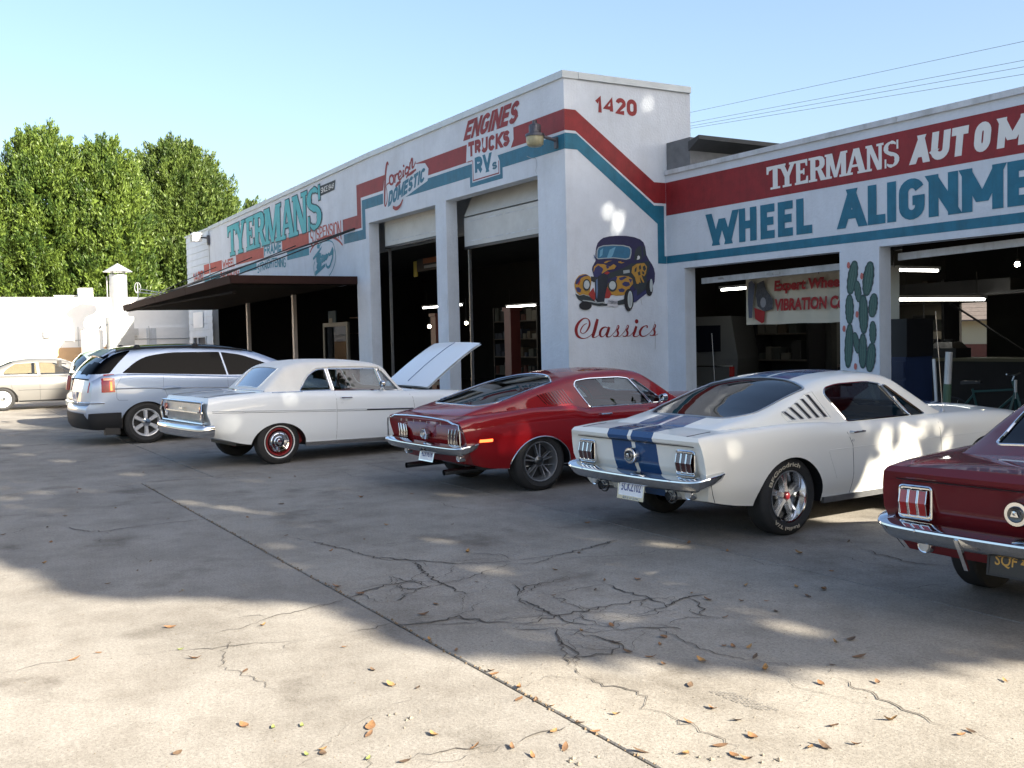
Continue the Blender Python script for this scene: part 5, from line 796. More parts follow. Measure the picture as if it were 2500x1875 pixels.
# shade trees east of the lot, outside the frame: their crowns cast the dappled shade
SV = np.array(SUN)
edge = [(-60, 3.3), (-28.7, 3.3), (-28.2, -.6), (-20, -.3), (-12, .25), (-8.9, .6), (-7.8, .87), (-7.35, 1.03), (-6.9, 1.68), (-6.4, 2.2), (-5.86, 2.25), (-4.85, 2.44), (-4.4, 3.0), (-4.3, 3.35), (-3.87, 3.43), (-3.5, 3.8), (-3.3, 4.5), (-3.0, 5.2), (-1.0, 6.5), (2, 8), (20, 20)]
DAP = [(-15.2, 1.06, 0, .12), (-14.4, 1.30, 0, .13), (-13.6, 1.55, 0, .13), (-12.8, 1.85, 0, .14), (-11.5, 1.35, 0, .10), (-12.1, 1.0, 0, .12), (-12.9, .95, 0, .12), (-14, .9, 0, .10), (-13.2, 1.3, 0, .10), (-14.2, 2.55, 0, .16), (-13.6, 2.72, 0, .14), (-11.2, 2.58, 0, .13), (-10.7, 2.75, 0, .15), (-10.2, 2.95, 0, .14), (-9.7, 3.12, 0, .08),
 (-11.25, 4.2, 0, .12), (-7.7, 3.75, 0, .13), (-9.2, 3.1, 0, .12), (-12.6, 3.6, 0, .12), (-16.5, 2.0, 0, .15), (-18, 1.6, 0, .15), (-20, 1.6, 0, .2), (-22, 2.0, 0, .2), (-9.9, 5.0, 0, .13), (-9.3, 5.15, 0, .1), (-6.9, 4.9, 0, .13), (-6.5, 5.2, 0, .12), (-5.2, 3.0, 0, .15), (-5.0, 3.6, 0, .12), (-6.5, 3.6, 0, .1), (-8.2, 2.6, 0, .12), (-7.6, 2.4, 0, .1), (-4.2, 4.3, 0, .12), (-5.6, 4.6, 0, .12)]
def carpt(pose, x, y, z):
    a = R(pose[2]); return (pose[0]+math.cos(a)*x-math.sin(a)*y, pose[1]+math.sin(a)*x+math.cos(a)*y, z)
GT, RED, NOVA, PAC, MAR = (-7.0, 6.2, 93.3), (-10.42, 5.93, 92.5), (-14.79, 4.355, 96.5), (-19.5, 3.56, 92), (-3.5, 6.1, 96)
for x, z, r in D2['gt']: DAP.append((*carpt(GT, x, -.86, z), r))
for x, z, r in D2['red']: DAP.append((*carpt(RED, x, -.84, z), r))
for x, z, r in D2['nova']: DAP.append((*carpt(NOVA, x, -.86, z), r))
for y, z, r in D2['tower']: DAP.append((-14.82, y, z, r))
DP = np.array([d[:3] for d in DAP]); DR = np.array([d[3] for d in DAP])*.9+.05
ex = np.array([e[0] for e in edge]); ey = np.array([e[1] for e in edge])
def lit_ok(C_, rs):
    t = C_[:, 2]/SV[2]; G_ = C_-SV*t[:, None]
    yb = np.interp(G_[:, 0], ex, ey); ok = G_[:, 1] > yb+np.abs(rs.normal(0, .10, len(C_)))+.06*np.sin(G_[:, 0]*5)
    for p, r in zip(DP, DR):
        d = C_-p; s = d@SV; q = d-s[:, None]*SV; ok &= ~((np.sum(q*q, 1) < (r*rs.uniform(.45, 1.4, len(C_)))**2) & (s > 0) & (rs.uniform(0, 1, len(C_)) > .03))
    return ok
def shade_tree(x, y, h, r, zb, n, label, seed):
    rs = np.random.RandomState(seed); t = thing('shade_tree', label, 'tree', (x, y, 0), group='shade trees beside the lot')
    trunk(t, h*.62, .3, 7, rs, r*.8, .35)
    k = int(n/26); a = rs.uniform(0, 6.283, k); u = rs.uniform(-1, 1, k); rad = rs.uniform(0, 1, k)**.38; q = np.sqrt(1-u*u)
    cc = np.stack([r*rad*q*np.cos(a), r*rad*q*np.sin(a), zb+(h-zb)/2*(1+u*rad)], 1)
    C_ = np.repeat(cc, 26, 0)+rs.normal(size=(k*26, 3))*.30; Wc = C_+np.array([x, y, 0]); ok = lit_ok(Wc, rs); C_ = C_[ok]
    leafmesh('crown', C_, rs.normal(size=C_.shape), .33, .20, 'oak', t, rs)
shade_tree(7.0, 11.0, 17.5, 4.8, 4.0, 56000, 'nearest shade tree beyond the right edge of the lot', 21); shade_tree(8.2, 17.2, 18.5, 5.2, 3.6, 62000, 'middle shade tree beyond the right end of the building', 22)
shade_tree(7.6, 21.0, 25.0, 4.8, 7.0, 56000, 'tall thin shade tree between the middle and farthest shade trees', 24)
shade_tree(8.0, 25.0, 20.5, 4.8, 7.0, 36000, 'farthest shade tree behind the right end of the building', 23)
# fallen leaves
def leafy(seed):
    r = random.Random(seed); n = 5; vs = []; fs = []; curl = r.uniform(.35, 1.1); tw = r.uniform(-.6, .6)
    for i in range(n+1):
        t = i/n; w = .5*math.sin(math.pi*min(1, t*.93+.04))**.8; z = .35*curl*(2*t-1)**2
        for j, s_ in enumerate((-1, 0, 1)):
            a = tw*(t-.5); y = s_*w*.5*math.cos(.5*curl); vs.append(((t-.5)+r.gauss(0, .015), y*math.cos(a), z+abs(s_)*w*.35*curl*(1 if r.random() < .9 else .4)+y*math.sin(a)))
    for i in range(n):
        for j in range(2): fs.append((i*3+j, i*3+j+1, i*3+j+4, i*3+j+3))
    o = len(vs); vs += [(.5, -.01, .35*curl), (.5, .01, .35*curl), (.72, .0, .2*curl)]; fs.append((o, o+1, o+2))
    me = bpy.data.meshes.new('leaf'); zmin = min(v[2] for v in vs); me.from_pydata([(a, b, c-zmin) for a, b, c in vs], [], fs); me.polygons.foreach_set('use_smooth', [True]*len(fs)); return me
LM = [leafy(i) for i in range(9)]
for i, me in enumerate(LM): me.materials.append(mat('dry_leaf', [(.20, .10, .04), (.14, .075, .035), (.26, .15, .055), (.09, .055, .03)][i % 4], .8, var=.4, vscale=60))
LG = LM[2].copy(); LG.materials.clear(); LG.materials.append(MT['leaf_green'])
for i, (x, y) in enumerate(D['leaves']):
    if y > 9.6: continue
    d = math.hypot(x, y); s_ = rnd.uniform(.035, .075)
    o = link('fallen_leaf', LM[i % 9], None, (x, y, .003)); o.scale = (s_, s_*rnd.uniform(.7, 1.3), s_*rnd.uniform(.35, .9)); o.rotation_euler = (rnd.gauss(0, .15), rnd.gauss(0, .12), rnd.uniform(0, 6.28))
    tag(o, 'dry curled brown leaf lying on the concrete of the lot', 'leaf', 'dry leaves on the concrete')
for i, (x, y) in enumerate(D['green_leaves']):
    s_ = .04; o = link('fallen_leaf', LG, None, (x, y, .003)); o.scale = (s_, s_, s_*.6); o.rotation_euler = (0, 0, rnd.uniform(0, 6.28)); tag(o, 'small greenish leaf on the sunlit concrete', 'leaf', 'greenish leaves on the concrete')
bm_ = MB()
for i, (x, y) in enumerate(D['bits']):
    for k_ in range(3):
        a, b_ = x+rnd.gauss(0, .03), y+rnd.gauss(0, .03); r = rnd.uniform(.004, .012); bm_.add([(a-r, b_-r, .002), (a+r*1.4, b_-r, .002), (a+r, b_+r, .002), (a-r, b_+r*.7, .002), (a, b_, .002+r*.8)], [(0, 1, 4), (1, 2, 4), (2, 3, 4), (3, 0, 4)])
for _ in range(1500):
    x = rnd.uniform(-9, -1.5); y = rnd.uniform(0, 6.5); r = rnd.uniform(.0012, .0035); bm_.add([(x-r, y-r, .001), (x+r, y-r, .001), (x+r, y+r, .001), (x-r, y+r, .001), (x, y, .001+r*1.2)], [(0, 1, 4), (1, 2, 4), (2, 3, 4), (3, 0, 4)])
g_ = bm_.build('grit', mat('gritm', (.20, .17, .13), .9, var=.6, vscale=90), ground); g_['kind'] = 'stuff'
# ================================================================== CARS
def pchip(xk, yk, x):
    xk = np.asarray(xk, float); yk = np.asarray(yk, float); h = np.diff(xk); d = np.diff(yk)/h; m = np.zeros(len(xk))
    m[0], m[-1] = d[0], d[-1]
    for i in range(1, len(xk)-1):
        if d[i-1]*d[i] > 0: w1 = 2*h[i]+h[i-1]; w2 = h[i]+2*h[i-1]; m[i] = (w1+w2)/(w1/d[i-1]+w2/d[i])
    x = np.clip(x, xk[0], xk[-1]); i = np.clip(np.searchsorted(xk, x)-1, 0, len(xk)-2); t = (x-xk[i])/h[i]
    return (2*t**3-3*t**2+1)*yk[i]+(t**3-2*t**2+t)*h[i]*m[i]+(-2*t**3+3*t**2)*yk[i+1]+(t**3-t**2)*h[i]*m[i+1]
def crsec(P_, nsub, breaks):
    out = []
    for i in range(len(P_)-1):
        p1, p2 = P_[i], P_[i+1]; p0 = P_[i-1] if i > 0 and i not in breaks else 2*p1-p2; p3 = P_[i+2] if i+2 < len(P_) and (i+1) not in breaks else 2*p2-p1
        for k in range(nsub[i]):
            t = k/nsub[i]; out.append(.5*((2*p1)+(-p0+p2)*t+(2*p0-5*p1+4*p2-p3)*t*t+(-p0+3*p1-3*p2+p3)*t**3))
    out.append(P_[-1]); return np.array(out)
def body_bm(spec):
    T = np.array(spec['body']); xs = T[:, 0]; x0, x1 = xs[0], xs[-1]; N = int((x1-x0)/.05)
    X = np.linspace(x0, x1, N+1); col = [pchip(xs, T[:, j], X) for j in range(1, T.shape[1])]
    rd, fd = spec['rear'], spec.get('front', lambda y, z: 0)
    secs = []
    for i in range(N+1):
        zb, yr, zr, yl, zl, ym, zm, yu, zu, ys, zs, yd, zd, zc = [c[i] for c in col]
        P_ = np.array([(0, zb), (.6*yr, zb), (yr, zr), (yl, zl), (ym, zm), (yu, zu), (ys, zs), (yd, zd), (yd*.5, zd+(zc-zd)*.72), (0, zc)])
        secs.append(crsec(P_, [2, 2, 4, 4, 4, 4, 4, 4, 5], spec.get('breaks', (2, 4))))
    K = len(secs[0]); bm = bmesh.new()
    def px(i, y, z):
        x = X[i]; tr = max(0, 1-(x-x0)/spec.get('rblend', .55)); tf = max(0, 1-(x1-x)/.6)
        return x+tr*tr*rd(abs(y), z)+tf*tf*fd(abs(y), z)
    g = []
    for i in range(N+1):
        row = []
        for s_ in (1, -1):
            r = []
            for k in range(K):
                y, z = secs[i][k]
                if s_ < 0 and (k == 0 or k == K-1): r.append(row[0][k]); continue
                r.append(bm.verts.new((px(i, y, z), s_*y, z)))
            row.append(r)
        g.append(row)
    for i in range(N):
        for s_ in (0, 1):
            for k in range(K-1):
                a, b, c, d = g[i][s_][k], g[i+1][s_][k], g[i+1][s_][k+1], g[i][s_][k+1]
                bm.faces.new((a, b, c, d) if s_ else (d, c, b, a))
    # end caps: rows between mirrored profile points
    nC = 14
    for end in (0, N):
        fnc = rd if end == 0 else fd
        rows = []
        for k in range(K):
            y, z = secs[end][k]; L_, Rr = g[end][0][k], g[end][1][k]
            if L_ is Rr: rows.append([L_]*(nC+1)); continue
            r = [L_]
            for j in range(1, nC): yy = y*(1-2*j/nC); r.append(bm.verts.new(((X[end]+fnc(abs(yy)+1e-3*0, z)), yy, z)))
            r.append(Rr); rows.append(r)
        for k in range(K-1):
            for j in range(nC):
                q = [rows[k][j], rows[k][j+1], rows[k+1][j+1], rows[k+1][j]]; u = []
                for v in q:
                    if v not in u: u.append(v)
                if len(u) < 3: continue
                try: bm.faces.new(u if end else u[::-1])
                except ValueError: pass
    bmesh.ops.remove_doubles(bm, verts=bm.verts, dist=1e-5); bmesh.ops.recalc_face_normals(bm, faces=bm.faces)
    return bm
def gh_bm(spec):
    T = np.array(spec['gh']); xs = T[:, 0]; x0, x1 = xs[0], xs[-1]; N = int((x1-x0)/.045); X = np.linspace(x0, x1, N+1)
    zt, yb, rr, zb = [pchip(xs, T[:, j], X) for j in (1, 2, 3, 4)]; k_ = spec['tumble']; bw, bwr = spec.get('bow', (.16, .10)); xm = spec.get('xmid', (x0+x1)/2)
    bm = bmesh.new(); g = []
    for i in range(N+1):
        h = max(zt[i]-zb[i], .004); crown = min(.035, h*.25); zr = zb[i]+h-crown; yr = yb[i]-k_*(zr-zb[i]); r = min(rr[i], (zr-zb[i])*.8)
        n = math.hypot(k_, 1); ps = (yr+k_*r/n, zr-r/n); pt = (yr-r, zr+crown*.25)
        P_ = [(yb[i]+k_*.05, zb[i]-.05), (yb[i], zb[i])]
        for t in (.33, .66): P_.append((yb[i]+(ps[0]-yb[i])*t, zb[i]+(ps[1]-zb[i])*t))
        for t in np.linspace(0, 1, 7): P_.append(((1-t)**2*ps[0]+2*t*(1-t)*yr+t*t*pt[0], (1-t)**2*ps[1]+2*t*(1-t)*(zr+.0)+t*t*pt[1]))
        for t in np.linspace(0, 1, 9)[1:]: yy = pt[0]*(1-t); P_.append((yy, zt[i]-(zt[i]-pt[1])*(yy/pt[0])**2))
        row = []
        for s_ in (1, -1):
            rw = []
            for j, (y, z) in enumerate(P_):
                if j == len(P_)-1 and s_ < 0: rw.append(row[0][j]); continue
                u = 1-(y/yb[i])**2 if yb[i] > 0 else 0
                wf = max(0, min(1, (X[i]-xm)/(x1-xm))); wr = max(0, min(1, (xm-X[i])/(xm-x0)))
                hz = max(0, min(1, (z-zb[i])/max(h, .01)))
                rw.append(bm.verts.new((X[i]+u*(bw*wf**1.5-bwr*wr**1.5), s_*y, z)))
            row.append(rw)
        g.append(row)
    K = len(P_)
    for i in range(N):
        for s_ in (0, 1):
            for k in range(K-1):
                a, b, c, d = g[i][s_][k], g[i+1][s_][k], g[i+1][s_][k+1], g[i][s_][k+1]; bm.faces.new((a, b, c, d) if s_ else (d, c, b, a))
    bmesh.ops.recalc_face_normals(bm, faces=bm.faces)
    # make sure normals point out
    up = sum(f.normal.z for f in bm.faces if f.calc_center_median().z > zt.max()-.05)
    if up < 0: bmesh.ops.reverse_faces(bm, faces=bm.faces)
    return bm
def pip(pt, poly):
    x, y = pt; c = False; n = len(poly)
    for i in range(n):
        x0, y0 = poly[i]; x1, y1 = poly[i-1]
        if (y0 > y) != (y1 > y) and x < (x1-x0)*(y-y0)/(y1-y0)+x0: c = not c
    return c
def cut(bm, poly, ax, test):
    u, v = ax; lo = (min(p[0] for p in poly)-.02, min(p[1] for p in poly)-.02); hi = (max(p[0] for p in poly)+.02, max(p[1] for p in poly)+.02)
    def near():
        o = []
        for f in bm.faces:
            if not test(f): continue
            c = [w.co for w in f.verts]
            if max(p[u] for p in c) < lo[0] or min(p[u] for p in c) > hi[0] or max(p[v] for p in c) < lo[1] or min(p[v] for p in c) > hi[1]: continue
            o.append(f)
        return o
    n = len(poly)
    for i in range(n):
        a, b = poly[i], poly[(i+1) % n]; d = math.hypot(b[0]-a[0], b[1]-a[1])
        if d < 1e-5: continue
        co = [0, 0, 0]; no = [0, 0, 0]; co[u], co[v] = a; no[u], no[v] = (b[1]-a[1])/d, -(b[0]-a[0])/d
        mx, my = (a[0]+b[0])/2, (a[1]+b[1])/2; fs = [f for f in near() if min(math.dist((w.co[u], w.co[v]), (mx, my)) for w in f.verts) < d*.5+.16]
        ge = list({e for f in fs for e in f.edges}); gv = list({w for f in fs for w in f.verts})
        bmesh.ops.bisect_plane(bm, geom=fs+ge+gv, plane_co=co, plane_no=no, dist=1e-5)
    return [f for f in near() if pip((f.calc_center_median()[u], f.calc_center_median()[v]), poly)]
def rounded(poly, r=.03, n=4):
    out = []; N = len(poly)
    for i in range(N):
        a, b, c = [Vector((*poly[(i+k) % N][:2],)) for k in (-1, 0, 1)]; rr = poly[i][2] if len(poly[i]) > 2 else r
        d1, d2 = (a-b), (c-b); l = min(rr, d1.length*.45, d2.length*.45)
        if l < .002: out.append((b.x, b.y)); continue
        p, q = b+d1.normalized()*l, b+d2.normalized()*l
        for k in range(n+1): t = k/n; w = p*(1-t)**2+b*2*t*(1-t)+q*t*t; out.append((w.x, w.y))
    return out
def loops(bm_faces):
    from collections import defaultdict
    es = [e for f in bm_faces for e in f.edges]; cnt = defaultdict(int); fset = set(bm_faces)
    for e in es: cnt[e] += 1
    B = [e for e, c in cnt.items() if c == 1]; adj = defaultdict(list)
    for e in B:
        for w in e.verts: adj[w].append(e)
    used = set(); out = []
    for e0 in B:
        if e0 in used: continue
        L_ = [e0.verts[0], e0.verts[1]]; used.add(e0)
        while True:
            nx = [e for e in adj[L_[-1]] if e not in used]
            if not nx: break
            e = nx[0]; used.add(e); L_.append(e.other_vert(L_[-1]))
        out.append(([w.co.copy() for w in L_[:-1]] if L_[0] is L_[-1] else [w.co.copy() for w in L_], L_[0] is L_[-1]))
    return out
def simp(L_, closed, d=.012):
    o = [L_[0]]
    for p in L_[1:]:
        if (p-o[-1]).length > d: o.append(p)
    return o
def pull(bm, faces, inset=.006):
    # copy the cut faces as (verts, faces), delete them from the shell; also return outline loops
    vm = {}; vs = []; fs = []; ls = loops(faces)
    nrm = {}
    for f in faces:
        for w in f.verts: nrm.setdefault(w, Vector()); nrm[w] += f.normal
    for f in faces:
        for w in f.verts:
            if w not in vm: vm[w] = len(vs); vs.append(w.co-nrm[w].normalized()*inset)
        fs.append(tuple(vm[w] for w in f.verts))
    bmesh.ops.delete(bm, geom=faces, context='FACES'); return vs, fs, ls
def bm_obj(bm, name, mats, parent, ang=32):
    bm.normal_update(); me = bpy.data.meshes.new(name); bm.to_mesh(me); bm.free()
    for m in mats: me.materials.append(MT[m])
    me.polygons.foreach_set('use_smooth', [True]*len(me.polygons)); me.set_sharp_from_angle(angle=R(ang)); return link(name, me, parent)
def sweep(mb, path, prof, m=0):
    # path: [(x,y,z)] in plan; prof: closed [(out, up)]
    S_ = [(p[3] if len(p) > 3 else 1.) for p in path]; P = [Vector(tuple(p)[:3]) for p in path]; n = len(P); k = len(prof); vs = []; fs = []
    for i in range(n):
        t = (P[min(i+1, n-1)]-P[max(i-1, 0)]); t.z = 0; t.normalize(); o = Vector((t.y, -t.x, 0))
        for a, b in prof: vs.append(P[i]+o*a*S_[i]+Vector((0, 0, b*S_[i])))
    for i in range(n-1):
        for j in range(k): fs.append((i*k+j, (i+1)*k+j, (i+1)*k+(j+1) % k, i*k+(j+1) % k))
    fs += [tuple(range(k)), tuple((n-1)*k+j for j in range(k))[::-1]]; mb.add(vs, fs, m)
def smoothpath(pts, n=5):
    o = []; P = [Vector(tuple(p)+((1.,) if len(p) < 4 else ())) for p in pts]
    for i in range(len(P)-1):
        p0 = P[max(i-1, 0)]; p1, p2 = P[i], P[i+1]; p3 = P[min(i+2, len(P)-1)]
        for k in range(n): t = k/n; o.append(.5*((2*p1)+(-p0+p2)*t+(2*p0-5*p1+4*p2-p3)*t*t+(-p0+3*p1-3*p2+p3)*t**3))
    o.append(P[-1]); return o
_wc = {}
def wheel(car, x, y, Rr, w, rr, kind, letter=False, zc=None):
    # outward +y; mirrored by rotation. wheel > tyre, spokes, hub_cap
    side = 1 if y > 0 else -1; key = (Rr, w, rr, kind)
    if key not in _wc:
        q = MB(); h = w/2
        q.lathe([(rr-.004, h*.72), (rr+.012, h*.92), (rr+(Rr-rr)*.5, h*1.04), (Rr-.028, h*.90), (Rr-.010, h*.80), (Rr-.001, h*.66), (Rr, 0), (Rr-.001, -h*.66), (Rr-.01, -h*.8), (Rr-.03, -h*.9), (rr+.01, -h*.9), (rr-.01, -h*.6)], 48); 
        for gy in (-.5, -.18, .18, .5): q.lathe([(Rr+.0008, h*gy-.004), (Rr+.0008, h*gy+.004)], 48)
        tyre = q
        q = MB(); deep = {'magnum': .42, 'ten': .35, 'cap': .75, 'six': .62, 'disc': .7}[kind]
        q.lathe([(rr+.004, h*.80), (rr+.002, h*.90), (rr-.010, h*.88), (rr-.016, h*.70), (rr-.024, h*deep), (rr-.034, h*deep-.03), (rr-.03, -h*.7)], 48, m=0)
        q.lathe([(rr-.03, -h*.1), (.001, -h*.1)], 32, m=1)
        rim = q; sp = MB(); hub = MB()
        def spoke(a, r0, r1, w0, w1, y0, y1, th, mb=sp):
            c, s_ = math.cos(a), math.sin(a)
            def pt(r, o, yy): return (r*c-o*s_, yy, r*s_+o*c)
            mb.hexa([pt(r0, -w0, y0-th), pt(r0, w0, y0-th), pt(r1, w1, y1-th), pt(r1, -w1, y1-th), pt(r0, -w0*.6, y0), pt(r0, w0*.6, y0), pt(r1, w1*.6, y1), pt(r1, -w1*.6, y1)])
        if kind == 'magnum':
            for k in range(5):
                a = k*2*math.pi/5+.3; spoke(a, .035, .110, .034, .024, h*.62, h*.50, .05)
                for d in (-.17, .17): spoke(a+d*.75, .085, rr-.022, .016, .016, h*.50, h*.40, .04)
            hub.lathe([(.026, h*.3), (.027, h*.74), (.020, h*.79), (.001, h*.80)], 20)
        if kind == 'ten':
            for k in range(5):
                for d in (-.17, .17): spoke(k*2*math.pi/5+.3+d, .05, rr-.028, .011, .010, h*.62, h*.38, .045)
            hub.lathe([(.062, h*.35), (.060, h*.58), (.035, h*.74), (.001, h*.76)], 20)
        if kind == 'six':
            for k in range(6): spoke(k*math.pi/3+.5, .04, rr-.02, .030, .042, h*.72, h*.76, .04)
            hub.lathe([(.075, h*.5), (.07, h*.72), (.03, h*.78), (.001, h*.78)], 20)
        if kind == 'cap':
            sp.lathe([(rr*.80, h*.80), (rr*.76, h*.92), (rr*.66, h*.86), (rr*.60, h*.93), (rr*.40, h*.84), (rr*.34, h*.92), (rr*.20, h*.90)], 40)
            for k in range(8): spoke(k*math.pi/4, rr*.60, rr*.70, .006, .008, h*.96, h*.93, .03)
            for a in (math.pi, ): spoke(a, .03, rr*.72, .006, .010, h*1.10, h*.98, .03)
            hub.lathe([(rr*.22, h*.88), (rr*.18, h*1.08), (.001, h*1.14)], 20)
        if kind == 'disc':
            sp.lathe([(rr*.98, h*.72), (rr*.90, h*.80), (rr*.62, h*.74)], 40)
            for k in range(14): spoke(k*math.pi/7, rr*.60, rr*.86, .016, .020, h*.80, h*.82, .03)
            sp.lathe([(rr*.62, h*.76), (rr*.3, h*.86)], 40); hub.lathe([(rr*.3, h*.85), (.001, h*.9)], 20)
        _wc[key] = (tyre, rim, sp, hub)
    tyre, rim, sp, hub = _wc[key]
    rimm = {'magnum': ['chrome', 'darkmetal'], 'ten': ['steel', 'black'], 'six': ['wheel_silver', 'black'], 'cap': ['vinyl_red', 'black'], 'disc': ['wheel_silver', 'black']}[kind]
    spm = {'magnum': 'wheel_bright', 'ten': 'wheel_gray', 'six': 'wheel_silver', 'cap': 'chrome', 'disc': 'wheel_silver'}[kind]
    wo = rim.build('wheel', rimm, car, 40); wo.location = (x, y, zc or Rr-.008); wo.rotation_euler = (0, 0, 0 if side > 0 else math.pi)
    ty = tyre.build('tyre', 'rubber', wo, 30); sp.build('spokes', spm, wo, 35); hub.build('hub_cap', 'cap_red' if kind == 'magnum' else ('darkmetal' if kind == 'ten' else 'chrome'), wo, 40)
    h = w/2
    if kind == 'cap': q = MB(); q.lathe([(rr+.022, h*.975), (rr+.036, h*1.015)], 48); q.build('whitewall_line', 'whitewall', wo)
    if letter:
        q = MB(); rm = (rr+Rr)/2-.004
        for txt, a0, dirn, hh in (('BFGoodrich', 2.75, -1, .036), ('Radial T/A', -1.2, -1, .030)):
            tot = 1.75 if dirn else 1; v, f = glyphs(txt, .02); L_ = 1.62 if txt[0] == 'B' else 1.2
            pts = []
            for u, ww in v:
                a = a0-u*L_; r = rm-hh/2+ww*hh
                pts.append((-r*math.cos(math.pi-a) if side > 0 else r*math.cos(a)*-1, h*1.052, r*math.sin(a)))
            q.add(pts, f); q.build('sidewall_lettering', 'raised_letter', wo); q = MB()
    return wo
class Proj:
    def __init__(s, bm): s.b = BVHTree.FromBMesh(bm)
    def side(s, x, z, sg, off=.002):
        h = s.b.ray_cast(Vector((x, sg*2, z)), Vector((0, -sg, 0)))
        return (h[0]+h[1]*off*(1 if h[1].y*sg > 0 else -1)) if h[0] is not None else None
    def top(s, x, y, off=.002):
        h = s.b.ray_cast(Vector((x, y, 3)), Vector((0, 0, -1))); return (h[0]+h[1]*off*(1 if h[1].z > 0 else -1)) if h[0] is not None else None
    def rear(s, y, z, off=.002):
        h = s.b.ray_cast(Vector((-4, y, z)), Vector((1, 0, 0))); return (h[0]+h[1]*off*(1 if h[1].x < 0 else -1)) if h[0] is not None else None
def dens(pts, d=.05):
    o = []
    for a, b in zip(pts[:-1], pts[1:]):
        k = max(1, int(math.dist(a, b)/d)); o += [tuple(a[j]+(b[j]-a[j])*i/k for j in range(len(a))) for i in range(k)]
    return o+[pts[-1]]
def side_line(mb, pr, pts, r, sides=(1, -1), off=.001, n=4):
    for sg in sides:
        P_ = [pr.side(x, z, sg, off) for x, z in dens(pts)]; P_ = [p for p in P_ if p is not None]
        if len(P_) > 1: mb.tube(P_, r, n)
def top_line(mb, pr, pts, r, off=.001):
    P_ = [pr.top(x, y, off) for x, y in dens(pts)]; P_ = [p for p in P_ if p is not None]
    if len(P_) > 1: mb.tube(P_, r, 4)
def arch_poly(cx, cz_, rx, rz, zb, flare=0.):
    P_ = [(cx+rx*math.cos(a), cz_+rz*math.sin(a)) for a in np.linspace(0, math.pi, 22)]
    return [(cx-rx-.02, zb)]+P_[::-1]+[(cx+rx+.01, zb)]
def seat(car, x, y, m, bench=False):
    w = .26 if not bench else .62; q = MB(); q.hexa([(x-.05, y-w, .32), (x+.48, y-w, .32), (x+.48, y+w, .32), (x-.05, y+w, .32), (x-.02, y-w*.95, .50), (x+.46, y-w*.95, .53), (x+.46, y+w*.95, .53), (x-.02, y+w*.95, .50)])
    s_ = q.build('seat', m, car); q = MB(); q.hexa([(x-.10, y-w*.95, .45), (x+.04, y-w*.95, .45), (x+.04, y+w*.95, .45), (x-.10, y+w*.95, .45), (x-.28, y-w*.8, .98), (x-.18, y-w*.8, .98), (x-.18, y+w*.8, .98), (x-.28, y+w*.8, .98)]); q.build('backrest', m, s_)
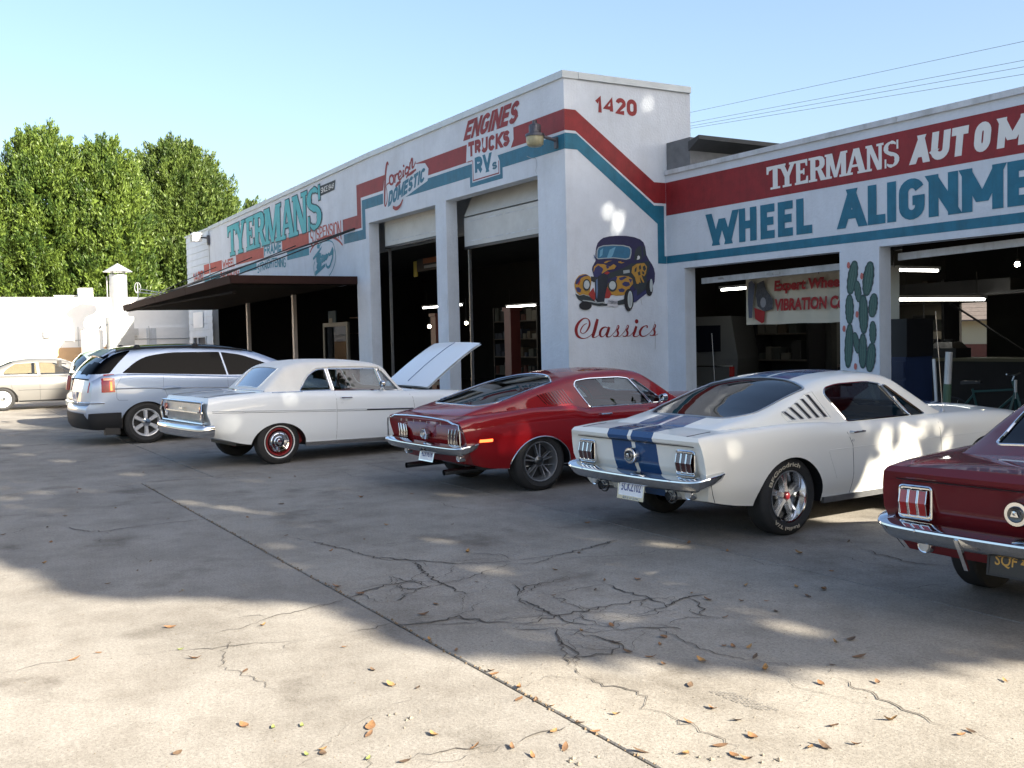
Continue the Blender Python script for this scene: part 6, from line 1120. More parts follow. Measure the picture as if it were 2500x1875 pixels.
def make_car(pose, spec, label, name='parked_car', cat='car'):
    car = thing(name, label, cat, (pose[0], pose[1], 0), R(pose[2]), pitch=spec.get('pitch', 0))
    pm = spec['paint']; bm = body_bm(spec); prb = Proj(bm)
    # stripes
    st = spec.get('stripes')
    def do_stripes(b, z0=-9):
        for yy in (-st[1], -st[0], st[0], st[1]): 
            ge = [f for f in b.faces]; bmesh.ops.bisect_plane(b, geom=ge+list(b.edges)+list(b.verts), plane_co=(0, yy, 0), plane_no=(0, 1, 0), dist=1e-5)
        b.normal_update()
        for f in b.faces:
            c = f.calc_center_median()
            if st[0] < abs(c.y) < st[1] and (f.normal.z > .25 or (f.normal.x < -.3 and c.z > .3)): f.material_index = 1
    if st: do_stripes(bm)
    # cabin hole in the body top
    cabin = spec['cabin']; hole = cut(bm, [(cabin[0], -cabin[2]), (cabin[1], -cabin[2]), (cabin[1], cabin[2]), (cabin[0], cabin[2])], (0, 1), lambda f: f.normal.z > .3)
    bmesh.ops.delete(bm, geom=hole, context='FACES')
    # wheel arches
    wells = []; lips = []
    for (cx, cz_, rx, rz) in spec['arches']:
        for sg in (1, -1):
            fs = cut(bm, arch_poly(cx, cz_, rx, rz, -.1), (0, 2), lambda f, sg=sg: f.calc_center_median().y*sg > .48 and f.calc_center_median().z < cz_+rz+.1)
            ls = loops(fs); bmesh.ops.delete(bm, geom=fs, context='FACES')
            for L_, cl in ls:
                wells.append((L_, cl, sg)); P_ = [p for p in L_ if abs(p.y) > .6]
                lips.append(P_)
    if spec.get('hood_open'):
        h0, h1, hw = spec['hood_open']; hf = cut(bm, [(h0, -hw), (h1, -hw), (h1, hw), (h0, hw)], (0, 1), lambda f: f.normal.z > .3); hv, hfs, _ = pull(bm, hf, 0)
        h = spec['hood_angle']; q = MB(); hz = max(v.z for v in hv if abs(v.x-h0) < .06)
        def tf(v, dz=0): x, z = (v.x-h0)*1.04, v.z-hz+dz; return (h0+.12+x*math.cos(h)-z*math.sin(h), v.y, hz+.03+x*math.sin(h)+z*math.cos(h))
        q.add([tf(v) for v in hv], hfs); q.add([tf(v, -.03) for v in hv], [f[::-1] for f in hfs])
        ho = q.build('hood', pm, car, 40); q = MB(); q.tube([tf(Vector((x, 0, hz+.002+ (prb.top(x, 0).z-hz if prb.top(x, 0) else 0)))) for x in np.linspace(h0+.1, h1-.02, 14)], .006, 4); q.build('crease', 'art_ltblue', ho)
        q = MB(); q.box(h0+.25, h1-.2, -.32, .32, .45, .78); q.lathe([(.001, .88), (.2, .88), (.2, .80), (.001, .80)], 24, 'z', cx=(h0+.7, 0, 0)); q.box(h0+.05, h1+.1, -hw, -hw+.05, .5, .7); q.box(h0+.05, h1+.1, hw-.05, hw, .5, .7); q.build('engine', 'black', car)
        q = MB(); q.hexa([(h0-.05, -.55, .75), (h0+.25, -.55, .75), (h0+.25, .55, .75), (h0-.05, .55, .75), (h0-.05, -.5, .97), (h0+.02, -.5, .93), (h0+.02, .5, .93), (h0-.05, .5, .97)]); q.build('firewall', 'black', car)
    bo = bm_obj(bm, 'body', [pm, spec.get('paint2', pm)], car)
    q = MB()
    for L_, cl, sg in wells:
        n = len(L_); vs = [tuple(p) for p in L_]+[(p.x, sg*.46, p.z) for p in L_]
        for i in range(n if cl else n-1):
            j = (i+1) % n
            if L_[i].z < .1 and L_[j].z < .1: continue
            q.add([vs[i], vs[j], vs[n+j], vs[n+i]], [(0, 1, 2, 3)])
    q.box(spec['body'][0][0]+.52, spec['body'][-1][0]-.3, -.47, .47, .25, .50); q.build('wheel_wells', 'black', car)
    if spec.get('arch_trim'):
        q = MB()
        for P_ in lips:
            c_ = sorted(P_, key=lambda p: p.x); 
            if len(c_) > 3: 
                cx = (c_[0].x+c_[-1].x)/2; c_ = sorted([p for p in P_ if p.z > .26], key=lambda p: math.atan2(p.z-.3, p.x-cx)); q.tube(simp(c_, False), .007, 5)
        q.build('arch_moulding', spec['arch_trim'], car)
    # greenhouse
    gb = gh_bm(spec); prg = Proj(gb)
    if st: do_stripes(gb)
    for i, (poly, gm) in enumerate(spec['side_win']):
        for sg in (1, -1):
            fs = cut(gb, rounded(poly), (0, 2), lambda f, sg=sg: f.calc_center_median().y*sg > .3 and f.normal.z < .75)
            if not fs: continue
            vs, fa, ls = pull(gb, fs, .008); q = MB(); q.add(vs, fa); wd = q.build('side_window', gm, car, 60)
            if spec.get('win_trim'):
                q = MB()
                for L_, cl in ls:
                    if len(L_) > 6: q.tube(simp(L_, cl), spec.get('trim_r', .008), 5, cl)
                q.build('window_trim', spec['win_trim'], wd)
    for nm, poly, gm in spec['top_win']:
        fs = cut(gb, rounded(poly), (0, 1), lambda f: f.normal.z > .12 or abs(f.normal.x) > .5)
        if not fs: continue
        vs, fa, ls = pull(gb, fs, .006); q = MB(); q.add(vs, fa); wd = q.build(nm, gm, car, 60)
        if spec.get('top_trim'):
            q = MB()
            for L_, cl in ls:
                if len(L_) > 8: q.tube(simp(L_, cl, .02), .010, 6, cl)
            q.build('window_trim', spec['top_trim'], wd)
    if spec.get('roof_black'):
        yb_, x0_, x1_ = spec['roof_black']
        for f in cut(gb, [(x0_, -yb_), (x1_, -yb_), (x1_, yb_), (x0_, yb_)], (0, 1), lambda f: f.normal.z > .5): f.material_index = 1
    go = bm_obj(gb, spec.get('roof_name', 'roof'), [spec.get('roof_mat', pm), spec.get('paint2', pm)], car)
    # headliner-less cabin tub
    im = spec.get('interior', 'vinyl_black'); c0, c1, cw = cabin; q = MB(); zf = .28; zt_ = spec.get('belt', .86)
    q.box(c0+.02, c1-.02, -cw+.01, -cw+.05, zf, zt_-.03); q.box(c0+.02, c1-.02, cw-.05, cw-.01, zf, zt_-.03); q.box(c0+.02, c1-.02, -cw+.05, cw-.05, zf-.02, zf+.01); q.box(c0, c0+.03, -cw+.05, cw-.05, zf, zt_-.05)
    q.box(c0+.03, spec.get('shelf', c0+.5), -cw+.05, cw-.05, zt_-.10, zt_-.07)
    q.hexa([(c1-.30, -cw+.06, zt_-.30), (c1-.02, -cw+.06, zt_-.30), (c1-.02, cw-.06, zt_-.30), (c1-.30, cw-.06, zt_-.30), (c1-.30, -cw+.06, zt_-.02), (c1-.02, -cw+.06, zt_-.01), (c1-.02, cw-.06, zt_-.01), (c1-.30, cw-.06, zt_-.02)]); q.build('interior', im, car)
    fx = spec.get('seat_x', c1-1.15); 
    for y in (-.36, .36): seat(car, fx, y, im)
    if spec.get('bench', True): seat(car, fx-.80, 0, im, True)
    q = MB(); cx, cy, czz = c1-.45, .36, zt_+.02; q.tube([(cx-.04*math.sin(a*.4), cy+.19*math.cos(a*.4), czz+.19*math.sin(a*.4)-.02) for a in range(16)], .012, 5, True); q.tube([(cx, cy, czz), (cx+.3, cy, czz-.12)], .02, 6); q.tube([(cx, cy-.18, czz), (cx, cy+.18, czz)], .01, 4); q.build('steering_wheel', 'black', car)
    q = MB(); mx_ = spec.get('mirror_x', c1-.45); q.box(mx_-.02, mx_, -.11, .11, spec.get('mirror_z', 1.13), spec.get('mirror_z', 1.13)+.06); q.build('rear_view_mirror', 'darkmetal', car)
    for i, (wx, wy, Rr, w, rr, kind) in enumerate(spec['wheels']):
        for sg in (1, -1): wheel(car, wx, sg*wy, Rr, w, rr, kind, letter=spec.get('letter', False) and sg < 0, zc=Rr+spec.get('wz', [0, 0])[i])
    return car, prb, prg
def plate(car, x, y, z, w, h, tilt, bg, ink, txt, frame='chrome', yaw=0, sub=None):
    q = MB(); c, s_ = math.cos(tilt), math.sin(tilt)
    fn = lambda u, v, o: (x-o*c+ (v)*s_, y-u, z+v*c+o*s_)
    q.hexa([fn(-w/2, -h/2, -.006), fn(w/2, -h/2, -.006), fn(w/2, h/2, -.006), fn(-w/2, h/2, -.006), fn(-w/2, -h/2, .0), fn(w/2, -h/2, 0), fn(w/2, h/2, 0), fn(-w/2, h/2, 0)]); p = q.build('licence_plate', bg, car)
    q = MB(); trect(q, txt, fn, -w*.40, w*.40, -h*.25, h*.22, .002, .012); q.build('plate_characters', ink, p)
    q = MB(); e = .012
    for a, b, cc, d in [(-w/2-e, w/2+e, -h/2-e, -h/2), (-w/2-e, w/2+e, h/2, h/2+e*.6), (-w/2-e, -w/2, -h/2, h/2), (w/2, w/2+e, -h/2, h/2)]:
        if sub and d == -h/2: cc -= .02
        q.hexa([fn(a, cc, -.004), fn(b, cc, -.004), fn(b, d, -.004), fn(a, d, -.004), fn(a, cc, .004), fn(b, cc, .004), fn(b, d, .004), fn(a, d, .004)])
    q.build('plate_frame', frame, p)
    if sub: q = MB(); trect(q, sub, fn, -w*.30, w*.38, -h/2-.028, -h/2-.006, .006, .01); q.build('frame_lettering', 'steel', p)
    q = MB(); q.hexa([fn(a, b, o) for o in (.0005, .0015) for a, b in ((w*.28, h*.30), (w*.40, h*.30), (w*.40, h*.44), (w*.28, h*.44))]); q.build('registration_sticker', 'lens_red', p)
    return p
def disc(car, name, m, x, y, z, r, d, ang=40, n=24, dome=0.):
    q = MB(); q.lathe([(r, d), (r, 0), (r*.92, -.008), (r*.75, -.004-dome), (.001, -.006-dome)], n, 'x', cx=(x, y, z)); return q.build(name, m, car, ang)
def taillight65(car, pr, sg, lens='lens_dark'):
    y0, y1, z0, z1 = .53, .72, .575, .745; xs_ = -1.015
    q = MB()
    def fx(y, z): return xs_-.018*(1-abs((z-(z0+z1)/2)/((z1-z0)/2)))-.0
    # bezel ring
    for i in range(3):
        a = y0+.010+i*.060; b = a+.052
        for (p0, p1) in [((a, z0+.01), (b, z0+.01)), ((b, z0+.01), (b, (z0+z1)/2)), ((b, (z0+z1)/2), (b, z1-.01)), ((b, z1-.01), (a, z1-.01)), ((a, z1-.01), (a, (z0+z1)/2)), ((a, (z0+z1)/2), (a, z0+.01))]:
            q.tube([(fx(*p0)-.012, sg*p0[0], p0[1]), (fx(*p1)-.012, sg*p1[0], p1[1])], .0036, 5)
    P_ = rounded([(y0-.008, z0-.01, .02), (y1+.008, z0-.01, .03), (y1+.008, z1+.01, .03), (y0-.008, z1+.01, .02)]); q.tube([(xs_+.004, sg*a, b) for a, b in P_], .008, 6, True)
    q.box(xs_, xs_+.03, *sorted((sg*(y0-.004), sg*(y1+.004))), z0-.005, z1+.005)
    bz = q.build('tail_light', 'chrome', car, 40)
    for i in range(3):
        a = y0+.010+i*.060; b = a+.052; q = MB(); zm = (z0+z1)/2
        for za, zb_ in ((z0+.01, zm), (zm, z1-.01)):
            q.add([(fx(a, za)-.010, sg*a, za), (fx(b, za)-.010, sg*b, za), (fx(b, zb_)-.010, sg*b, zb_), (fx(a, zb_)-.010, sg*a, zb_)], [(0, 1, 2, 3)])
        q.build('lens', lens, bz)
def bumper(car, path, prof, m='chrome', bolts=(), name='rear_bumper'):
    q = MB(); sweep(q, smoothpath(path, 6), prof); b = q.build(name, m, car, 38)
    for (x, y, z) in bolts: q = MB(); q.lathe([(.011, 0), (.010, -.008), (.001, -.011)], 10, 'x', cx=(x, y, z)); q.build('bolt', m, b, 40)
    return b
def exhaust(car, pts, r, name='exhaust_tip', m='chrome'):
    q = MB(); q.tube(pts, r, 14, cap=False); q.tube(pts, r*.86, 14, cap=False); o = q.build(name, m, car, 50)
    q = MB(); p = Vector(pts[0])+(Vector(pts[1])-Vector(pts[0]))*.5; q.lathe([(r*.88, 0), (.001, 0)], 12, 'x', cx=tuple(p)); q.build('bore', 'black', o)
def handle(car, pr, x0, x1, z, sg=-1, m='chrome'):
    for s_ in (1, -1):
        a, b = pr.side(x0, z, s_, .0), pr.side(x1, z, s_, .0)
        if a is None or b is None: continue
        q = MB(); o = Vector((0, s_*.035, 0)); q.tube([a, a+o, (a+b)/2+o*1.1, b+o*.9, b], [.012, .011, .009, .008, .007], 6); 
        k = pr.side(x0+.02, z-.07, s_, .004); 
        if k is not None: q.lathe([(.012, -.006), (.012, .006), (.001, .008)], 10, 'y', cx=tuple(k))
        q.build('door_handle', m, car, 40)
def lines(car, pr, segs, r=.0028, m='black', name='panel_gap', sides=(1, -1)):
    for s_ in segs:
        for sg in sides:
            q = MB(); side_line(q, pr, s_, r, (sg,), -.0008)
            if q.v: q.build(name, m, car)
# ---------------------------------------------------------------- the two fastbacks and the maroon coupe share the platform
def mrear(y, z):
    d = np.interp(z, [.30, .38, .50, .56, .60, .80, .835, .88], [.14, .10, .045, .02, .0, -.035, -.045, -.02])
    rec = .035 if (y < .755 and .50 < z < .80) else 0
    if y < .755 and .50 < z < .80: rec = .035*min(1, (.80-z)/.02, (z-.50)/.02+.2, (.755-y)/.02)
    return float(d+rec)-.02*(1-(y/.85)**2)
B65 = [(-.95, .345, .74, .355, .80, .47, .838, .62, .83, .75, .795, .855, .70, .868, .885),
 (-.80, .32, .77, .33, .832, .46, .86, .635, .85, .775, .806, .872, .70, .882, .90), (-.4, .27, .79, .28, .85, .44, .868, .65, .858, .80, .812, .895, .70, .897, .918),
 (0, .24, .81, .25, .86, .42, .872, .66, .862, .815, .812, .908, .70, .905, .935), (.45, .225, .81, .235, .86, .41, .868, .668, .857, .81, .80, .895, .70, .895, .935), (.68, .22, .81, .23, .862, .41, .864, .668, .853, .80, .795, .872, .70, .88, .93),
 (1.2, .21, .81, .22, .862, .40, .862, .665, .853, .79, .79, .865, .70, .875, .93), (1.9, .21, .81, .22, .86, .40, .862, .67, .85, .785, .79, .862, .68, .885, .945), (2.74, .22, .80, .23, .85, .40, .858, .67, .845, .78, .785, .855, .65, .88, .93),
 (3.2, .27, .78, .28, .825, .42, .84, .67, .828, .775, .765, .835, .62, .855, .90), (3.52, .34, .70, .35, .76, .45, .785, .65, .775, .745, .72, .80, .60, .825, .85)]
def wmirror(pts): return pts+[(x, -y, *r) for x, y, *r in pts[::-1]]
def blade(s_=1.): return [(-.060, -.066*s_), (-.030, -.066*s_), (-.004, -.046*s_), (.020, -.012), (.040, .014), (.038, .024*s_), (.026, .032*s_), (-.060, .050*s_)]
GT65 = dict(body=B65, rear=mrear, rblend=.5, paint='wimbledon', paint2='racing_blue', stripes=(.022, .285), cabin=(-.50, 1.98, .70), belt=.87, seat_x=.75, bench=False, shelf=.3,
 arches=[(0, .27, .395, .375), (2.743, .27, .38, .36)], tumble=.52, bow=(.14, .05), xmid=1.1,
 gh=[(-.72, .86, .60, .04, .85), (-.62, .908, .63, .05, .87), (-.48, .945, .665, .05, .878), (-.3, .985, .70, .06, .885), (0, 1.07, .745, .07, .89), (.3, 1.165, .765, .075, .885), (.6, 1.25, .77, .08, .87), (.9, 1.295, .77, .08, .865), (1.2, 1.308, .77, .08, .865), (1.45, 1.298, .77, .08, .865), (1.62, 1.262, .765, .07, .865), (1.80, 1.15, .76, .05, .865), (2.05, .985, .75, .04, .87), (2.2, .90, .72, .03, .875)],
 side_win=[([(.81, .885, .02), (.735, 1.0, .05), (.655, 1.125, .03), (.70, 1.175, .03), (.86, 1.20, .1), (1.30, 1.205, .1), (1.452, 1.18, .02), (1.70, .885, .02)], 'glass_mid'), ([(1.475, 1.165, .01), (1.725, .885, .01), (1.93, .885, .02), (1.53, 1.165, .01)], 'glass_mid')], win_trim='chrome',
 top_win=[('rear_window', wmirror([(-.40, 0, .01), (-.385, .46, .12), (-.16, .60, .08), (.47, .585, .02), (.60, .30, .2), (.62, 0, .01)]), 'glass_tint'), ('windshield', wmirror([(1.66, 0, .01), (1.66, .48, .05), (2.0, .60, .05), (2.12, .5, .1), (2.20, 0, .01)]), 'glass_clear')], top_trim='steel',
 wheels=[(0, .725, .325, .225, .214, 'magnum'), (2.743, .725, .32, .215, .21, 'magnum')], letter=True, wz=(-.006, -.006), mirror_x=1.72)
c_, pb, pg = make_car(GT, GT65, 'white fastback with two wide blue racing stripes and chrome five spoke wheels')
def rear65(c_, pb, txt, bgm, ink, frame, lens, tips=True, sub=None):
    old = set(c_.children)
    rear65_(c_, pb, txt, bgm, ink, frame, lens, tips, sub)
    shift(c_, old, .05)
def shift(c_, old, d):
    for o in c_.children:
        if o not in old and o.name.split('.')[0] not in ('trunk_gap', 'rear_wheel'): o.location.x += d
def rear65_(c_, pb, txt, bgm, ink, frame, lens, tips=True, sub=None):
    for sg in (1, -1): taillight65(c_, pb, sg, lens)
    bumper(c_, [(-.84, .845, .565, .85), (-.92, .846, .55, .95), (-1.01, .825, .53), (-1.07, .76, .508), (-1.095, .5, .50), (-1.105, 0, .497), (-1.095, -.5, .50), (-1.07, -.76, .508), (-1.01, -.825, .53), (-.92, -.846, .55, .95), (-.84, -.845, .565, .85)], blade(), bolts=[(-1.128, s_*.56, .515) for s_ in (1, -1)])
    g_ = disc(c_, 'fuel_cap', 'chrome', -1.055, 0, .672, .070, .05, dome=.004); disc(g_, 'cap_centre', 'darkmetal', -1.068, 0, .672, .045, .01); q = MB(); q.lathe([(.014, 0), (.012, -.006), (.001, -.008)], 8, 'x', cx=(-1.076, 0, .68)); q.hexa([(-1.08, -.022, .66), (-1.08, .022, .66), (-1.077, .022, .66), (-1.077, -.022, .66), (-1.08, -.01, .69), (-1.08, .012, .69), (-1.077, .012, .69), (-1.077, -.01, .69)]); q.build('emblem', 'chrome', g_)
    plate(c_, -1.045, 0, .408, .31, .155, R(8), bgm, ink, txt, frame, sub=sub)
    for sg in (1, -1): d_ = disc(c_, 'reverse_lamp', 'chrome', -.955, sg*.60, .40, .045, .06); disc(d_, 'lens', 'lens_clear', -.966, sg*.60, .40, .032, .004, dome=.004)
    q = MB(); 
    for sg in (1, -1): q.tube([pb.rear(sg*y, .795, .003) for y in np.linspace(.0, .74, 14) if pb.rear(sg*y, .795)], .0035, 4)
    q.build('trunk_gap', 'black', c_)
    for sg in (1, -1):
        q = MB(); top_line(q, pb, [(-.98, sg*.66), (-.9, sg*.665), (-.72, sg*.655)], .003); q.build('trunk_gap', 'black', c_)
        q = MB(); x0_ = -.985; q.tube([(x0_+.04, sg*.835, .50), (x0_+.07, sg*.82, .42), (x0_+.12, sg*.79, .35)], .003, 4); q.build('valance_gap', 'black', c_)
rear65(c_, pb, '5CKZ102', 'plate_white', 'plate_ink', 'chrome', 'lens_dark', sub='MUSTANG')
for sg in (1, -1):
    exhaust(c_, [(-.98, sg*.43, .375), (-.90, sg*.43, .375), (-.7, sg*.43, .36)], .036); q = MB(); q.lathe([(.062, 0), (.060, -.012), (.048, -.012)], 20, 'x', cx=(-.930, sg*.43, .375)); q.build('exhaust_bezel', 'darkmetal', c_, 40)
d_ = disc(c_, 'deck_badge', 'darkmetal', -.995, 0, .835, .024, .03); 
# sail panel vents
for sg in (1, -1):
    vo = None
    for k in range(5):
        xa = .10+k*.098; zl = .935; zh = 1.005+k*.030; P4 = [(xa+.045, zl), (xa+.085, zl), (xa+.045-.045-k*.008, zh), (xa+.010-.045-k*.008, zh)]
        pp = [pg.side(x, z, sg, .004) for x, z in P4]
        if None in pp: continue
        q = MB(); q.add([tuple(p) for p in pp], [(0, 1, 2, 3)]); v = q.build('sail_vent', 'black', c_)
        q = MB(); q.tube(pp, .0045, 4, True); q.build('vent_frame', 'steel', v)
for sg in (1, -1):
    q = MB(); pp = [pg.side(x, z, sg, .002) for x, z in dens([(.085, .925), (.62, .925), (.52, 1.15), (.40, 1.13), (.05, .985), (.085, .925)])]; q.tube([p for p in pp if p is not None], .004, 4); q.build('vent_surround', 'wimbledon', c_)
handle(c_, pb, .74, .90, .80); lines(c_, pb, [[(.67, .865), (.70, .80), (.76, .69), (.765, .45), (.75, .25)], [(2.0, .855), (2.02, .6), (2.0, .25)]])
def rocker(c_, pb, x0, x1, z0, z1, m='steel', y=.845, nm='rocker_trim', ribs=True):
    for sg in (1, -1):
        q = MB(); n = 5 if ribs else 1
        for i in range(n): za = z0+(z1-z0)*i/n; q.hexa([(x0, sg*(y-.03), za), (x1, sg*(y-.03), za), (x1, sg*y, za+.001), (x0, sg*y, za+.001), (x0, sg*(y-.03), za+(z1-z0)/n*.7), (x1, sg*(y-.03), za+(z1-z0)/n*.7), (x1, sg*y, za+(z1-z0)/n*.7), (x0, sg*y, za+(z1-z0)/n*.7)])
        q.build(nm, m, c_)
rocker(c_, pb, .40, 2.30, .222, .275)
# side cove step ahead of the rear wheel
for sg in (1, -1):
    q = MB(); side_line(q, pb, [(.45, .655), (.47, .60), (.55, .42)], .006, (sg,), -.003); q.build('side_cove', 'wimbledon', c_)
    q = MB(); side_line(q, pb, [(.45, .668), (3.3, .668)], .004, (sg,), -.001); q.build('side_crease', 'wimbledon', c_)
q = MB(); p = pb.top(2.28, -.70); q.tube([p, p+Vector((.0, 0, .03)), p+Vector((-.10, .0, .95))], [.008, .003, .0018], 5); q.lathe([(.022, 0), (.016, .02), (.001, .03)], 12, 'z', cx=tuple(p)); q.build('antenna', 'steel', c_)
# ---- red 68
B68 = [(-.96, .33, .74, .34, .81, .46, .855, .60, .85, .72, .80, .80, .70, .815, .825), (-.80, .30, .77, .31, .845, .45, .885, .62, .875, .75, .82, .835, .70, .85, .862), (-.4, .26, .80, .27, .868, .44, .895, .64, .885, .785, .83, .87, .70, .885, .915),
 (0, .235, .82, .245, .88, .42, .895, .655, .885, .81, .83, .90, .72, .90, .935), (.45, .22, .83, .23, .885, .41, .892, .66, .88, .82, .825, .90, .72, .90, .935), (.70, .21, .83, .22, .885, .41, .885, .66, .872, .79, .81, .855, .72, .87, .92), (1.2, .20, .83, .21, .885, .40, .885, .66, .872, .78, .81, .85, .72, .87, .925),
 (1.85, .20, .83, .21, .885, .40, .885, .66, .87, .775, .81, .85, .70, .88, .94), (2.74, .22, .82, .23, .875, .40, .88, .66, .865, .77, .80, .845, .66, .875, .93), (3.2, .27, .79, .28, .84, .42, .855, .66, .845, .765, .78, .83, .63, .85, .90), (3.55, .34, .70, .35, .77, .45, .80, .64, .79, .74, .73, .80, .60, .82, .85)]
def r68(y, z):
    d = np.interp(z, [.30, .38, .50, .56, .66, .76, .80, .83], [.20, .14, .06, .03, .0, -.03, -.04, -.03]); rec = 0
    if y < .77 and .50 < z < .78: rec = .045*min(1, (.78-z)/.02, (z-.50)/.02+.2, (.77-y)/.02)*(.6+.4*math.cos((z-.64)*14))
    return float(d+rec)-.02*(1-(y/.87)**2)
S68 = dict(GT65); S68.update(body=B68, rear=r68, paint='candy_red', paint2='candy_red', stripes=None, cabin=(-.62, 1.95, .71), belt=.855, letter=False, wz=(-.006, -.006),
 arches=[(0, .27, .385, .325), (2.743, .27, .375, .345)],
 gh=[(-.93, .80, .58, .04, .79), (-.82, .862, .62, .04, .84), (-.70, .905, .66, .05, .855), (-.52, .958, .69, .05, .865), (-.3, 1.02, .74, .06, .875), (0, 1.105, .775, .07, .885), (.3, 1.185, .785, .075, .875), (.6, 1.25, .785, .08, .855), (.9, 1.282, .785, .08, .85), (1.2, 1.292, .785, .08, .85), (1.45, 1.283, .785, .08, .85), (1.60, 1.25, .78, .07, .85), (1.78, 1.14, .775, .05, .85), (2.02, .97, .76, .04, .855), (2.17, .885, .73, .03, .86)],
 side_win=[([(.735, .868, .02), (.66, .99, .06), (.60, 1.12, .04), (.64, 1.165, .05), (.82, 1.185, .1), (1.28, 1.185, .1), (1.41, 1.165, .02), (1.63, .868, .02)], 'glass_clear'), ([(1.435, 1.15, .01), (1.655, .868, .01), (1.88, .868, .02), (1.49, 1.15, .01)], 'glass_clear')],
 top_win=[('rear_window', wmirror([(-.62, 0, .01), (-.60, .46, .12), (-.42, .61, .08), (.33, .60, .02), (.50, .30, .2), (.53, 0, .01)]), 'glass_tint'), ('windshield', wmirror([(1.64, 0, .01), (1.64, .48, .05), (1.98, .60, .05), (2.10, .5, .1), (2.17, 0, .01)]), 'glass_clear')], top_trim='chrome',
 wheels=[(0, .735, .325, .245, .218, 'ten'), (2.743, .735, .32, .215, .205, 'ten')], arch_trim='chrome', mirror_x=1.62, mirror_z=1.09, seat_x=.68)
c_, pb, pg = make_car(RED, S68, 'glossy red fastback with dark thin spoke wheels between the white cars'); old_ = set(c_.children)
for sg in (1, -1):
    tl = None
    for k in range(3):
        y0 = .47+k*.068; q = MB(); zt_, zm, zl = .715, .625, .545; o = -1.0
        P_ = [(y0+.035, zt_), (y0+.085, zt_), (y0+.060, zm), (y0+.085-.02, zl), (y0+.02, zl), (y0+.012, zm)]
        q.tube([(o+.012, sg*a, b) for a, b in P_], .0048, 5, True); q.add([(o+.03, sg*a, b) for a, b in P_], [(0, 1, 2, 5), (5, 2, 3, 4)]); t_ = q.build('tail_light', 'chrome', c_, 40)
        q = MB(); q.add([(o+.014, sg*a, b) for a, b in P_], [(0, 1, 2, 5), (5, 2, 3, 4)]); q.build('lens', 'lens_dark', t_)
q = MB(); P_ = [(-1.045, -.845, .52), (-1.052, -.84, .70), (-1.055, -.825, .775), (-1.06, -.70, .79), (-1.068, -.62, .815), (-1.075, -.30, .828), (-1.078, 0, .832), (-1.075, .30, .828), (-1.068, .62, .815), (-1.06, .70, .79), (-1.055, .825, .775), (-1.052, .84, .70), (-1.045, .845, .52)]
q.tube(P_, .010, 6); q.build('rear_panel_moulding', 'chrome', c_, 40)
bumper(c_, [(-.86, .862, .555, .9), (-.93, .866, .54), (-1.01, .848, .525), (-1.065, .80, .512), (-1.075, .5, .505), (-1.08, 0, .503), (-1.075, -.5, .505), (-1.065, -.80, .512), (-1.01, -.848, .525), (-.93, -.866, .54), (-.86, -.862, .555, .9)], blade(.95))
g_ = disc(c_, 'fuel_cap', 'chrome', -1.03, 0, .635, .068, .05, n=6, dome=.004); disc(g_, 'cap_centre', 'steel', -1.048, 0, .635, .04, .01)
for k, ch in enumerate('MUSTANG'): 
    q = MB(); y = .46-k*.153; fn = lambda u, v, o: (-1.062-o, -u, v); trect(q, ch, fn, -y-.014, -y+.014, .755, .785, .006, .02); q.build('letter_badge', 'chrome', c_)
plate(c_, -.99, 0, .412, .30, .15, R(14), 'plate_white', 'plate_ink', '4ZRV618', 'chrome')
for sg in (1, -1):
    d_ = disc(c_, 'reverse_lamp', 'chrome', -.93, sg*.60, .405, .042, .06); disc(d_, 'lens', 'lens_clear', -.942, sg*.60, .405, .03, .004)
exhaust(c_, [(-1.10, .30, .262), (-1.0, .30, .265), (-.5, .30, .27)], .032, m='darkmetal'); exhaust(c_, [(-1.02, -.42, .24), (-.92, -.42, .245), (-.5, -.42, .25)], .032, m='darkmetal')
shift(c_, old_, .04)
for sg in (1, -1):
    q = MB(); a = [pb.side(x, z, sg, .004) for x, z in ((-.80, .615), (-.64, .615), (-.64, .585), (-.80, .585))]; q.add([tuple(p) for p in a], [(0, 1, 2, 3)]); q.build('side_marker', 'lens_lit', c_)
    for k in range(10):
        f = k/9; xa = .055+f*.36; lo, hi = (xa+.085, .925), (xa, 1.005+.045*f+.03)
        pp = [pg.side(x, z, sg, .003) for x, z in (lo, (lo[0]+.016, lo[1]), (hi[0]+.012, hi[1]), hi)]
        if None not in pp: q = MB(); q.add([tuple(p) for p in pp], [(0, 1, 2, 3)]); q.build('sail_louvre', 'lens_dark', c_)
handle(c_, pb, .80, .95, .79); lines(c_, pb, [[(.655, .86), (.70, .78), (.765, .66), (.765, .24)], [(1.98, .85), (2.0, .6), (1.98, .25)]]); rocker(c_, pb, .42, 2.3, .19, .215, 'chrome', .875, ribs=False)
for sg in (1, -1): q = MB(); top_line(q, pb, [(-.98, sg*.66), (-.8, sg*.655)], .003); q.build('trunk_gap', 'black', c_)
q = MB(); p = pb.side(1.72, .85, -1, .0)+Vector((0, .03, 0)); q.tube([p, p+Vector((.0, -.10, .06))], .012, 6); q.lathe([(.045, -.03), (.05, .03), (.001, .05)], 16, 'x', cx=(p.x, p.y-.12, p.z+.08)); q.build('door_mirror', 'chrome', c_, 40)
q = MB(); p = pb.top(2.75, -.70); q.tube([p, p+Vector((-.05, 0, .80))], .0025, 4); q.build('antenna', 'steel', c_)
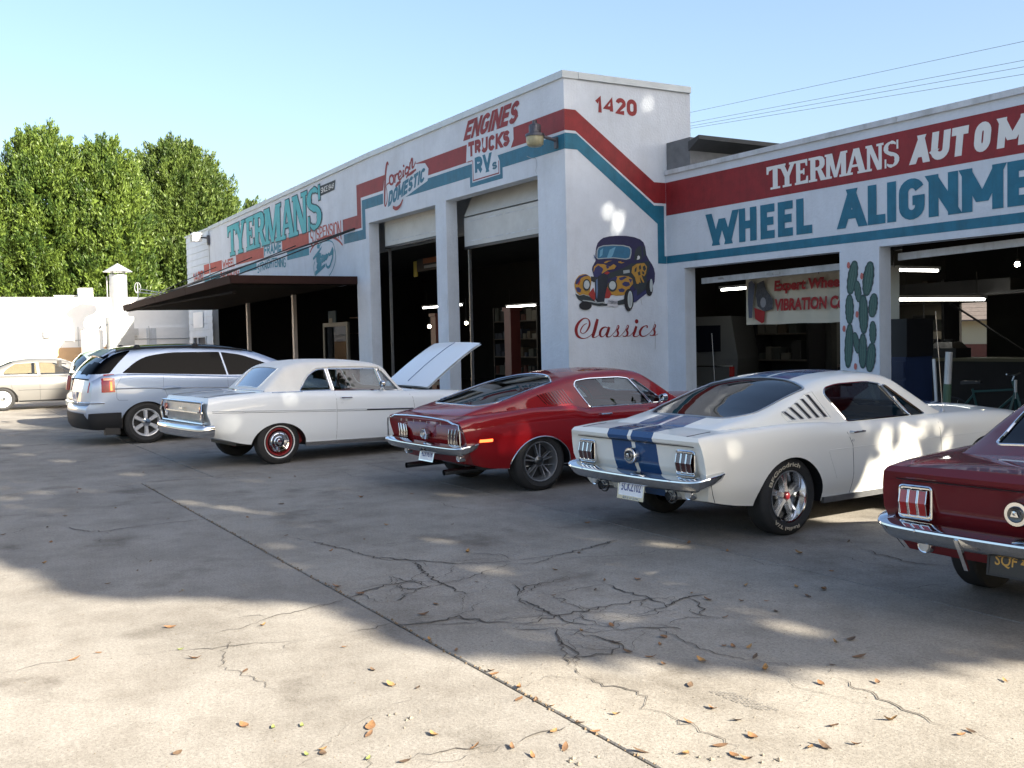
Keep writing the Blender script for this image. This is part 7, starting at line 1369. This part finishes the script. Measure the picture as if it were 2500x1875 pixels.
# ---- maroon coupe
S66 = dict(GT65); S66.update(paint='maroon', paint2='maroon', stripes=None, letter=False, cabin=(-.05, 1.98, .70), wz=(-.006, -.006),
 gh=[(-.42, .905, .66, .04, .885), (-.25, .985, .70, .05, .885), (0, 1.12, .73, .06, .885), (.25, 1.235, .75, .07, .88), (.42, 1.285, .76, .08, .87), (.7, 1.31, .765, .08, .865), (1.2, 1.315, .77, .08, .865), (1.45, 1.298, .77, .08, .865), (1.62, 1.262, .765, .07, .865), (1.80, 1.15, .76, .05, .865), (2.05, .985, .75, .04, .87), (2.2, .90, .72, .03, .875)],
 side_win=[([(.52, .885, .02), (.62, 1.18, .05), (1.452, 1.19, .02), (1.70, .885, .02)], 'glass_mid'), ([(1.475, 1.165, .01), (1.725, .885, .01), (1.93, .885, .02), (1.53, 1.165, .01)], 'glass_mid')],
 top_win=[('rear_window', wmirror([(-.33, 0, .01), (-.31, .50, .05), (.30, .50, .08), (.34, 0, .01)]), 'glass_tint'), ('windshield', wmirror([(1.66, 0, .01), (1.66, .48, .05), (2.0, .60, .05), (2.12, .5, .1), (2.20, 0, .01)]), 'glass_clear')], top_trim='chrome', shelf=.4, bench=True, seat_x=.85,
 wheels=[(0, .72, .32, .20, .185, 'cap'), (2.743, .72, .32, .20, .185, 'cap')])
c_, pb, pg = make_car(MAR, S66, 'dark maroon coupe cut off by the right edge of the picture')
rear65(c_, pb, 'SQF 480', 'plate_black', 'plate_yellow', 'black', 'lens_red')
for sg in (1, -1):
    q = MB(); q.hexa([(-1.09, sg*.30-.012, .50), (-1.06, sg*.30-.012, .50), (-1.06, sg*.30+.012, .50), (-1.09, sg*.30+.012, .50), (-1.05, sg*.26-.012, .33), (-1.03, sg*.26-.012, .33), (-1.03, sg*.26+.012, .33), (-1.05, sg*.26+.012, .33)]); q.build('bumper_guard', 'chrome', c_, 40)
lines(c_, pb, [[(.40, .87), (.45, .6), (.45, .25)]])
# ---- white convertible with raised hood
BN = [(-1.00, .40, .72, .41, .80, .50, .845, .66, .84, .80, .79, .925, .70, .94, .945), (-.8, .36, .77, .37, .83, .48, .862, .68, .85, .84, .80, .95, .70, .962, .972), (-.4, .28, .80, .29, .85, .46, .872, .70, .862, .87, .81, .975, .70, .985, 1.0),
 (0, .25, .81, .26, .862, .44, .875, .715, .866, .89, .815, .99, .72, .995, 1.01), (.5, .23, .815, .24, .865, .43, .875, .715, .866, .89, .81, .985, .72, .99, 1.0), (1.2, .21, .815, .22, .865, .42, .874, .705, .862, .875, .80, .968, .72, .975, .985), (2.0, .20, .81, .21, .862, .41, .87, .69, .855, .855, .79, .94, .70, .955, .975),
 (2.79, .21, .80, .22, .85, .41, .862, .68, .845, .84, .78, .92, .68, .94, .965), (3.3, .27, .77, .28, .83, .42, .845, .67, .83, .81, .76, .885, .64, .905, .93), (3.58, .36, .70, .37, .78, .46, .80, .66, .79, .77, .73, .84, .62, .86, .88)]
def rN(y, z):
    d = np.interp(z, [.38, .46, .60, .75, .88, .95], [.12, .07, .03, -.03, .0, .03]); rec = .03*min(1, max(0, (.76-y)/.02), max(0, (.87-z)/.02), max(0, (z-.60)/.02)) if y < .76 and .60 < z < .87 else 0
    return float(d+rec)-.03*(1-(y/.86)**2)
NV = dict(body=BN, rear=rN, paint='ermine', cabin=(-.02, 1.92, .70), belt=.97, breaks=(2,), interior='vinyl_red', arches=[(0, .26, .40, .31), (2.794, .26, .385, .32)], tumble=.42, bow=(.12, .03), xmid=.9, seat_x=.85,
 gh=[(-.16, 1.0, .66, .03, .985), (-.02, 1.15, .70, .05, .985), (.13, 1.30, .725, .07, .985), (.26, 1.38, .735, .09, .985), (.5, 1.425, .745, .10, .98), (.8, 1.44, .75, .11, .975), (1.2, 1.432, .75, .11, .968), (1.5, 1.41, .75, .10, .96), (1.68, 1.375, .75, .09, .955), (1.74, 1.34, .75, .07, .95), (1.88, 1.16, .745, .05, .945), (2.03, .985, .735, .04, .94), (2.08, .95, .72, .03, .94)],
 side_win=[([(.36, .992, .02), (.50, 1.19, .1), (.66, 1.285, .06), (.80, 1.298, .02), (.845, .992, .01)], 'glass_clear'), ([(.885, .99, .01), (.845, 1.30, .01), (1.62, 1.288, .02), (1.70, .965, .01)], 'glass_clear'), ([(1.73, .963, .01), (1.655, 1.283, .01), (1.70, 1.278, .01), (1.96, .958, .02)], 'glass_clear')], win_trim='chrome', trim_r=.010,
 top_win=[('rear_window', wmirror([(-.135, 0, .01), (-.135, .42, .05), (.165, .47, .06), (.165, 0, .01)]), 'glass_vinyl'), ('windshield', wmirror([(1.79, 0, .01), (1.78, .52, .05), (1.99, .60, .05), (2.06, .5, .1), (2.14, 0, .01)]), 'glass_clear')], top_trim='ermine', roof_mat='soft_top', roof_name='soft_top',
 wheels=[(0, .735, .312, .195, .19, 'cap'), (2.794, .735, .312, .195, .19, 'cap')], wz=(-.006, -.006), mirror_x=1.62, mirror_z=1.2, hood_open=(2.38, 3.54, .68), hood_angle=R(38), pitch=R(1.0))
c_, pb, pg = make_car(NOVA, NV, 'white convertible with cream soft top up and its hood raised')
bumper(c_, [(-.94, .868, .52, .95), (-1.02, .862, .515), (-1.09, .83, .512), (-1.14, .70, .51), (-1.17, .35, .508), (-1.18, 0, .508), (-1.17, -.35, .508), (-1.14, -.70, .51), (-1.09, -.83, .512), (-1.02, -.862, .515), (-.94, -.868, .52, .95)], [(-.03, -.09), (-.005, -.092), (.018, -.06), (.024, -.01), (.034, .0), (.036, .03), (.022, .058), (-.005, .072), (-.035, .076)])
q = MB(); 
P_ = rounded([(-.80, .60, .03), (.80, .60, .03), (.815, .75, .03), (.78, .885, .03), (-.78, .885, .03), (-.815, .75, .03)]); q.tube([(-1.055-.02*(1-(a/.86)**2)-.03*(1-abs(b-.75)/.15), a, b) for a, b in P_], .014, 6, True); q.build('rear_panel_frame', 'chrome', c_, 40)
q = MB(); q.add([(-1.040, -.74, .745), (-1.040, .74, .745), (-1.035, .74, .86), (-1.035, -.74, .86), (-1.02, -.74, .63), (-1.02, .74, .63)], [(0, 1, 2, 3), (4, 5, 1, 0)]); q.build('rear_panel', 'steel', c_)
q = MB(); q.box(-1.075, -1.05, -.62, .62, .735, .755); q.box(-1.085, -1.05, -.07, .07, .77, .80); q.build('deck_badge', 'chrome', c_)
for sg in (1, -1):
    q = MB(); q.lathe([(.048, 0), (.045, -.02), (.001, -.026)], 16, 'x', cx=(-1.045, sg*.70, .79)); q.build('tail_light', 'lens_red', c_, 40); q = MB(); q.lathe([(.04, 0), (.036, -.015), (.001, -.02)], 16, 'x', cx=(-1.035, sg*.70, .685)); q.build('reverse_lamp', 'lens_clear', c_, 40)
plate(c_, -1.155, .02, .475, .20, .10, R(4), 'galv', 'plate_ink', 'RKT 724', 'chrome')
for sg in (1, -1):
    for z in (.762, .742):
        for sgm in ([(-.96, z+.004), (.845, z-.045)], [(.86, z-.045), (2.1, z-.07)]): q = MB(); side_line(q, pb, sgm, .004, (sg,)); q.build('body_moulding', 'steel', c_)
    q = MB(); side_line(q, pb, [(1.35, .70), (2.14, .682)], .011, (sg,)); q.build('moulding_insert', 'black', c_)
handle(c_, pb, .93, 1.10, .885); lines(c_, pb, [[(.86, .985), (.865, .75), (.865, .30)], [(2.06, .94), (2.14, .85), (2.17, .65), (2.16, .24)]]); rocker(c_, pb, .39, 2.36, .225, .285, 'steel', .848)
for sg in (1, -1): q = MB(); top_line(q, pb, [(-.98, sg*.62), (-.9, sg*.66), (-.25, sg*.62)], .0035); q.build('trunk_gap', 'black', c_)
for sg in (-1,):
    p = pb.side(1.62, .96, sg, 0)+Vector((0, -.01*sg*-1, 0)); q = MB(); q.tube([p, p+Vector((-.02, sg*.07, .06))], .010, 6); q.lathe([(.05, -.02), (.055, .02), (.02, .05), (.001, .055)], 16, 'x', cx=(p.x-.02, p.y+sg*.09, p.z+.10)); q.build('door_mirror', 'chrome', c_, 40)
q = MB(); q.tube([pb.top(x, y, .004) for x, y in ((-.14, -.66), (-.2, -.3), (-.215, 0), (-.2, .3), (-.14, .66))], .012, 6); side_line(q, pb, [(-.1, .985), (.36, .985)], .010); q.build('top_well_moulding', 'chrome', c_, 40)
# drip edge of the soft top over the doors
for sg in (1, -1):
    P_ = [pg.side(x, z, sg, .006) for x, z in dens([(.40, 1.08), (.52, 1.225), (.66, 1.305), (.85, 1.325), (1.3, 1.325), (1.70, 1.305)])]; q = MB(); q.tube([p for p in P_ if p is not None], .014, 6); q.build('top_edge', 'soft_top', c_, 50)
# ---- silver crossover
BP = [(-.90, .30, .80, .32, .86, .45, .88, .60, .90, .85, .89, 1.05, .80, 1.10, 1.11), (-.72, .27, .86, .28, .92, .44, .94, .62, .945, .88, .925, 1.13, .80, 1.18, 1.19), (-.38, .24, .90, .25, .95, .42, .965, .65, .965, .90, .93, 1.17, .82, 1.20, 1.22), (0, .23, .92, .24, .965, .42, .975, .66, .97, .90, .93, 1.16, .84, 1.19, 1.21),
 (.6, .22, .93, .23, .97, .42, .975, .66, .97, .89, .93, 1.13, .84, 1.16, 1.18), (1.5, .22, .93, .23, .97, .42, .975, .65, .965, .86, .93, 1.08, .84, 1.10, 1.12), (2.4, .22, .92, .23, .965, .42, .97, .64, .955, .84, .90, 1.02, .80, 1.06, 1.10), (3.0, .22, .90, .24, .95, .42, .955, .64, .94, .82, .87, .97, .76, 1.0, 1.04), (3.6, .26, .82, .28, .87, .44, .89, .62, .87, .76, .80, .86, .68, .90, .92), (3.92, .34, .60, .36, .68, .46, .72, .60, .70, .70, .62, .76, .52, .78, .80)]
def rP(y, z):
    d = np.interp(z, [.25, .34, .50, .60, .66, .72, .95, 1.12], [.14, .03, -.06, -.08, -.06, .02, .06, .12]); return float(d)*.7-.10*(1-(y/.95)**2)
PC = dict(body=BP, rear=rP, rblend=.7, paint='silver', paint2='black_gloss', cabin=(-.70, 2.7, .80), belt=1.12, breaks=(2,), arches=[(0, .30, .44, .42), (2.954, .30, .43, .41)], tumble=.42, bow=(.22, .10), xmid=1.0, seat_x=1.5,
 gh=[(-.88, 1.14, .80, .05, 1.11), (-.78, 1.30, .84, .07, 1.13), (-.62, 1.46, .86, .09, 1.15), (-.43, 1.59, .87, .10, 1.16), (-.20, 1.655, .875, .11, 1.16), (.2, 1.69, .88, .12, 1.15), (.8, 1.70, .88, .12, 1.13), (1.3, 1.675, .88, .12, 1.10), (1.8, 1.60, .875, .10, 1.07), (2.3, 1.42, .86, .08, 1.05), (2.8, 1.18, .83, .06, 1.03), (3.1, 1.04, .80, .04, 1.01)],
 side_win=[([(-.95, 1.205, .01), (-.56, 1.215, .02), (-.36, 1.43, .15), (-.16, 1.60, .05), (-.30, 1.70, .02), (-.95, 1.5, .01)], 'glass_privacy'), ([(-.36, 1.215, .03), (-.02, 1.475, .25), (.45, 1.55, .2), (1.36, 1.535, .02), (1.44, 1.12, .01)], 'glass_privacy'), ([(1.47, 1.118, .01), (1.39, 1.53, .01), (1.75, 1.475, .1), (2.15, 1.33, .1), (2.62, 1.09, .02)], 'glass_privacy')], win_trim=None,
 top_win=[('rear_window', wmirror([(-.90, 0, .01), (-.89, .66, .04), (-.52, .69, .05), (-.47, 0, .01)]), 'black_gloss'), ('windshield', wmirror([(1.95, 0, .01), (1.95, .55, .05), (2.8, .68, .05), (3.0, .6, .1), (3.1, 0, .01)]), 'glass_tint')], roof_black=(.66, -.42, 2.0),
 wheels=[(0, .835, .365, .235, .235, 'six'), (2.954, .835, .365, .235, .235, 'six')], wz=(-.008, -.008), mirror_z=1.4, trim_r=.006)
c_, pb, pg = make_car(PAC, PC, 'silver crossover wagon with tinted windows and a black lower bumper')
for sg in (1, -1):
    q = MB(); side_line(q, pb, [(-.55, .955), (0, .95), (.28, .935), (1.42, .90), (2.5, .86)], .011, (sg,)); q.build('body_moulding', 'steel', c_)
    q = MB(); side_line(q, pb, [(-.30, 1.185), (.3, 1.165), (1.44, 1.085), (2.5, 1.035)], .009, (sg,), 0); q.build('belt_moulding', 'chrome', c_)
lines(c_, pb, [[(-.38, 1.16), (-.48, 1.0), (-.48, .80), (-.45, .76), (-.3, .755)], [(.31, 1.15), (.30, .95), (.36, .80), (.46, .70)], [(1.43, 1.08), (1.43, .70), (1.40, .26)]])
for sg in (1, -1):
    q = MB(); z0, z1 = .90, 1.20
    P_ = [(-.90, z0, 1), (-.60, z0, 1), (-.585, .98, 1), (-.60, 1.2, 1), (-.80, 1.2, 1)]
    pts = [pb.side(x, z, sg, .012) or pg.side(x, z, sg, .012) for x, z, _ in P_]
    rr_ = [pb.rear(sg*.72, z, .012) for z in (z0, 1.0, 1.1)]
    zz = np.linspace(z0, 1.13, 5); V1 = [pb.side(-.50, z, sg, .010) for z in zz]; V2 = [pb.side(-.70, z, sg, .014) for z in zz]; V3 = [pb.rear(sg*.76, z, .012) for z in zz]
    ok = [i for i in range(5) if None not in (V1[i], V2[i], V3[i])]; vs = []; fs = []
    for n_, i in enumerate(ok):
        vs += [V1[i], V2[i], V3[i]]
        if n_: b_ = 3*n_; fs += [(b_-3, b_-2, b_+1, b_), (b_-2, b_-1, b_+2, b_+1)]
    T1 = [pg.side(-.49, z, sg, .014) for z in (1.15, 1.20)]; T2 = [pg.side(-.66, z, sg, .016) for z in (1.15, 1.20)]
    if None not in T1 and None not in T2 and vs: b_ = len(vs); vs += [T1[0], T2[0], T1[1], T2[1]]; fs += [(b_-3, b_-2, b_+1, b_), (b_, b_+1, b_+3, b_+2)]
    q.add(vs, fs); tl = q.build('tail_light', 'lens_red', c_, 50)
    q = MB(); V = [(pb.side(-.58, z, sg, .016), pb.side(-.545, z, sg, .014)) for z in np.linspace(.93, 1.08, 4)]; vs = []; fs = []
    for n_, (a, b) in enumerate(V):
        if a is None or b is None: continue
        vs += [a, b]
        if len(vs) > 2: b_ = len(vs); fs.append((b_-4, b_-3, b_-1, b_-2))
    q.add(vs, fs); q.build('lamp_strip', 'lens_lit', tl); 
    q = MB(); V = [(pb.side(-.68, z, sg, .018), pb.side(-.54, z, sg, .014)) for z in (1.10, 1.14)]
    if all(v is not None for a in V for v in a): q.add([V[0][0], V[0][1], V[1][1], V[1][0]], [(0, 1, 2, 3)]); q.build('amber_lens', 'lens_amber', tl)
# lower black bumper and chrome strip
pth = [(-.42, .985, 0), (-.68, .975, 0), (-.86, .93, 0), (-.96, .80, 0), (-1.04, .42, 0), (-1.06, 0, 0), (-1.04, -.42, 0), (-.96, -.80, 0), (-.86, -.93, 0), (-.68, -.975, 0), (-.42, -.985, 0)]
bumper(c_, pth, [(-.16, .26), (-.05, .28), (.0, .36), (.010, .46), (.012, .55), (-.05, .56)], 'cladding'); bumper(c_, [(a*1.0, b*1.0, c) for a, b, c in pth[1:-1]], [(-.04, .715), (.005, .715), (.012, .73), (-.04, .74)], 'chrome', name='bumper_strip')
for sg in (1, -1):
    for x in (.28, 1.52):
        a = pb.side(x, .93-.03*(x > 1), sg, .02)
        if a is None: continue
        q = MB(); q.tube([a+Vector((0, 0, 0)), a+Vector((.08, sg*.025, .012)), a+Vector((.22, sg*.025, .012)), a+Vector((.30, 0, 0))], [.018, .022, .022, .018], 6); q.build('door_handle', 'silver', c_, 40)
    q = MB(); P_ = [pg.top(x, sg*.66, .03) for x in np.linspace(-.4, 1.8, 14)]; P_ = [p for p in P_ if p is not None]; q.tube(P_, .016, 6)
    for x in (-.05, .95):
        p = pg.top(x, sg*.64, .0)
        if p is not None: q.lathe([(.06, 0), (.06, .03), (.035, .065), (.001, .07)], 12, 'z', cx=tuple(p))
    q.build('roof_rail', 'cladding', c_, 40)
q = MB(); q.tube([(-.93, -.2, 1.17), (-.80, .02, 1.30), (-.66, .1, 1.40)], .010, 5); q.build('rear_wiper', 'black', c_)
q = MB(); q.hexa([(-.62, -.62, 1.50), (-.4, -.62, 1.61), (-.4, .62, 1.61), (-.62, .62, 1.50), (-.64, -.60, 1.52), (-.4, -.60, 1.63), (-.4, .60, 1.63), (-.64, .60, 1.52)]); q.build('spoiler', 'silver', c_)
plate(c_, -.985, 0, .82, .31, .155, R(-2), 'plate_white', 'plate_ink', '6HDB352', 'chrome')
q = MB(); q.box(-.68, -.44, -.94, -.80, .18, .30); q.build('mud_flap', 'black', c_)
# ---- pale green van beyond the crossover (only its tail shows)
BV = [(r[0],)+tuple(v for v in r[1:]) for r in BP]
PV = dict(PC); PV.update(paint='seafoam', paint2='seafoam', roof_black=None, tumble=.28, gh=[(a, b-.07 if b > 1.5 else b, c, d, e) for a, b, c, d, e in [(-.90, 1.14, .82, .05, 1.11), (-.84, 1.35, .85, .07, 1.13), (-.76, 1.52, .87, .09, 1.15), (-.62, 1.64, .88, .10, 1.16), (-.4, 1.69, .88, .12, 1.15), (.8, 1.70, .88, .12, 1.13), (1.6, 1.67, .88, .12, 1.10), (2.1, 1.50, .87, .10, 1.07), (2.6, 1.28, .85, .08, 1.05), (3.1, 1.04, .80, .04, 1.01)]],
 side_win=[([(-.62, 1.22, .05), (-.45, 1.58, .1), (.4, 1.62, .05), (.45, 1.16, .03)], 'glass_tint'), ([(.5, 1.16, .03), (.5, 1.62, .05), (1.6, 1.58, .1), (2.2, 1.3, .1), (2.5, 1.1, .03)], 'glass_tint')], top_win=[('rear_window', wmirror([(-.99, 0, .01), (-.985, .66, .04), (-.80, .70, .05), (-.78, 0, .01)]), 'glass_tint'), PC['top_win'][1]])
c_, pb, pg = make_car((-23.45, 4.05, 92), PV, 'pale green minivan almost hidden behind the silver crossover', 'parked_van', 'van')
for sg in (1, -1):
    q = MB(); P_ = [pb.rear(sg*.80, z, .02) for z in np.linspace(.75, 1.05, 5)]; q.tube([p for p in P_ if p is not None], .06, 8); q.build('tail_light', 'lens_red', c_, 50)
bumper(c_, pth, [(-.05, .45), (.02, .46), (.03, .56), (-.05, .60)], 'seafoam')
q = MB(); q.tube([(-1.0, .55, 1.32), (-1.12, .60, 1.34)], .012, 5); q.box(-1.16, -1.10, .5, .7, 1.27, 1.40); q.build('rear_mirror', 'black', c_)
# ---- champagne sedan crossing at the far left
BS = [(-1.05, .36, .70, .37, .78, .46, .82, .58, .81, .70, .77, .82, .68, .86, .87), (-.6, .28, .80, .29, .85, .42, .875, .60, .87, .76, .82, .90, .70, .93, .95), (0, .22, .83, .23, .875, .40, .89, .62, .88, .78, .83, .91, .70, .94, .96), (1.0, .20, .83, .21, .875, .40, .89, .60, .88, .76, .83, .90, .70, .93, .95), (2.0, .20, .83, .21, .875, .40, .89, .58, .875, .74, .82, .88, .70, .91, .93),
 (2.83, .22, .82, .23, .86, .40, .875, .56, .86, .70, .80, .82, .68, .86, .88), (3.3, .26, .78, .27, .83, .40, .845, .54, .83, .66, .77, .76, .62, .80, .82), (3.72, .34, .62, .35, .70, .44, .73, .54, .70, .62, .62, .68, .5, .71, .72)]
SD = dict(body=BS, rear=lambda y, z: -.06*(1-(y/.85)**2)+.05*abs(z-.6), paint='champagne', cabin=(.0, 2.2, .72), belt=.91, breaks=(2,), arches=[(0, .28, .38, .36), (2.83, .28, .375, .355)], tumble=.50, bow=(.16, .12), xmid=1.1,
 gh=[(-.45, .955, .70, .04, .92), (-.2, 1.08, .74, .06, .92), (.1, 1.24, .76, .08, .92), (.4, 1.355, .77, .09, .915), (.8, 1.40, .775, .10, .91), (1.3, 1.39, .775, .10, .905), (1.6, 1.345, .77, .09, .90), (1.95, 1.16, .76, .06, .895), (2.35, .955, .74, .04, .89)],
 side_win=[([(.02, .965, .05), (.10, 1.10, .06), (.33, 1.255, .06), (.88, 1.28, .03), (.90, .945, .02)], 'glass_clear'), ([(.97, .945, .02), (.95, 1.28, .03), (1.40, 1.25, .1), (1.95, .94, .03)], 'glass_clear')], win_trim='steel', trim_r=.006,
 top_win=[('rear_window', wmirror([(-.36, 0, .01), (-.35, .55, .05), (.30, .55, .06), (.34, 0, .01)]), 'glass_tint'), ('windshield', wmirror([(1.60, 0, .01), (1.60, .52, .05), (2.22, .62, .05), (2.36, 0, .01)]), 'glass_clear')], interior='champagne',
 wheels=[(0, .775, .315, .20, .215, 'disc'), (2.83, .775, .315, .20, .215, 'disc')], mirror_z=1.2, seat_x=1.05)
c_, pb, pg = make_car((-31.85, 2.30, 90), SD, 'champagne sedan parked crosswise at the left edge', 'parked_car', 'car')
lines(c_, pb, [[(.18, .90), (.25, .55), (.40, .35)], [(.93, .90), (.93, .25)], [(1.95, .89), (1.98, .5), (1.96, .25)]], .004)
for sg in (1, -1): q = MB(); side_line(q, pb, [(-.9, .545), (-.36, .55)], .012, (sg,)); q.build('body_moulding', 'champagne', c_); q = MB(); side_line(q, pb, [(.4, .55), (2.4, .54)], .012, (sg,)); q.build('body_moulding', 'champagne', c_); q = MB(); side_line(q, pb, [(.4, .245), (2.4, .24)], .02, (sg,)); q.build('sill_trim', 'cladding', c_)
for sg in (1, -1): p = pb.side(1.85, .93, sg, .0) or Vector((1.85, sg*.83, .92)); q = MB(); q.hexa([(1.80, p.y, .92), (1.92, p.y, .92), (1.92, p.y+sg*.18, .93), (1.82, p.y+sg*.18, .93), (1.80, p.y, 1.02), (1.90, p.y, 1.02), (1.88, p.y+sg*.18, 1.04), (1.82, p.y+sg*.18, 1.04)]); q.build('door_mirror', 'black', c_)
q = MB(); q.box(-1.14, -1.08, -.72, .72, .60, .74); q.build('tail_light', 'lens_red', c_)
